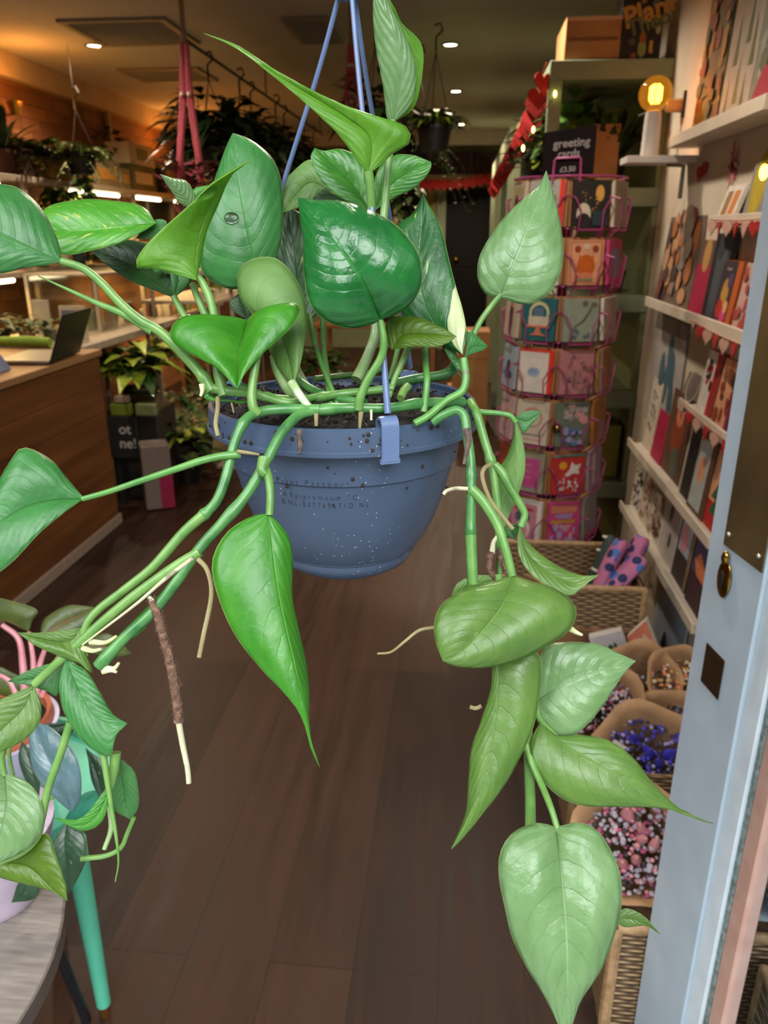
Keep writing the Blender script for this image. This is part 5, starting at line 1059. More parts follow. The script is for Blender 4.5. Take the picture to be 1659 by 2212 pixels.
# ledge 1
witem('wrapped_sheet', 'clear-wrapped brown floral sheet at the far end of the ledge with the orange book', 'wrapping paper', (1412, 658), (1482, 684), (1480, 440), col('#6a5648'), lambda F: F.blobs(46, .09, [col('#a8683c'), col('#7c4038'), col('#8f8072'), col('#4c3a3a'), col('#c09068')], 8), z0=Z1, lean=.035)
t = bpy.data.objects['wrapped_sheet.003'] if 'wrapped_sheet.003' in bpy.data.objects else None
witem('folder', 'magenta folder with a brown picture above it on the ledge with the orange book', 'stationery', (1484, 682), (1516, 694), (1534, 520), mag, lambda F: (F.rect(0, .68, 1, 1, col('#5f4436')), F.disc(.5, .8, .22, col('#b98a4c'), .3)), X=XR-.036, z0=Z1)
witem('notebook', 'black-bound notebook with a slate blue cover next to the magenta folder', 'notebook', (1512, 694), (1545, 706), (1565, 505), col('#454c52'), lambda F: F.rect(0, 0, .25, 1, blk), X=XR-.04, z0=Z1, th=.016)
witem('book', 'orange-edged book with a fruit and flower cover', 'book', (1532, 702), (1572, 724), (1586, 566), col('#3a2c38'), lambda F: (F.rect(.05, .04, .72, .95, col('#2f2630')), F.disc(.4, .5, .17, gold, .24), F.disc(.55, .7, .12, purple), F.disc(.3, .25, .15, redc), F.disc(.55, .15, .14, hot), F.disc(.6, .3, .1, peach), F.text('FLOWER', .38, .85, .06, cream), F.rect(.76, 0, 1, 1, orange)), X=XR-.05, z0=Z1, th=.03, edge=orange)
witem('book', 'cream book with a red toile pattern at the near end of its ledge', 'book', (1577, 722), (1620, 742), (1640, 572), col('#c9a49a'), lambda F: F.blobs(26, .1, [col('#b04a48'), col('#a83a3c')], 12, .05, .95, .05, .9), X=XR-.05, z0=Z1, th=.02, edge=col('#5c3c34'))
hm = [redf, M('felt_pink', '#c69a86', .85, scale=80)]
def hangb(lab, x0, y0, x1, y1, X, n, s=.05): return bunting('heart_bunting', lab, [PX(x0, y0, X), PX((x0+x1)/2, (y0+y1)/2+4, X), PX(x1, y1, X)], n, s, hm[::-1], jit=.3)
hangb('red and pink heart bunting hung from the ledge with the orange book', 1492, 690, 1622, 752, XR-.092, 7)
hangb('red and pink heart bunting at eye level under the tilted cards', 1534, 474, 1668, 470, XR-.078, 7)
hangb('red and pink heart bunting crossing in front of the red-spined book', 1468, 868, 1580, 958, XR-.092, 6)
# eye-level ledge items
witem('greeting_card', 'tilted white card with brown and orange print at eye level', 'card', (1545, 470), (1580, 474), (1605, 395), white, lambda F: (F.rect(.15, .12, .45, .85, col('#9a6a2c')), F.rect(.55, .12, .85, .85, col('#c9782c')), F.rect(.1, .05, .9, .14, salmon)), X=XR-.04, lean=.03, z0=ZA)
witem('magazine', 'grey and yellow magazine at eye level, cut by the frame edge', 'magazine', (1600, 476), (1650, 476), (1650, 345), grey, lambda F: (F.disc(.4, .65, .3, col('#b5a01c'), .5), F.rect(.85, 0, 1, 1, col('#b5a01c'))), X=XR-.035, z0=ZA)
p = PX(1650, 372, XR-.12); 
t = thing('fairy_light', p, 'small bright golden bulb above the yellow magazine', 'lamp'); mb = MB(); mb.ball(p, .014, EM('fairy_gold', '#ffb640', 12), 8, sc=(.7, .7, 1.3)); mb.build('bulb', t); mb = MB(); mb.tube([p+Vector((0, 0, .018)), Vector((XR-.004, p.y, p.z+.05))], .003, gb, 6); mb.build('holder', t)
# stickers on the wall
for (x, y, s, m, lab, nm) in ((1517, 372, .06, redf, 'small red bow-like heart cluster fixed on the wall under the top ledge', 'wall_heart'), (1584, 358, .09, M('felt_pinkred', '#b5485c', .8), 'pinkish star-burst ornament fixed on the wall under the top ledge', 'wall_ornament')):
    q = PX(x, y, XR-.004); t = thing(nm, q, lab, 'decoration'); mb = MB()
    if nm == 'wall_heart': heart(mb, q+Vector((-.002, .025, 0)), (0, -1, 0), (0, 0, 1), s, m); heart(mb, q+Vector((-.002, -.03, .01)), (0, -1, 0), (0, 0, 1), s, m)
    else:
        for k in range(10): a = pi*k/5; mb.hexa([q, q+Vector((0, -.012*cos(a+.6)-.01*cos(a), .02*sin(a+.6))), q+Vector((0, -.05*cos(a), .075*sin(a))), q+Vector((0, -.012*cos(a-.6), .02*sin(a-.6)))], (-.003, 0, 0), m if k % 2 else hm[1])
    mb.build('motif', t)
# big botanical sheet below ledge 1
witem('wrapped_sheet', 'large pale sheet with blue leaves hanging below the ledge with the orange book', 'wrapping paper', (1392, 900), (1452, 960), (1468, 690), col('#a9a29c'), lambda F: [F.disc(u, v, .08, col('#41606c'), .17) for u, v in ((.35, .3), (.55, .42), (.7, .55), (.6, .7), (.4, .5), (.75, .32))]+[F.rect(0, .85, 1, 1, col('#6f645f'))], X=XR-.012, th=.004, lean=.005)
# mid ledge
witem('book', 'white book with a red spine and small red figures, on the short middle ledge', 'book', (1500, 905), (1528, 930), (1558, 772), white, lambda F: (F.blobs(9, .1, [redc, blk], 4, .2, .6, .45, .85), F.rect(.68, 0, 1, 1, redc)), X=XR-.045, z0=ZM, th=.02, edge=redc)
witem('book', 'peach and brown illustrated book beside the red-spined one', 'book', (1532, 930), (1566, 960), (1590, 790), peach, lambda F: (F.blobs(14, .13, [brown, salmon, rust], 6), F.rect(.82, 0, 1, 1, col('#7a1f4c'))), X=XR-.05, z0=ZM, th=.02)
witem('greeting_card', 'taupe card with a pale hoop drawn on it behind the short middle ledge', 'card', (1468, 880), (1500, 905), (1500, 815), taupe, lambda F: (F.disc(.5, .6, .35, cream), F.disc(.5, .6, .32, taupe)), X=XR-.02, z0=ZM)
# ledge 2
witem('greeting_card', 'pale card with dotted lettering at the far end of the ledge with the magenta folder', 'card', (1385, 975), (1403, 1000), (1440, 840), cream, lambda F: F.blobs(26, .05, [taupe, grey], 9, .2, .8, .3, .85), X=XR-.03, z0=Z2)
witem('folder', 'magenta folder on the second lowest ledge', 'stationery', (1402, 1000), (1422, 1022), (1442, 905), mag, None, X=XR-.034, z0=Z2)
witem('art_print', 'brown print with an orange figure beside the second magenta folder', 'picture', (1424, 1022), (1462, 1078), (1488, 866), brown, lambda F: (F.disc(.5, .5, .28, rust, .3), F.disc(.5, .75, .17, salmon), F.disc(.6, .2, .2, col('#4f5a48'))), X=XR-.03, z0=Z2)
witem('book', 'slim black book with a pale spine between the brown print and the framed print', 'book', (1462, 1078), (1480, 1100), (1514, 932), blk, lambda F: F.rect(0, 0, .16, 1, cream), X=XR-.04, z0=Z2, th=.016)
witem('framed_print', 'wood-framed pale blue print with an orange blob, on the second lowest ledge', 'picture', (1480, 1102), (1512, 1140), (1545, 962), gold, lambda F: (F.rect(0, 0, 1, 1, brown), F.rect(.08, .05, .78, .93, col('#a9b3ae')), F.disc(.42, .55, .2, peach, .28)), X=XR-.05, z0=Z2, th=.03, edge=brown)
witem('greeting_card', 'card with dark green triangles on red and peach, near end of its ledge', 'card', (1514, 1138), (1545, 1185), (1575, 1000), peach, lambda F: (F.rect(0, 0, 1, .35, redc), F.poly([(.2, .2), (.8, .2), (.5, .42)], greenc), F.poly([(.2, .4), (.8, .4), (.5, .66)], greenc), F.disc(.6, .8, .12, rust)), X=XR-.045, z0=Z2)
witem('book', 'book with a bright green spine at the near end of the second lowest ledge', 'book', (1548, 1178), (1570, 1215), (1590, 1060), greenc, lambda F: (F.rect(0, 0, .3, 1, lime), F.disc(.6, .4, .25, cream)), X=XR-.05, z0=Z2, th=.02, edge=lime)
# ledge 3
witem('greeting_card', 'pale card covered in loose black script on the lowest ledge', 'card', (1358, 1115), (1374, 1140), (1398, 1010), white, lambda F: F.blobs(40, .06, [blk, col('#3c3a38')], 5), X=XR-.03, z0=Z3)
witem('greeting_card', 'pale card with dusty rose flowers, second on the lowest ledge', 'card', (1376, 1142), (1392, 1170), (1420, 1050), cream, lambda F: F.blobs(30, .09, [col('#a8786c'), pinkc, taupe], 6), X=XR-.032, z0=Z3)
witem('greeting_card', 'card with brown roses in a white border, third on the lowest ledge', 'card', (1394, 1172), (1418, 1212), (1440, 1070), white, lambda F: (F.rect(.1, .08, .9, .92, cream), F.blobs(36, .08, [col('#7c5c50'), brown, col('#a8907c')], 7, .15, .85, .12, .88)), X=XR-.034, z0=Z3)
witem('greeting_card', 'white card with two small dark birds, fourth on the lowest ledge', 'card', (1420, 1214), (1446, 1256), (1470, 1105), col('#c9c1b8'), lambda F: (F.disc(.3, .75, .12, col('#55504c'), .2), F.disc(.5, .35, .1, col('#55504c'), .16)), X=XR-.036, z0=Z3)
witem('art_print', 'dark photograph of a pink and grey sky on the lowest ledge', 'picture', (1446, 1258), (1474, 1304), (1505, 1130), col('#3c2c28'), lambda F: (F.rect(.1, .4, .8, .95, palebl), F.disc(.4, .6, .25, pinkc, .3), F.rect(.85, 0, 1, 1, col('#8a7258'))), X=XR-.04, z0=Z3, th=.02)
witem('art_print', 'dark violet sunset photograph with an orange cloud, near end of the lowest ledge', 'picture', (1476, 1306), (1512, 1372), (1535, 1165), col('#4c4468'), lambda F: (F.rect(0, 0, 1, .4, col('#43282c')), F.poly([(.1, .55), (.3, .68), (.7, .55), (.98, .5), (.98, .38), (.3, .4)], col('#d07c50'))), X=XR-.045, z0=Z3, th=.02)
# big pale folded poster standing on the floor level
witem('poster', 'large pale blue-grey poster with small teal leaves below the lowest ledge', 'poster', (1398, 1405), (1462, 1440), (1440, 1240), col('#a9b2ba'), lambda F: (F.disc(.45, .32, .07, teal, .14), F.disc(.3, .12, .06, teal, .12), F.disc(.7, .2, .05, teal, .1)), X=XR-.03, lean=.02, th=.006)
# ================================================================ sage shelving facing the camera
YS = 3.62; sx0 = PY(1188, 150, YS).x; sx1 = XR-.002
t = thing('shelving_unit', (sx0, YS, 0), 'tall sage green shelving unit running along the right wall behind the card spinner', 'shelving')
ztop = PY(1300, 128, YS).z; zb_ = PY(1300, 171, YS).z
shelfz = [PY(1390, 405, YS).z, PY(1360, 638, YS).z, PY(1330, 848, YS).z, PY(1310, 1045, YS).z]
YE = 6.0
mb = MB(); mb.bx(sx0, sx1, YS, YE, zb_, ztop, sage)
for z in shelfz: mb.bx(sx0+.04, sx1, YS+.01, YE, z-.075, z, sage)
mb.build('shelf_board', t, bevel=.003)
def post(y, nm='upright'): m_ = MB(); m_.bx(sx0, sx0+.055, y, y+.05, 0, zb_-.001, sage); return m_.build(nm, t, bevel=.002)
for y in (YS, 4.8, YE-.06): post(y)
mb = MB(); mb.bx(sx1-.02, sx1-.001, YS+.02, YE, 0, zb_, M('sage_back', '#7f8a62', .7)); mb.build('back_panel', t)
t2 = thing('shelving_unit', (sx0, 6.2, 0), 'farther sage green shelving unit on the right, towards the black door', 'shelving')
mb = MB(); mb.bx(sx0-.02, sx1, 6.1, 9.6, 2.1, 2.25, sage); [mb.bx(sx0+.03, sx1, 6.12, 9.6, z-.04, z, sage) for z in (1.8, 1.35, .9, .45)]; mb.build('shelf_board', t2, bevel=.002)
for y in (6.1, 7.2, 8.4, 9.54): mb = MB(); mb.bx(sx0-.02, sx0+.04, y, y+.06, 0, 2.1, sage); mb.build('upright', t2, bevel=.002)
for k in range(8):
    LIM[1] = 2.09 if k % 2 == 0 else 1.75
    potted('potted_plant', 'shaded leafy plant on the far sage shelving, %s level, %s' % (['upper', 'lower'][k % 2], ['nearest', 'second', 'third', 'farthest'][k//2]), 'plant', (.5, 6.5+.75*(k//2), 1.8 if k % 2 == 0 else 1.35), .06, .08, g_black if k % 3 else whitep, 'bush', (.12, .12, .1), 50, .09, .05, [g_mid, g_dark], 140+k, group='plants on the far sage shelving', up=.06)
LIM[1] = 9
a = PY(1218, 128, YS+.03); b_ = PY(1337, 128, YS+.03); tz = PY(1230, 38, YS+.03).z
t = boxthing('cardboard_box', 'brown cardboard box on top of the sage shelving', 'box', ((a.x+b_.x)/2, YS+.2, (ztop+tz)/2+.001), (b_.x-a.x, .34, tz-ztop), kraft)
mb = MB(); mb.box(((a.x+b_.x)/2, YS+.028, (ztop+tz)/2), (b_.x-a.x-.02, .003, .012), M('kraft_dark', '#7c5530', .8)); mb.box(((a.x+b_.x)/2, YS+.024, tz-.005), (b_.x-a.x, .006, .012), M('kraft_light', '#c9a27a', .7)); mb.build('flap', t)
a = PY(1336, 128, YS+.02); b_ = PY(1425, 128, YS+.02); tz = PY(1345, -20, YS+.02).z
t = boxthing('gift_box', 'tall black illustrated box with plant drawings and yellow lettering on top of the shelving', 'box', ((a.x+b_.x)/2, YS+.1, (ztop+tz)/2+.001), (b_.x-a.x, .14, tz-ztop), col('#16140f'))
F = Face((a.x, YS+.029, ztop), (1, 0, 0), (0, 0, 1), b_.x-a.x, tz-ztop)
F.disc(.55, .17, .1, col('#7d8a4a'), .2); F.disc(.55, .33, .08, col('#8a4f1c'), .13); F.disc(.8, .82, .09, col('#5c665c')); F.disc(.5, .95, .09, col('#9a6a4c'), .2); F.disc(.85, .6, .05, col('#a8946c'), .1); F.disc(.58, .66, .07, col('#6c5a66')); F.disc(.9, .45, .06, col('#a09a6c'), .12); F.disc(.2, .7, .08, col('#5c4438')); F.disc(.3, .27, .08, col('#4c4a3c')); F.disc(.35, .06, .07, col('#8f4a3c')); F.disc(.78, .12, .05, col('#7a4a48'))
F.k += 1; addtext(F.mb, 'Plant', .105, F.pt(.1, .46), (1, 0, .28), (-.28, 0, 1), gold, 'LEFT', .003, .0002); F.k += 1; addtext(F.mb, 'Theory', .08, F.pt(.2, .34), (1, 0, .3), (-.3, 0, 1), col('#5f6a45'), 'LEFT', .002, .0002); F.rect(.72, .1, .8, .28, gold)
F.mb.build('printed_front', t, smooth=False)
# plants inside the sage unit
LIM[1] = zb_-.01
for k, (x, y, Y, m, kd, l, w, lab) in enumerate(((1240, 250, 3.95, [g_lime, g_fern, g_mid], 'bush', .2, .09, 'lit yellow-green leafy plant on the upper sage shelf'), (1310, 270, 3.85, [g_dusk, g_dark, g_mid], 'upright', .3, .06, 'dark spiky plant in the upper sage shelf'), (1340, 300, 3.8, [g_dark, g_dusk], 'upright', .32, .05, 'dark blade-leaved plant beside the brown paper on the upper sage shelf'), (1180, 240, 4.6, [g_mid, g_dark, g_lime], 'bush', .16, .07, 'leafy plant behind the upright of the sage shelving'))):
    q = PY(x, y, Y); potted('potted_plant', lab, 'plant', (min(q.x, XR-.2), Y, shelfz[0]), .08, .13, g_black, kd, (.16, .16, .2), 60, l, w, m, 160+k, up=.12 if kd == 'bush' else 0)
for k, (x, Y, z, lab) in enumerate(((.72, 3.75, 1, 'small plant with a white bloom on the second sage shelf, right of the spinner'), (.7, 3.8, 3, 'dark round pot plant low on the sage shelves'))):
    potted('potted_plant', lab, 'plant', (.69, Y, shelfz[z]), .055, .1, terracotta if k == 0 else g_black, 'upright', (.1, .1, .1), 12, .16, .04, [g_dark, col('#a8a08c')], 170+k)
q = PY(1335, 335, 3.72); t = boxthing('paper_wrap', 'orange-brown kraft card standing at the right of the greeting cards sign', 'paper', (q.x-.06, 3.72, shelfz[0]+.13), (.12, .02, .25), kraft)
t = boxthing('yellow_bin', 'dull yellow tub on a low sage shelf right of the spinner', 'tub', (.71, 3.8, shelfz[3]+.14), (.16, .2, .26), col('#8f8a2c'))
LIM[1] = 9
# fairy lights on the sage frame
mb = MB(); wpts = [PY(x, y, 3.6) for x, y in ((1205, 150), (1198, 200), (1190, 240))]; 
t = thing('fairy_lights', wpts[0], 'string of tiny warm lights hanging at the left edge of the sage shelving', 'lights')
pts = [PY(1206, 165, 3.6), PY(1199, 203, 3.6), PY(1176, 240, 3.61), PY(1152, 280, 3.61), PY(1130, 320, 3.61), PY(1120, 360, 3.61)]
mb.tube(spline(pts, 30), .0015, M('wire_green', '#2c3a20', .6), 5); mb.build('cord', t)
for i in (1, 3, 4): mb = MB(); mb.ball(pts[i], .009, EM('fairy_warm', '#ffe070', 14), 6, sc=(.6, .6, 1.4)); mb.build('bulb', t)
# red felt bunting along the edge of the sage shelving
bp_ = [PY(1180, 135, 3.59), PY(1163, 195, 3.7), PY(1146, 250, 4.0), PY(1118, 305, 4.6), PY(1088, 360, 5.4), PY(1066, 402, 6.0)]
bunting('heart_bunting', 'red felt heart bunting draped from the top of the sage shelving into the shop', bp_, 34, .105, [redf], jit=.7, face=(1, .2, 0))
# chalk sign 'greeting cards'
# ================================================================ card spinner
wire = M('wire_pink', '#b04a80', .4, .1, col2='#963a6c')
RC = Vector((PY(1213, 640, 3.0).x, 3.0, 0)); cdir = Vector((-RC.x, -RC.y, 0)).normalized(); RR = .195
def rdir(deg): return Matrix.Rotation(radians(deg), 3, 'Z') @ cdir     # positive turns to the right of the picture
t = thing('card_spinner', RC, 'pink wire spinner rack full of greeting cards', 'card rack')
mb = MB(); mb.tube([RC+Vector((0, 0, .03)), RC+Vector((0, 0, 1.75))], .018, M('pole_plum', '#5a1c44', .4), 14)
mb.build('pole', t)
mb = MB(); mb.lathe([(.0005, 0), (.24, 0), (.24, .02), (.2, .035), (.03, .06), (.0005, .06)], RC, blackp, 32); mb.lathe([(.0005, .26), (.16, .26), (.17, .3), (.17, .36), (.0005, .36)], RC, blackp, 24); mb.build('base', t)
def fy(y): return PY(1213, y, 3.0-RR).z
tiers = [(490, 388), (616, 518), (738, 646), (852, 760), (964, 872), (1068, 984), (1176, 1088)]
tz = [(fy(b_), fy(a)) for b_, a in tiers]
for ti, (z0, z1) in enumerate(tz):
    mb = MB()
    for rr0, zz in ((RR-.012, z0-.006), (RR-.035, z0+.09)):
        mb.tube([RC+rdir(a)*rr0/cos(radians(((a+22.5) % 45)-22.5))+Vector((0, 0, zz)) for a in range(0, 361, 15)], .0028, wire, 6, cap=False)
    mb.build('tier_ring', t)
    for k in range(8):
        a = -157.5+45*k
        if abs(a) > 115: continue
        n = rdir(a); u = Vector((-n.y, n.x, 0)); u = -u if u.cross(Vector((0, 0, 1))).dot(n) < 0 else u
        c = RC+n*(RR+.006); mb = MB()
        for s in (-1, 1):
            mb.tube([c-n*.03+u*s*.045+Vector((0, 0, z0-.035)), c+u*s*.042+Vector((0, 0, z0-.01)), c+n*.008+u*s*.04+Vector((0, 0, z0+.05)), c+n*.006+u*s*.062+Vector((0, 0, z0+.09)), c-n*.03+u*s*.068+Vector((0, 0, z0+.1))], .0026, wire, 5)
            mb.tube([c-n*.05+u*s*.045+Vector((0, 0, z0-.035)), c-n*.05+u*s*.045+Vector((0, 0, z0+.12))], .0026, wire, 5)
        mb.tube([c+u*-.042+Vector((0, 0, z0-.01)), c+u*.042+Vector((0, 0, z0-.01))], .0026, wire, 5)
        mb.build('pocket', t)
mb = MB()
for k in range(8): n = rdir(-157.5+22.5+45*k); mb.tube([RC+n*(RR-.04)+Vector((0, 0, .36)), RC+n*(RR-.04)+Vector((0, 0, tz[0][1]+.01))], .0035, wire, 6)
mb.tube([RC+rdir(a)*(RR-.0)+Vector((0, 0, tz[0][1]+.012)) for a in range(0, 361, 20)], .004, wire, 6, cap=False)
mb.build('upright_wires', t)
CG = 'greeting cards in the spinner rack'
def rcard(ti, a, lab, m, art=None, edge=None, w=.128, env=None, off=0, hh=None):
    z0, z1 = tz[ti]; n = rdir(a); u = Vector((0, 0, 1)).cross(n); c = RC+n*(RR-.001+off)+Vector((0, 0, z0)); h = hh or (z1-z0)
    lean_ = Vector((0, 0, 1))-n*.06; o = c-u*w/2; tt = thing('greeting_card', c, lab, 'card', CG)
    mb = MB(); mb.hexa([o, o+u*w, o+u*w+lean_*h, o+lean_*h], -n*.012, edge or m); mb.build('card_body', tt, bevel=.0006)
    F = Face(o, u, lean_, w, h*lean_.length); F.rect(0, 0, 1, 1, m)
    if art: art(F)
    F.mb.build('printed_front', tt, smooth=False)
    mb = MB(); mb.hexa([o-n*.013-u*.004, o-n*.013+u*(w+.006), o-n*.013+u*(w+.006)+lean_*(h+.006), o-n*.013-u*.004+lean_*(h+.006)], -n*.016, env or kraft); mb.build('envelope', tt, bevel=.0006)
    return tt
I0, I1, O0, O1 = -22.5, 22.5, -67.5, 67.5
rcard(0, O0, 'cream card with a small black and pink figure, top left of the spinner', cream, lambda F: (F.rect(.1, .1, .9, .9, col('#b0ac7c')), F.disc(.4, .55, .12, blk, .2), F.disc(.7, .6, .1, hot)))
rcard(0, I0, 'white card in a red border with a floral drawing, top tier', col('#a8a29a'), lambda F: (F.text('Happy To Hear', .45, .85, .07, col('#4c4a48')), F.text('Its A Flower', .45, .76, .07, col('#4c4a48')), F.blobs(30, .1, [col('#6f7a55'), col('#7c5a50'), col('#8a8478')], 2, .15, .75, .08, .65), F.rect(.87, 0, 1, 1, col('#d8321c'))), edge=col('#d8321c'))
rcard(0, I1, 'black card with a yellow balloon and gold sparks, top tier', col('#1d1a18'), lambda F: (F.disc(.74, .72, .12, col('#d09a48'), .2), F.blobs(14, .02, [gold], 3, .25, .7, .3, .8), F.disc(.3, .25, .2, cream, .3), F.disc(.3, .12, .2, blk, .2), F.rect(.55, .03, .97, .35, col('#22343c'))))
rcard(0, O1, 'stack of cream envelopes and cards seen edge-on, top right of the spinner', cream, lambda F: [F.rect(.12*k, 0, .12*k+.03, 1, brown) for k in range(1, 8)])
rcard(1, O0, 'cream card at the left of the second tier, mostly behind the pale leaf', cream, lambda F: F.rect(.2, .2, .8, .8, pinkc))
rcard(1, I0, 'white card with a blue lower edge beside the pale leaf, second tier', white, lambda F: F.rect(.1, .1, .9, .5, lilac))
rcard(1, I1, 'peach card with an orange fox-like face in an ornate border, second tier', col('#c98c68'), lambda F: (F.rect(.06, .05, .94, .95, col('#b5624a')), F.rect(.09, .07, .91, .93, peach), F.disc(.5, .42, .26, orange, .3), F.poly([(.28, .5), (.3, .68), (.42, .56)], orange), F.poly([(.72, .5), (.7, .68), (.58, .56)], orange), F.disc(.5, .2, .22, salmon, .1), F.disc(.25, .8, .09, rust), F.disc(.75, .8, .09, rust), F.disc(.5, .85, .08, cream), F.rect(.3, .1, .7, .15, col('#7a8a5c'))))
rcard(1, O1, 'pink-bordered grey card at the right of the second tier', hot, lambda F: F.rect(.2, .15, .85, .8, col('#7a7c98')))
rcard(2, O0, 'cream card with a tall dark silhouette, left of the third tier', cream, lambda F: (F.disc(.5, .45, .17, blk, .5), F.disc(.55, .78, .08, salmon)))
rcard(2, I0, 'teal card with a white cake on an orange stand under a candle arch', col('#1c5f66'), lambda F: (F.disc(.5, .66, .3, col('#c9c08c'), .3), F.disc(.5, .64, .23, col('#1c5f66'), .23), [F.rect(.36+.05*k, .55, .375+.05*k, .77, col('#8f8ab0')) for k in range(6)], F.rect(.2, .36, .8, .57, cream), F.rect(.17, .31, .83, .36, salmon), F.poly([(.45, .31), (.55, .31), (.6, .18), (.75, .12), (.25, .12), (.4, .18)], salmon)))
rcard(2, I1, 'pale sage card with a curving brown branch', col('#8f9a8a'), lambda F: (F.poly([(.3, .35), (.55, .5), (.75, .75), (.8, .92), (.84, .92), (.8, .74), (.6, .47), (.33, .32)], col('#5c4c38')), F.disc(.6, .88, .08, col('#6c5f48')), F.disc(.88, .85, .07, col('#6c5f48')), F.blobs(6, .07, [col('#5a6a72')], 3, .3, .8, .1, .3)))
rcard(2, O1, 'stack of white and kraft cards edge-on at the right of the third tier', white, lambda F: [F.rect(.14*k, 0, .14*k+.04, 1, brown if k % 2 else kraft) for k in range(1, 7)])
rcard(3, O0, 'grey-blue card with a dark little scene, left of the fourth tier', palebl, lambda F: (F.text('happy', .5, .82, .08, taupe), F.disc(.5, .5, .16, blk, .2), F.blobs(8, .1, [pinkc, purple, blue], 3, .2, .8, .1, .4)))
rcard(3, I0, 'white card edged in bright red with a small pale blue oval', white, lambda F: (F.disc(.45, .48, .2, palebl, .14), F.disc(.45, .5, .16, col('#8aa0c0'), .08), F.rect(.88, 0, 1, 1, col('#e0301c')), F.rect(0, .96, 1, 1, col('#e0301c'))), edge=col('#e0301c'))
rcard(3, I1, 'pink card with a faint grey leaf pattern', col('#b5787a'), lambda F: F.blobs(36, .05, [col('#7c6a6a'), col('#9a6468')], 5, .15, .95, .05, .95))
rcard(3, O1, 'stack of tan cards with an orange one, right of the fourth tier', kraft, lambda F: (F.rect(.1, 0, .3, 1, cream), F.rect(.35, 0, .5, .4, orange)))
rcard(4, O0, 'white card with a yellow round figure, left of the fifth tier', col('#c0a4a4'), lambda F: (F.disc(.55, .52, .2, gold), F.text('hello', .5, .85, .09, blk), F.text('you', .55, .2, .09, blk)))
rcard(4, I0, 'cream card with a pink arch drawing and fine print', cream, lambda F: (F.disc(.5, .62, .32, col('#b58c7c'), .3), F.disc(.5, .6, .25, cream, .22), F.disc(.5, .6, .13, col('#b08a8a')), F.rect(.2, .2, .8, .24, grey), F.rect(.1, .1, .9, .12, pinkc)))
rcard(4, I1, 'sage card with white and blue flowers, fifth tier', col('#66705f'), lambda F: (F.blobs(14, .12, [col('#a09a94'), pinkc], 4, .3, .9, .6, .95), F.blobs(12, .1, [lilac, blue, purple], 5, .2, .8, .05, .4)))
rcard(4, O1, 'ochre and grey cards edge-on at the right of the fifth tier', col('#a8702c'), lambda F: F.rect(.4, 0, .8, .5, grey))
rcard(5, O0, 'orange-brown card at the left of the sixth tier, partly behind the leaf', rust, lambda F: F.disc(.5, .4, .25, orange))
rcard(5, I0, 'pink lettered card inside a green and cream striped border', col('#7a7a62'), lambda F: ([F.rect(.04+.06*k, 0, .06+.06*k, 1, cream) for k in range(16)], F.rect(.14, .12, .84, .86, col('#c45a8c')), F.rect(.18, .15, .8, .83, col('#b84680')), F.text('HAPPY', .49, .66, .08, pinkc), F.text('BIRTH', .49, .5, .08, pinkc), F.text('DAY', .49, .34, .08, pinkc)))
rcard(5, I1, 'red card with a white bird, a yellow sun and white blossoms', col('#b82c28'), lambda F: (F.rect(0, .94, 1, 1, col('#4a8a78')), F.disc(.34, .72, .12, col('#d99a1c')), F.poly([(.4, .48), (.55, .62), (.6, .82), (.72, .72), (.9, .76), (.82, .6), (.86, .5), (.66, .52), (.5, .44)], white), F.blobs(30, .05, [white, pinkc], 4, .2, .8, .08, .4)))
rcard(5, O1, 'pale pinkish cards edge-on at the right of the sixth tier', col('#a88a94'), lambda F: F.rect(.3, .1, .5, .9, white))
rcard(6, O0, 'salmon card at the left of the bottom tier', salmon)
rcard(6, I0, 'white-edged pink card with a red band and a doll-like figure, bottom tier', white, lambda F: (F.rect(.0, .0, .85, .9, col('#c07c8c')), F.rect(.12, .74, .72, .8, redc), F.disc(.4, .58, .25, col('#4f5a6a'), .2), F.disc(.45, .3, .22, white, .3), F.disc(.45, .25, .14, pinkc, .2)))
rcard(6, I1, 'bright pink card with yellow and lilac patterned bands, bottom tier', hot, lambda F: (F.rect(.08, .75, .9, .92, salmon), F.text('SWEET', .5, .62, .13, lilac, bold=.002), F.rect(.1, .5, .85, .58, gold), F.blobs(20, .09, [lilac, pinkc, salmon], 5, .08, .9, .05, .45)))
rcard(6, O1, 'grey and magenta cards edge-on at the right of the bottom tier', grey, lambda F: F.rect(0, 0, 1, .12, hot))
# sign clipped on top
n = rdir(-2); u = Vector((0, 0, 1)).cross(n); sc_ = 3.0-RR
a = PY(1172, 378, sc_); w_ = (PY(1284, 330, sc_)-PY(1172, 330, sc_)).length; h_ = PY(1172, 284, sc_).z-a.z
t = thing('shop_sign', a, 'black sign chalked "greeting cards" clipped on top of the spinner', 'sign')
o = a+Vector((0, .03, 0)); mb = MB(); mb.hexa([o, o+u*w_, o+u*w_+Vector((0, 0, h_+.02)), o+Vector((0, 0, h_))], -n*.006, M('sign_black', '#1a1214', .9, spec=.1)); mb.build('board', t, bevel=.001)
F = Face(o, u, (0, 0, 1), w_, h_); F.k = 8; chg = M('chalk_grey', '#8f8784', .9)
for txt, uu, vv, s_ in (('greeting', .54, .66, .27), ('cards', .5, .42, .25), ('£3.50', .5, .08, .17)): F.k += 1; addtext(F.mb, txt, s_*h_*1.02, F.pt(uu, vv), (u.x, u.y, .06), (0, 0, 1), chg, 'CENTER', .0006, .0002)
F.mb.build('lettering', t, smooth=False)
mb = MB(); c = o+u*w_*.49+n*.006
mb.tube([c-u*.045+Vector((0, 0, -.02)), c-u*.042+Vector((0, 0, .046)), c-u*.037+Vector((0, 0, .051)), c+u*.037+Vector((0, 0, .053)), c+u*.042+Vector((0, 0, .048)), c+u*.045+Vector((0, 0, -.02))], .0038, wire, 8)
mb.build('clip', t)
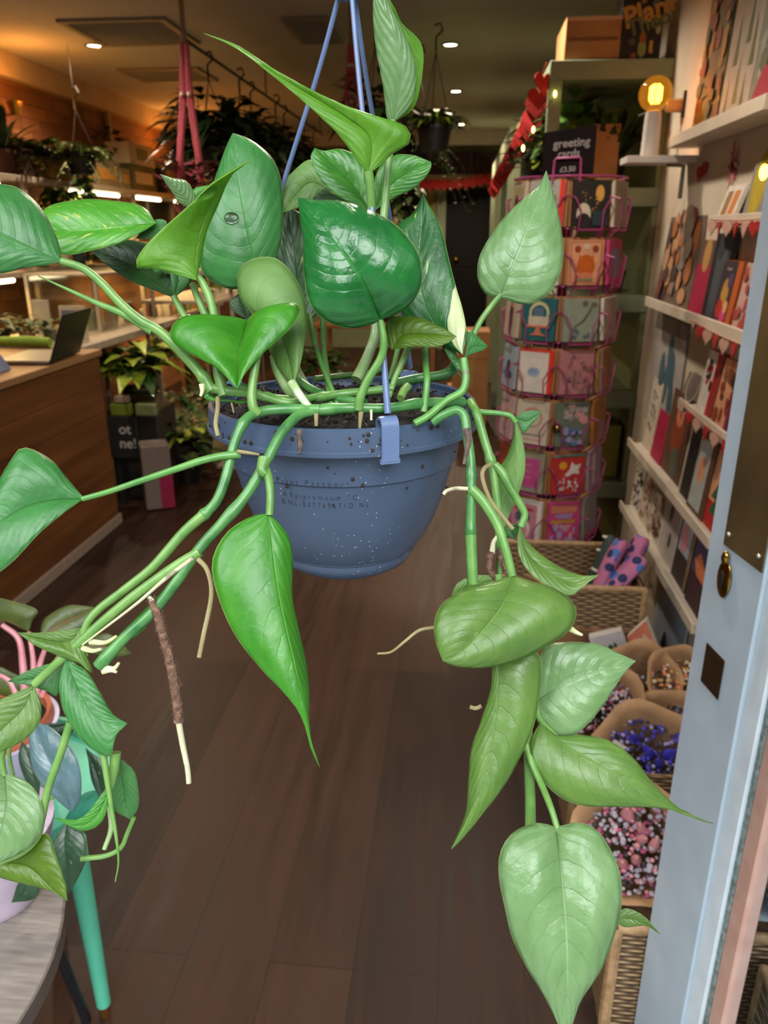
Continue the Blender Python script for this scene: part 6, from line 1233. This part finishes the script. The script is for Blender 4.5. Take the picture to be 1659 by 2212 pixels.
t = thing('brass_bell', RC, 'small shiny round bell between the cards in the middle of the spinner', 'bell'); c = PY(1203, 925, sc_); t.location = c
mb = MB(); mb.ball(c, .018, M('bell_gold', '#8a7a3c', .15, 1), 10); mb.build('bell', t); mb = MB(); mb.tube([c+Vector((0, 0, .017)), c+Vector((0, .06, .045))], .002, wire, 5); mb.build('loop', t)
# ================================================================ baskets, bouquets and books at the right
def wickermat(name, c1, c2, sc=(60, 60, 95)):
    m, nt, b = nodes(name); L = nt.links.new; tc = nd(nt, 'ShaderNodeTexCoord'); sp = nd(nt, 'ShaderNodeSeparateXYZ'); L(tc.outputs['Object'], sp.inputs[0])
    h = mth(nt, 'ADD', sp.outputs[0], sp.outputs[1]); fz = mth(nt, 'MULTIPLY', sp.outputs[2], float(sc[2])); row = mth(nt, 'FLOOR', fz)
    sh = mth(nt, 'MULTIPLY', mth(nt, 'MODULO', row, 2.0), pi); wv = mth(nt, 'SINE', mth(nt, 'ADD', mth(nt, 'MULTIPLY', h, float(sc[0])*2), sh))
    ar = mth(nt, 'SINE', mth(nt, 'MULTIPLY', mth(nt, 'FRACT', fz), pi)); v = mth(nt, 'MULTIPLY', mth(nt, 'MULTIPLY_ADD', wv, .42, .58), ar)
    nz = nd(nt, 'ShaderNodeTexNoise', Scale=30.0); L(tc.outputs['Object'], nz.inputs[0]); f = mth(nt, 'MULTIPLY', v, mth(nt, 'MULTIPLY_ADD', nz.outputs[0], .8, .6), clamp=True)
    L(mixc(nt, f, lin(c2), lin(c1)), b.inputs['Base Color']); b.inputs['Roughness'].default_value = .6
    bp = nd(nt, 'ShaderNodeBump', Strength=1.0, Distance=.006); L(v, bp.inputs['Height']); L(bp.outputs[0], b.inputs['Normal']); MATS[name] = m; return m
wk = wickermat('wicker', '#b8966a', '#3f2c1c'); wkr = M('wicker_rim', '#b3916a', .55, col2='#8a6a45', scale=60, bump=.6, stretch=(1, 1, 1)); wkp = wickermat('wicker_pale', '#c9b28c', '#4a3a26', (45, 45, 75))
def basket(lab, x0, x1, y0, y1, z0, z1, m=wk, rim=.012, th=.012):
    t = thing('wicker_basket', ((x0+x1)/2, (y0+y1)/2, z0), lab, 'basket'); mb = MB()
    for a, b_, c_, d in ((x0, x1, y0, y0+th), (x0, x1, y1-th, y1), (x0, x0+th, y0+th, y1-th), (x1-th, x1, y0+th, y1-th)): mb.bx(a, b_, c_, d, z0, z1, m)
    mb.bx(x0+th, x1-th, y0+th, y1-th, z0, z0+.01, m); mb.build('woven_sides', t)
    mb = MB(); i = th/2; mb.tube([(x0+i, y0+i, z1), (x1-i, y0+i, z1), (x1-i, y1-i, z1), (x0+i, y1-i, z1), (x0+i, y0+i, z1)], rim, wkr, 10)
    for a in (x0+i, x1-i):
        for c_ in (y0+i, y1-i): mb.tube([(a, c_, z0), (a, c_, z1)], rim*1.05, wkr, 8)
    mb.build('rim', t); return t
basket('low wicker basket of bouquets on the floor at the lower right, nearest the door edge', .335, .79, 1.15, 1.62, .0, .29)
basket('second low wicker basket of bouquets, behind the nearest one', .33, .8, 1.66, 2.2, .0, .2)
basket('pale wicker basket seen through the door glass at the lower right corner', .6, .8, .72, 1.12, .0, .26, wkp)
krm = M('kraft_paper', '#a8825c', .8, col2='#8f6b48', scale=18, bump=.4)
def bouquet(x, y, Y, lab, cols, r=.075, ln=.2, seed=1, axis=(-.15, -.55, .7), n=150, fs=.005, spikes=0, wrap=None, grp='kraft-wrapped dried bouquets', tag_=False, sz=1.0):
    c = PY(x, y, Y); ax = Vector(axis).normalized(); rd = random.Random(seed); b0 = c-ax*ln
    if b0.z < .03: ax = Vector((ax.x, ax.y-.5, max(.1, (c.z-.04)/ln))).normalized(); b0 = c-ax*ln; b0.z = max(.03, b0.z)
    t = thing('flower_bouquet', b0, lab, 'bouquet', grp); s = ax.cross(Vector((0, 0, 1))).normalized(); u = s.cross(ax)
    vs = []; N = 28
    for i, (k, rr_) in enumerate(((0, .22), (.4, .5), (.8, .95), (1.0, 1.2), (1.18, 1.45))):
        for j in range(N):
            a = 2*pi*j/N; q = r*rr_*(1+.06*sin(a*5+seed)*(i > 2)); e = k+(.16*max(0, sin(a)) if i > 2 else 0); vs.append(b0+ax*ln*e+s*cos(a)*q+u*sin(a)*q)
    mb = MB(); mb.add(vs, [(i*N+j, i*N+(j+1) % N, (i+1)*N+(j+1) % N, (i+1)*N+j) for i in range(4) for j in range(N)]+[tuple(range(N-1, -1, -1))], wrap or krm); mb.build('paper_wrap', t, solid=.0012)
    mb = MB()
    for i in range(n):
        a = rd.uniform(0, 2*pi); q = r*1.15*sqrt(rd.random()); hh = .25*r*(1-(q/r/1.15)**2)+rd.uniform(-.008, .014); p = c+s*cos(a)*q+u*sin(a)*q+ax*hh
        mb.ball(p, fs*rd.uniform(.6, 1.4), rd.choice(cols), 4, sc=(1, 1, .8)); 
        if i % 3 == 0: mb.tube([p, b0+ax*ln*.6], .0008, col('#5c5a3c'), 3, cap=False)
    for i in range(spikes):
        a = rd.uniform(0, 2*pi); q = r*rd.uniform(.1, .7); p = c+s*cos(a)*q+u*sin(a)*q; d = (ax+s*rd.uniform(-.4, .4)+u*rd.uniform(-.2, .4)).normalized()
        mb.tube([p, p+d*.02, p+d*.045, p+d*.06], [.004, .011, .009, .002], cols[-1], 8)
    o = mb.build('flowers', t); 
    if tag_:
        mb = MB(); mb.box(c+s*r*.8+ax*.03+u*.01, (.035, .004, .05), white, R=Matrix.Rotation(.6, 3, 'Y')); mb.build('paper_tag', t)
    return t
dk = col('#3a2c30'); gy = col('#a098a4'); 
bouquet(1368, 1825, 1.3, 'kraft-wrapped bouquet of grey and pink dried flowers with pink grass tails, nearest the door edge', [gy, gy, col('#b9aab0'), col('#a3486c'), dk, col('#c9868a')], .085, .2, 1, spikes=7, n=420)
bouquet(1395, 1650, 1.7, 'kraft-wrapped bouquet of deep blue and lilac dried flowers', [lilac, col('#2c2440'), col('#8a80a8'), col('#3c34a0'), dk, col('#4038b0')], .1, .2, 2, spikes=9, n=420, tag_=True)
bouquet(1302, 1535, 1.92, 'kraft-wrapped bouquet of white and rose baby\'s breath, left of the blue one', [gy, col('#c9b4b8'), gy, col('#8f3458'), dk, col('#c9868a')], .085, .2, 3, n=420, tag_=True)
bouquet(1445, 1585, 1.88, 'kraft-wrapped bouquet of lilac flowers beside the wall, behind the blue one', [lilac, col('#8a80a8'), dk, col('#3c34a0')], .075, .2, 4, n=150)
bouquet(1462, 1470, 2.0, 'kraft-wrapped bouquet of amber and cream flowers under the white card ledges', [gold, salmon, cream, dk], .06, .18, 5, n=90)
bouquet(1380, 1480, 2.02, 'crumpled kraft wrap with few flowers behind the white and rose bouquet', [gy, dk, lilac], .08, .2, 6, n=40, fs=.005)
bouquet(1668, 1850, 1.14, 'grey-wrapped bunch of dried oats and grasses seen through the door glass', [col('#7a6c48'), col('#8f8262'), col('#5c5236'), col('#b0a48c'), col('#a39678')], .08, .2, 7, spikes=26, n=170, fs=.005, wrap=M('grey_wrap', '#7f8b96', .7, bump=.4, scale=18))
bouquet(1675, 1710, 1.22, 'pink and brown dried flowers seen through the door glass, above the dried oats', [pinkc, hot, col('#6a5a40'), salmon], .06, .2, 8, n=90, wrap=krm)
# crate and basket with socks
cr = M('crate_wood', '#8a6244', .7, col2='#6f4c32', scale=6, stretch=(3, 3, .6))
t = thing('wooden_crate', (.42, 2.5, 0), 'brown box supporting the sock basket', 'box'); mb = MB(); mb.bx(.16, .66, 2.3, 2.72, .0, .318, cr); mb.build('body', t, bevel=.004)
mb = MB(); mb.tube([(.3, 2.298, .2), (.35, 2.292, .215), (.45, 2.292, .215), (.5, 2.298, .2)], .005, M('crate_handle', '#4c3626', .6), 6); mb.build('handle', t)
basket('wicker basket holding the patterned socks, on the brown box', .17, .63, 2.31, 2.7, .32, .46)
def sock(pts, Y, r, m, lab, bands=None):
    q = [PY(x, y, Y+.03*i) for i, (x, y) in enumerate(pts)]; t = thing('rolled_socks', q[0], lab, 'socks', 'rolled textiles in the wicker basket'); c = spline(q, 14)
    mb = MB(); mb.tube(c, [r*(.75 if i in (0, 13) else 1) for i in range(14)], m, 14, flat=.6); mb.build('sock_fabric', t)
    if bands:
        mb = MB()
        for i in bands: mb.tube([c[i], c[i].lerp(c[i+1], .5)], r*1.03, white, 14, flat=.6)
        mb.build('stripe', t)
    return t
def dotmat(name, a, b_, c_):
    m, nt, b = nodes(name); L = nt.links.new; tc = nd(nt, 'ShaderNodeTexCoord'); v = nd(nt, 'ShaderNodeTexVoronoi', Scale=26.0); L(tc.outputs['Object'], v.inputs['Vector'])
    sc_2 = nd(nt, 'ShaderNodeSeparateColor'); L(v.outputs['Color'], sc_2.inputs[0])
    inner = mixc(nt, mth(nt, 'GREATER_THAN', sc_2.outputs[0], .5), lin(b_), lin(c_)); L(mixc(nt, mth(nt, 'LESS_THAN', v.outputs['Distance'], .42), lin(a), inner), b.inputs['Base Color']); b.inputs['Roughness'].default_value = .85; return m
dm1 = dotmat('dots_pinkblue', '#b0688c', '#4a6cb0', '#232a58')
sock([(1290, 1280), (1318, 1215), (1345, 1168)], 2.42, .042, dm1, 'pink sock with blue spots leaning in the basket, in front')
sock([(1330, 1285), (1362, 1215), (1388, 1160)], 2.45, .05, dm1, 'pink sock with blue spots leaning in the basket, nearest the wall')
sock([(1305, 1288), (1350, 1240), (1385, 1205)], 2.38, .04, dm1, 'pink and blue spotted sock lying low in the basket')
sock([(1268, 1280), (1300, 1205), (1322, 1158)], 2.5, .032, col('#1f3a38'), 'dark green roll with white stripes standing at the back of the basket', bands=(5, 9, 12))
# books standing between basket and bouquets
def slab(nm, lab, cat, quad, Y, m, n=(.02, .03, 0), art=None, edge=None):
    q = [PY(x, y, Y+dy) for x, y, dy in quad]; t = thing(nm, q[0], lab, cat); mb = MB(); mb.hexa(q, Vector(n), edge or white); mb.build('cover', t, bevel=.001)
    ux = (q[1]-q[0]); uy = (q[3]-q[0]); nn = -(ux.cross(uy)).normalized(); nn = nn if nn.y < 0 else -nn
    mb = MB(); k = .0012; mb.hexa([p+nn*k for p in q], nn*.0006, m)
    if art: art(mb, q, nn)
    mb.build('printed_front', t, smooth=False); return t
def spots(ms, n, seed):
    def f(mb, q, nn):
        rd = random.Random(seed)
        for i in range(n):
            a, b_ = rd.uniform(.15, .85), rd.uniform(.15, .85); p = q[0].lerp(q[1], a).lerp(q[3].lerp(q[2], a), b_)+nn*.0025; e1 = (q[1]-q[0]).normalized(); e2 = (q[3]-q[0]).normalized(); k = rd.uniform(.008, .02)
            mb.hexa([p+e1*cos(2*pi*j/9)*k*.7+e2*sin(2*pi*j/9)*k*1.4 for j in range(9)], nn*.0004, rd.choice(ms))
    return f
zq = PY(1290, 1437, 2.24).z; boxthing('cardboard_box', 'low narrow carton on the floor carrying the leaf-patterned and salmon books', 'box', (.56, 2.252, zq/2-.001), (.44, .084, zq-.004), kraft)
slab('book', 'white book with green leaf drawings standing behind the light green leaf', 'book', ((1290, 1437, 0), (1372, 1437, 0), (1343, 1362, 0), (1272, 1378, 0)), 2.24, col('#c9c2c4'), (.004, .03, 0), spots([greenc, lime], 7, 3))
slab('book', 'salmon-orange book standing beside the white leaf-patterned one', 'book', ((1378, 1437, 0), (1432, 1437, 0), (1395, 1340, 0), (1354, 1376, 0)), 2.23, salmon, (.012, .03, 0), spots([lilac, cream], 4, 4))
# ================================================================ lower left: round table, mint stand and their plants
def circ(a, b_, c):
    d = 2*(a.x*(b_.y-c.y)+b_.x*(c.y-a.y)+c.x*(a.y-b_.y)); A_, B_, C_ = a.xy.length_squared, b_.xy.length_squared, c.xy.length_squared
    x = (A_*(b_.y-c.y)+B_*(c.y-a.y)+C_*(a.y-b_.y))/d; y = (A_*(c.x-b_.x)+B_*(a.x-c.x)+C_*(b_.x-a.x))/d; return Vector((x, y, a.z))
TZ = .72
pts = [PZ(x, y, TZ) for x, y in ((138, 1950), (112, 2070), (38, 2212))]; tc_ = circ(*pts); tr_ = (tc_-pts[0]).length
print('ROUND TABLE', tuple(round(v, 3) for v in tc_), round(tr_, 3))
tr_ = min(tr_, .36)
if (tc_-pts[0]).length > .36: tc_ = pts[1]+(tc_-pts[1]).normalized()*.36
tw = M('table_greywood', '#8a827a', .65, col2='#6b645d', scale=11, stretch=(1.2, 14, 1), bump=.15)
t = thing('round_table', (tc_.x, tc_.y, 0), 'round grey-brown wooden table at the lower left corner', 'table')
mb = MB(); mb.lathe([(.0005, 0), (tr_-.001, 0), (tr_-.001, -.02), (.0005, -.02)], tc_, tw, 72); mb.build('tabletop', t)
mb = MB(); mb.lathe([(tr_-.001, .0012), (tr_+.002, .0005), (tr_+.002, -.024), (tr_-.001, -.024)], tc_, M('table_edge', '#5f564f', .5), 72); mb.build('edge_band', t)
gunm = M('leg_black', '#1f2126', .5)
lq = PZ(187, 2203, 0); lp = PZ(125, 2052, .35); ltop = lq+(lp-lq)*(.7/.35)
for k in range(3):
    R3 = Matrix.Rotation(2*pi*k/3, 3, 'Z'); cz = Vector((tc_.x, tc_.y, 0)); mb = MB(); mb.tube([cz+R3 @ (ltop-cz), cz+R3 @ (lq-cz)], .010, gunm, 10); mb.build('leg', t)
mint = M('mint_paint', '#68d0ae', .45, col2='#5cc4a2', scale=10)
lb = PZ(228, 2190, .0); lt = PZ(160, 1815, .50); cdr = Vector((lt.x-.2, lt.y+.09, .5))
t = thing('plant_stand', (cdr.x, cdr.y, 0), 'mint green plant stand with tapered brass-tipped legs beside the round table', 'stand')
mb = MB(); mb.lathe([(.0005, 0), (.19, 0), (.215, .012), (.215, .045), (.205, .045), (.2, .018), (.0005, .018)], cdr, mint, 48); mb.build('tray', t)
ang0 = atan2(lt.y-cdr.y, lt.x-cdr.x)
for k in range(3):
    R3 = Matrix.Rotation(2*pi*k/3, 3, 'Z'); top = cdr+R3 @ (lt-cdr); bot = Vector((cdr.x, cdr.y, 0))+R3 @ (lb-Vector((cdr.x, cdr.y, 0))); tip = bot.lerp(top, .07)
    mb = MB(); mb.tube([tip, top], [.0145, .021], mint, 16); lg = mb.build('leg', t)
    mb = MB(); mb.tube([bot, tip], [.011, .0135], M('copper_tip', '#a8713c', .3, .8), 14); mb.build('brass_tip', lg)
# aglaonema in white pot with terracotta rim
lavp = M('pot_lavender', '#c3c2dc', .4, col2='#b5b4d2', scale=6); tcr = M('pot_terracotta', '#c4704c', .6)
pc = PZ(95, 1700, .52); pc = Vector((cdr.x+.03, cdr.y-.02, .519))
t = thing('potted_plant', pc, 'pink-stemmed plant with red-veined leaves in a lavender-white pot on the mint stand', 'plant')
mb = MB(); mb.lathe([(.0005, 0), (.085, 0), (.12, .17), (.112, .17), (.1, .15), (.0005, .15)], pc, lavp, 48); mb.build('pot', t)
mb = MB(); mb.lathe([(.098, .155), (.1, .185), (.108, .19), (.111, .172), (.1, .15)], pc, tcr, 48); mb.build('inner_pot', t)
mb = MB(); mb.lathe([(.0005, .165), (.1, .165)], pc, soilm, 24); mb.build('soil', t)
pks = M('stem_pink', '#c4707c', .4, col2='#d89aa0', scale=20)
dA = (pc-EYE).dot(FW)
lm_agl = leafmat('leaf_agl', '#3d4f22', '#5c6e2e', vein='#c06a60', rough=.4, tr=.25, var=.5, varcol='#9a8a5c', midw=.09)
lm_sheen = leafmat('leaf_blue_sheen', '#3c5a58', '#62808a', vein='#8aa4ae', rough=.3, tr=.1, var=.35, varcol='#c9d6d8')  # bluish sheen of a dark leaf, put into its colour
lm_bdark = leafmat('leaf_blackgreen', '#16301c', '#24462a', vein='#3c6040', rough=.35, tr=.12, var=.25, varcol='#c9d6d8')
for pts_, r in (([(55, 1510, dA), (50, 1440, dA), (40, 1380, dA), (5, 1350, dA)], 9), ([(70, 1505, dA), (72, 1430, dA), (62, 1365, dA)], 7), ([(78, 1500, dA), (85, 1440, dA), (100, 1395, dA)], 8), ([(40, 1510, dA), (20, 1470, dA), (-20, 1450, dA)], 8), ([(90, 1505, dA), (120, 1430, dA), (150, 1390, dA)], 6)): stalk(pts_, pks, r, r*.6, 'stem', 8, parent=t)
leaf([(30, 1345), (0, 1325), (-40, 1320)], [(20, 1345), (-20, 1335)], [(70, 1340), (80, 1318), (30, 1300), (-30, 1290)], (62, 1365), (-90, 1305), (dA, dA, dA), lm_agl, par_=t)
leaf([(90, 1350), (105, 1330), (150, 1308)], [(120, 1355), (160, 1335)], [(110, 1385), (160, 1370), (195, 1345)], (88, 1382), (205, 1312), (dA, dA+.02, dA+.04), lm_agl, par_=t)
leaf([(180, 1390), (220, 1370), (245, 1375)], [(200, 1395), (250, 1400)], [(180, 1405), (240, 1420)], (140, 1395), (285, 1412), (dA, dA, dA+.02), lm_agl, par_=t)
leaf([(20, 1450), (-10, 1440)], [(10, 1465), (-30, 1460)], [(40, 1500), (0, 1500)], (60, 1470), (-80, 1450), (dA, dA, dA), lm_agl, par_=t)
# philodendron with dark leaves, one painted with a blue sheen, in pinkish ribbed pot on the round table
pq = PZ(-10, 1925, TZ); pq = Vector((max(pq.x, tc_.x-.12), pq.y+.0, TZ+.0013))
t = thing('potted_plant', pq, 'dark-leaved trailing plant in a ribbed pinkish-white pot on the round table', 'plant')
rp = M('pot_pinkwhite', '#c4b4c8', .45)
mb = MB(); pr_ = [(.0005, 0), (.06, 0)]
for i in range(12): pr_ += [(.061+.0022*i, .004+.0085*i), (.0635+.0022*i, .008+.0085*i)]
pr_ += [(.088, .108), (.08, .108), (.075, .09), (.0005, .09)]; mb.lathe(pr_, pq, rp, 40); mb.build('pot', t)
dB = (pq-EYE).dot(FW)
stalk([(0, 1800, dB), (60, 1750, dB-.02), (120, 1720, dB-.03), (160, 1700, dB-.02)], sm_mid, 6, 4, 'stem', 8, parent=t)
stalk([(30, 1690, dB), (20, 1620, dB-.02), (45, 1580, dB-.03), (70, 1565, dB-.03)], sm_lite, 5, 4, 'stem', 8, parent=t)
leaf([(120, 1725), (75, 1670), (62, 1600)], [(140, 1700), (100, 1630)], [(175, 1720), (168, 1640), (115, 1575)], (155, 1755), (75, 1560), (dB-.03, dB-.05, dB-.03), lm_sheen, par_=t, label='dark leaf with a blue daylight sheen put into its colour')
leaf([(60, 1700), (40, 1640)], [(75, 1680), (60, 1630)], [(85, 1720), (85, 1650)], (90, 1760), (48, 1600), (dB-.01, dB-.02, dB-.01), lm_bdark, par_=t)
leaf([(85, 1580), (80, 1565)], [(120, 1570)], [(110, 1600), (150, 1590)], (75, 1568), (165, 1560), (dB, dB, dB), lm_bdark, par_=t)
leaf([(200, 1690), (190, 1640)], [(215, 1690), (200, 1650)], [(245, 1720), (235, 1660)], (225, 1740), (185, 1615), (dB, dB, dB), lm_bdark, par_=t)
leaf([(110, 1830), (115, 1880), (135, 1915)], [(140, 1820), (145, 1880)], [(180, 1800), (188, 1850), (172, 1890)], (145, 1775), (150, 1930), (dB-.05, dB-.06, dB-.05), lm_bdark, par_=t)
leaf([(45, 1900), (30, 1935)], [(60, 1905), (45, 1935)], [(90, 1905), (75, 1940)], (85, 1890), (25, 1950), (dB-.09, dB-.09, dB-.09), lm_bdark, par_=t)
leaf([(180, 1715), (155, 1745)], [(190, 1730), (160, 1755)], [(215, 1725), (185, 1765)], (215, 1705), (140, 1770), (dB+.03, dB+.03, dB+.03), leafmat('leaf_teal', '#2a8068', '#3a9a7c', vein='#6fc0a0', rough=.4), par_=t)
# ================================================================ camera, world, render settings
cam = bpy.data.cameras.new('camera'); co = bpy.data.objects.new('camera', cam); COL.objects.link(co); SC.camera = co
Rm = Matrix((RT, UP, -FW)).transposed().to_4x4(); Rm.translation = EYE; co.matrix_world = Rm
cam.sensor_fit = 'VERTICAL'; cam.sensor_height = 36.0; cam.lens = 36.0*FPX/2212; cam.clip_start = .02; cam.clip_end = 60
cam.dof.use_dof = True; cam.dof.focus_distance = .5; cam.dof.aperture_fstop = FSTOP; cam.dof.aperture_blades = 0
SC.view_settings.view_transform = 'Standard'; SC.view_settings.look = 'None'; SC.view_settings.gamma = 1; SC.view_settings.exposure = EXPO
SC.cycles.use_denoising = True; SC.cycles.max_bounces = 8; SC.cycles.diffuse_bounces = 4; SC.cycles.glossy_bounces = 3; SC.cycles.transparent_max_bounces = 12
SC.cycles.sample_clamp_indirect = 6; SC.cycles.caustics_reflective = False; SC.cycles.caustics_refractive = False
w = bpy.data.worlds.new('world'); SC.world = w; w.use_nodes = True; nt = w.node_tree; bg = nt.nodes['Background']
tc = nd(nt, 'ShaderNodeTexCoord'); sp = nd(nt, 'ShaderNodeSeparateXYZ'); nt.links.new(tc.outputs['Generated'], sp.inputs[0])
# overcast daylight: bright cool sky above a darker street and the house fronts opposite
f = mth(nt, 'MULTIPLY', mth(nt, 'ADD', sp.outputs[2], -.3), 6.0, clamp=True)
def glow(v, lo, k):                                    # bright break in the cloud around direction v
    v = Vector(v).normalized(); dt = mth(nt, 'ADD', mth(nt, 'ADD', mth(nt, 'MULTIPLY', sp.outputs[0], v.x), mth(nt, 'MULTIPLY', sp.outputs[1], v.y)), mth(nt, 'MULTIPLY', sp.outputs[2], v.z))
    return mth(nt, 'MULTIPLY', mth(nt, 'MULTIPLY', mth(nt, 'ADD', dt, -lo), 1/(1-lo)*2.5, clamp=True), k)
nz = nd(nt, 'ShaderNodeTexNoise', Scale=3.0, Detail=3.0); nt.links.new(tc.outputs['Generated'], nz.inputs[0])
c = mixc(nt, f, lin('#5a5c60'), lin('#f1f4f5')); nt.links.new(c, bg.inputs[0])
g = mth(nt, 'ADD', glow((.25, -.8, .6), .93, GLOW), glow((-.55, -.55, .62), .95, GLOW*.8))
nt.links.new(mth(nt, 'MULTIPLY', mth(nt, 'ADD', g, 1.0), SKY), bg.inputs[1])
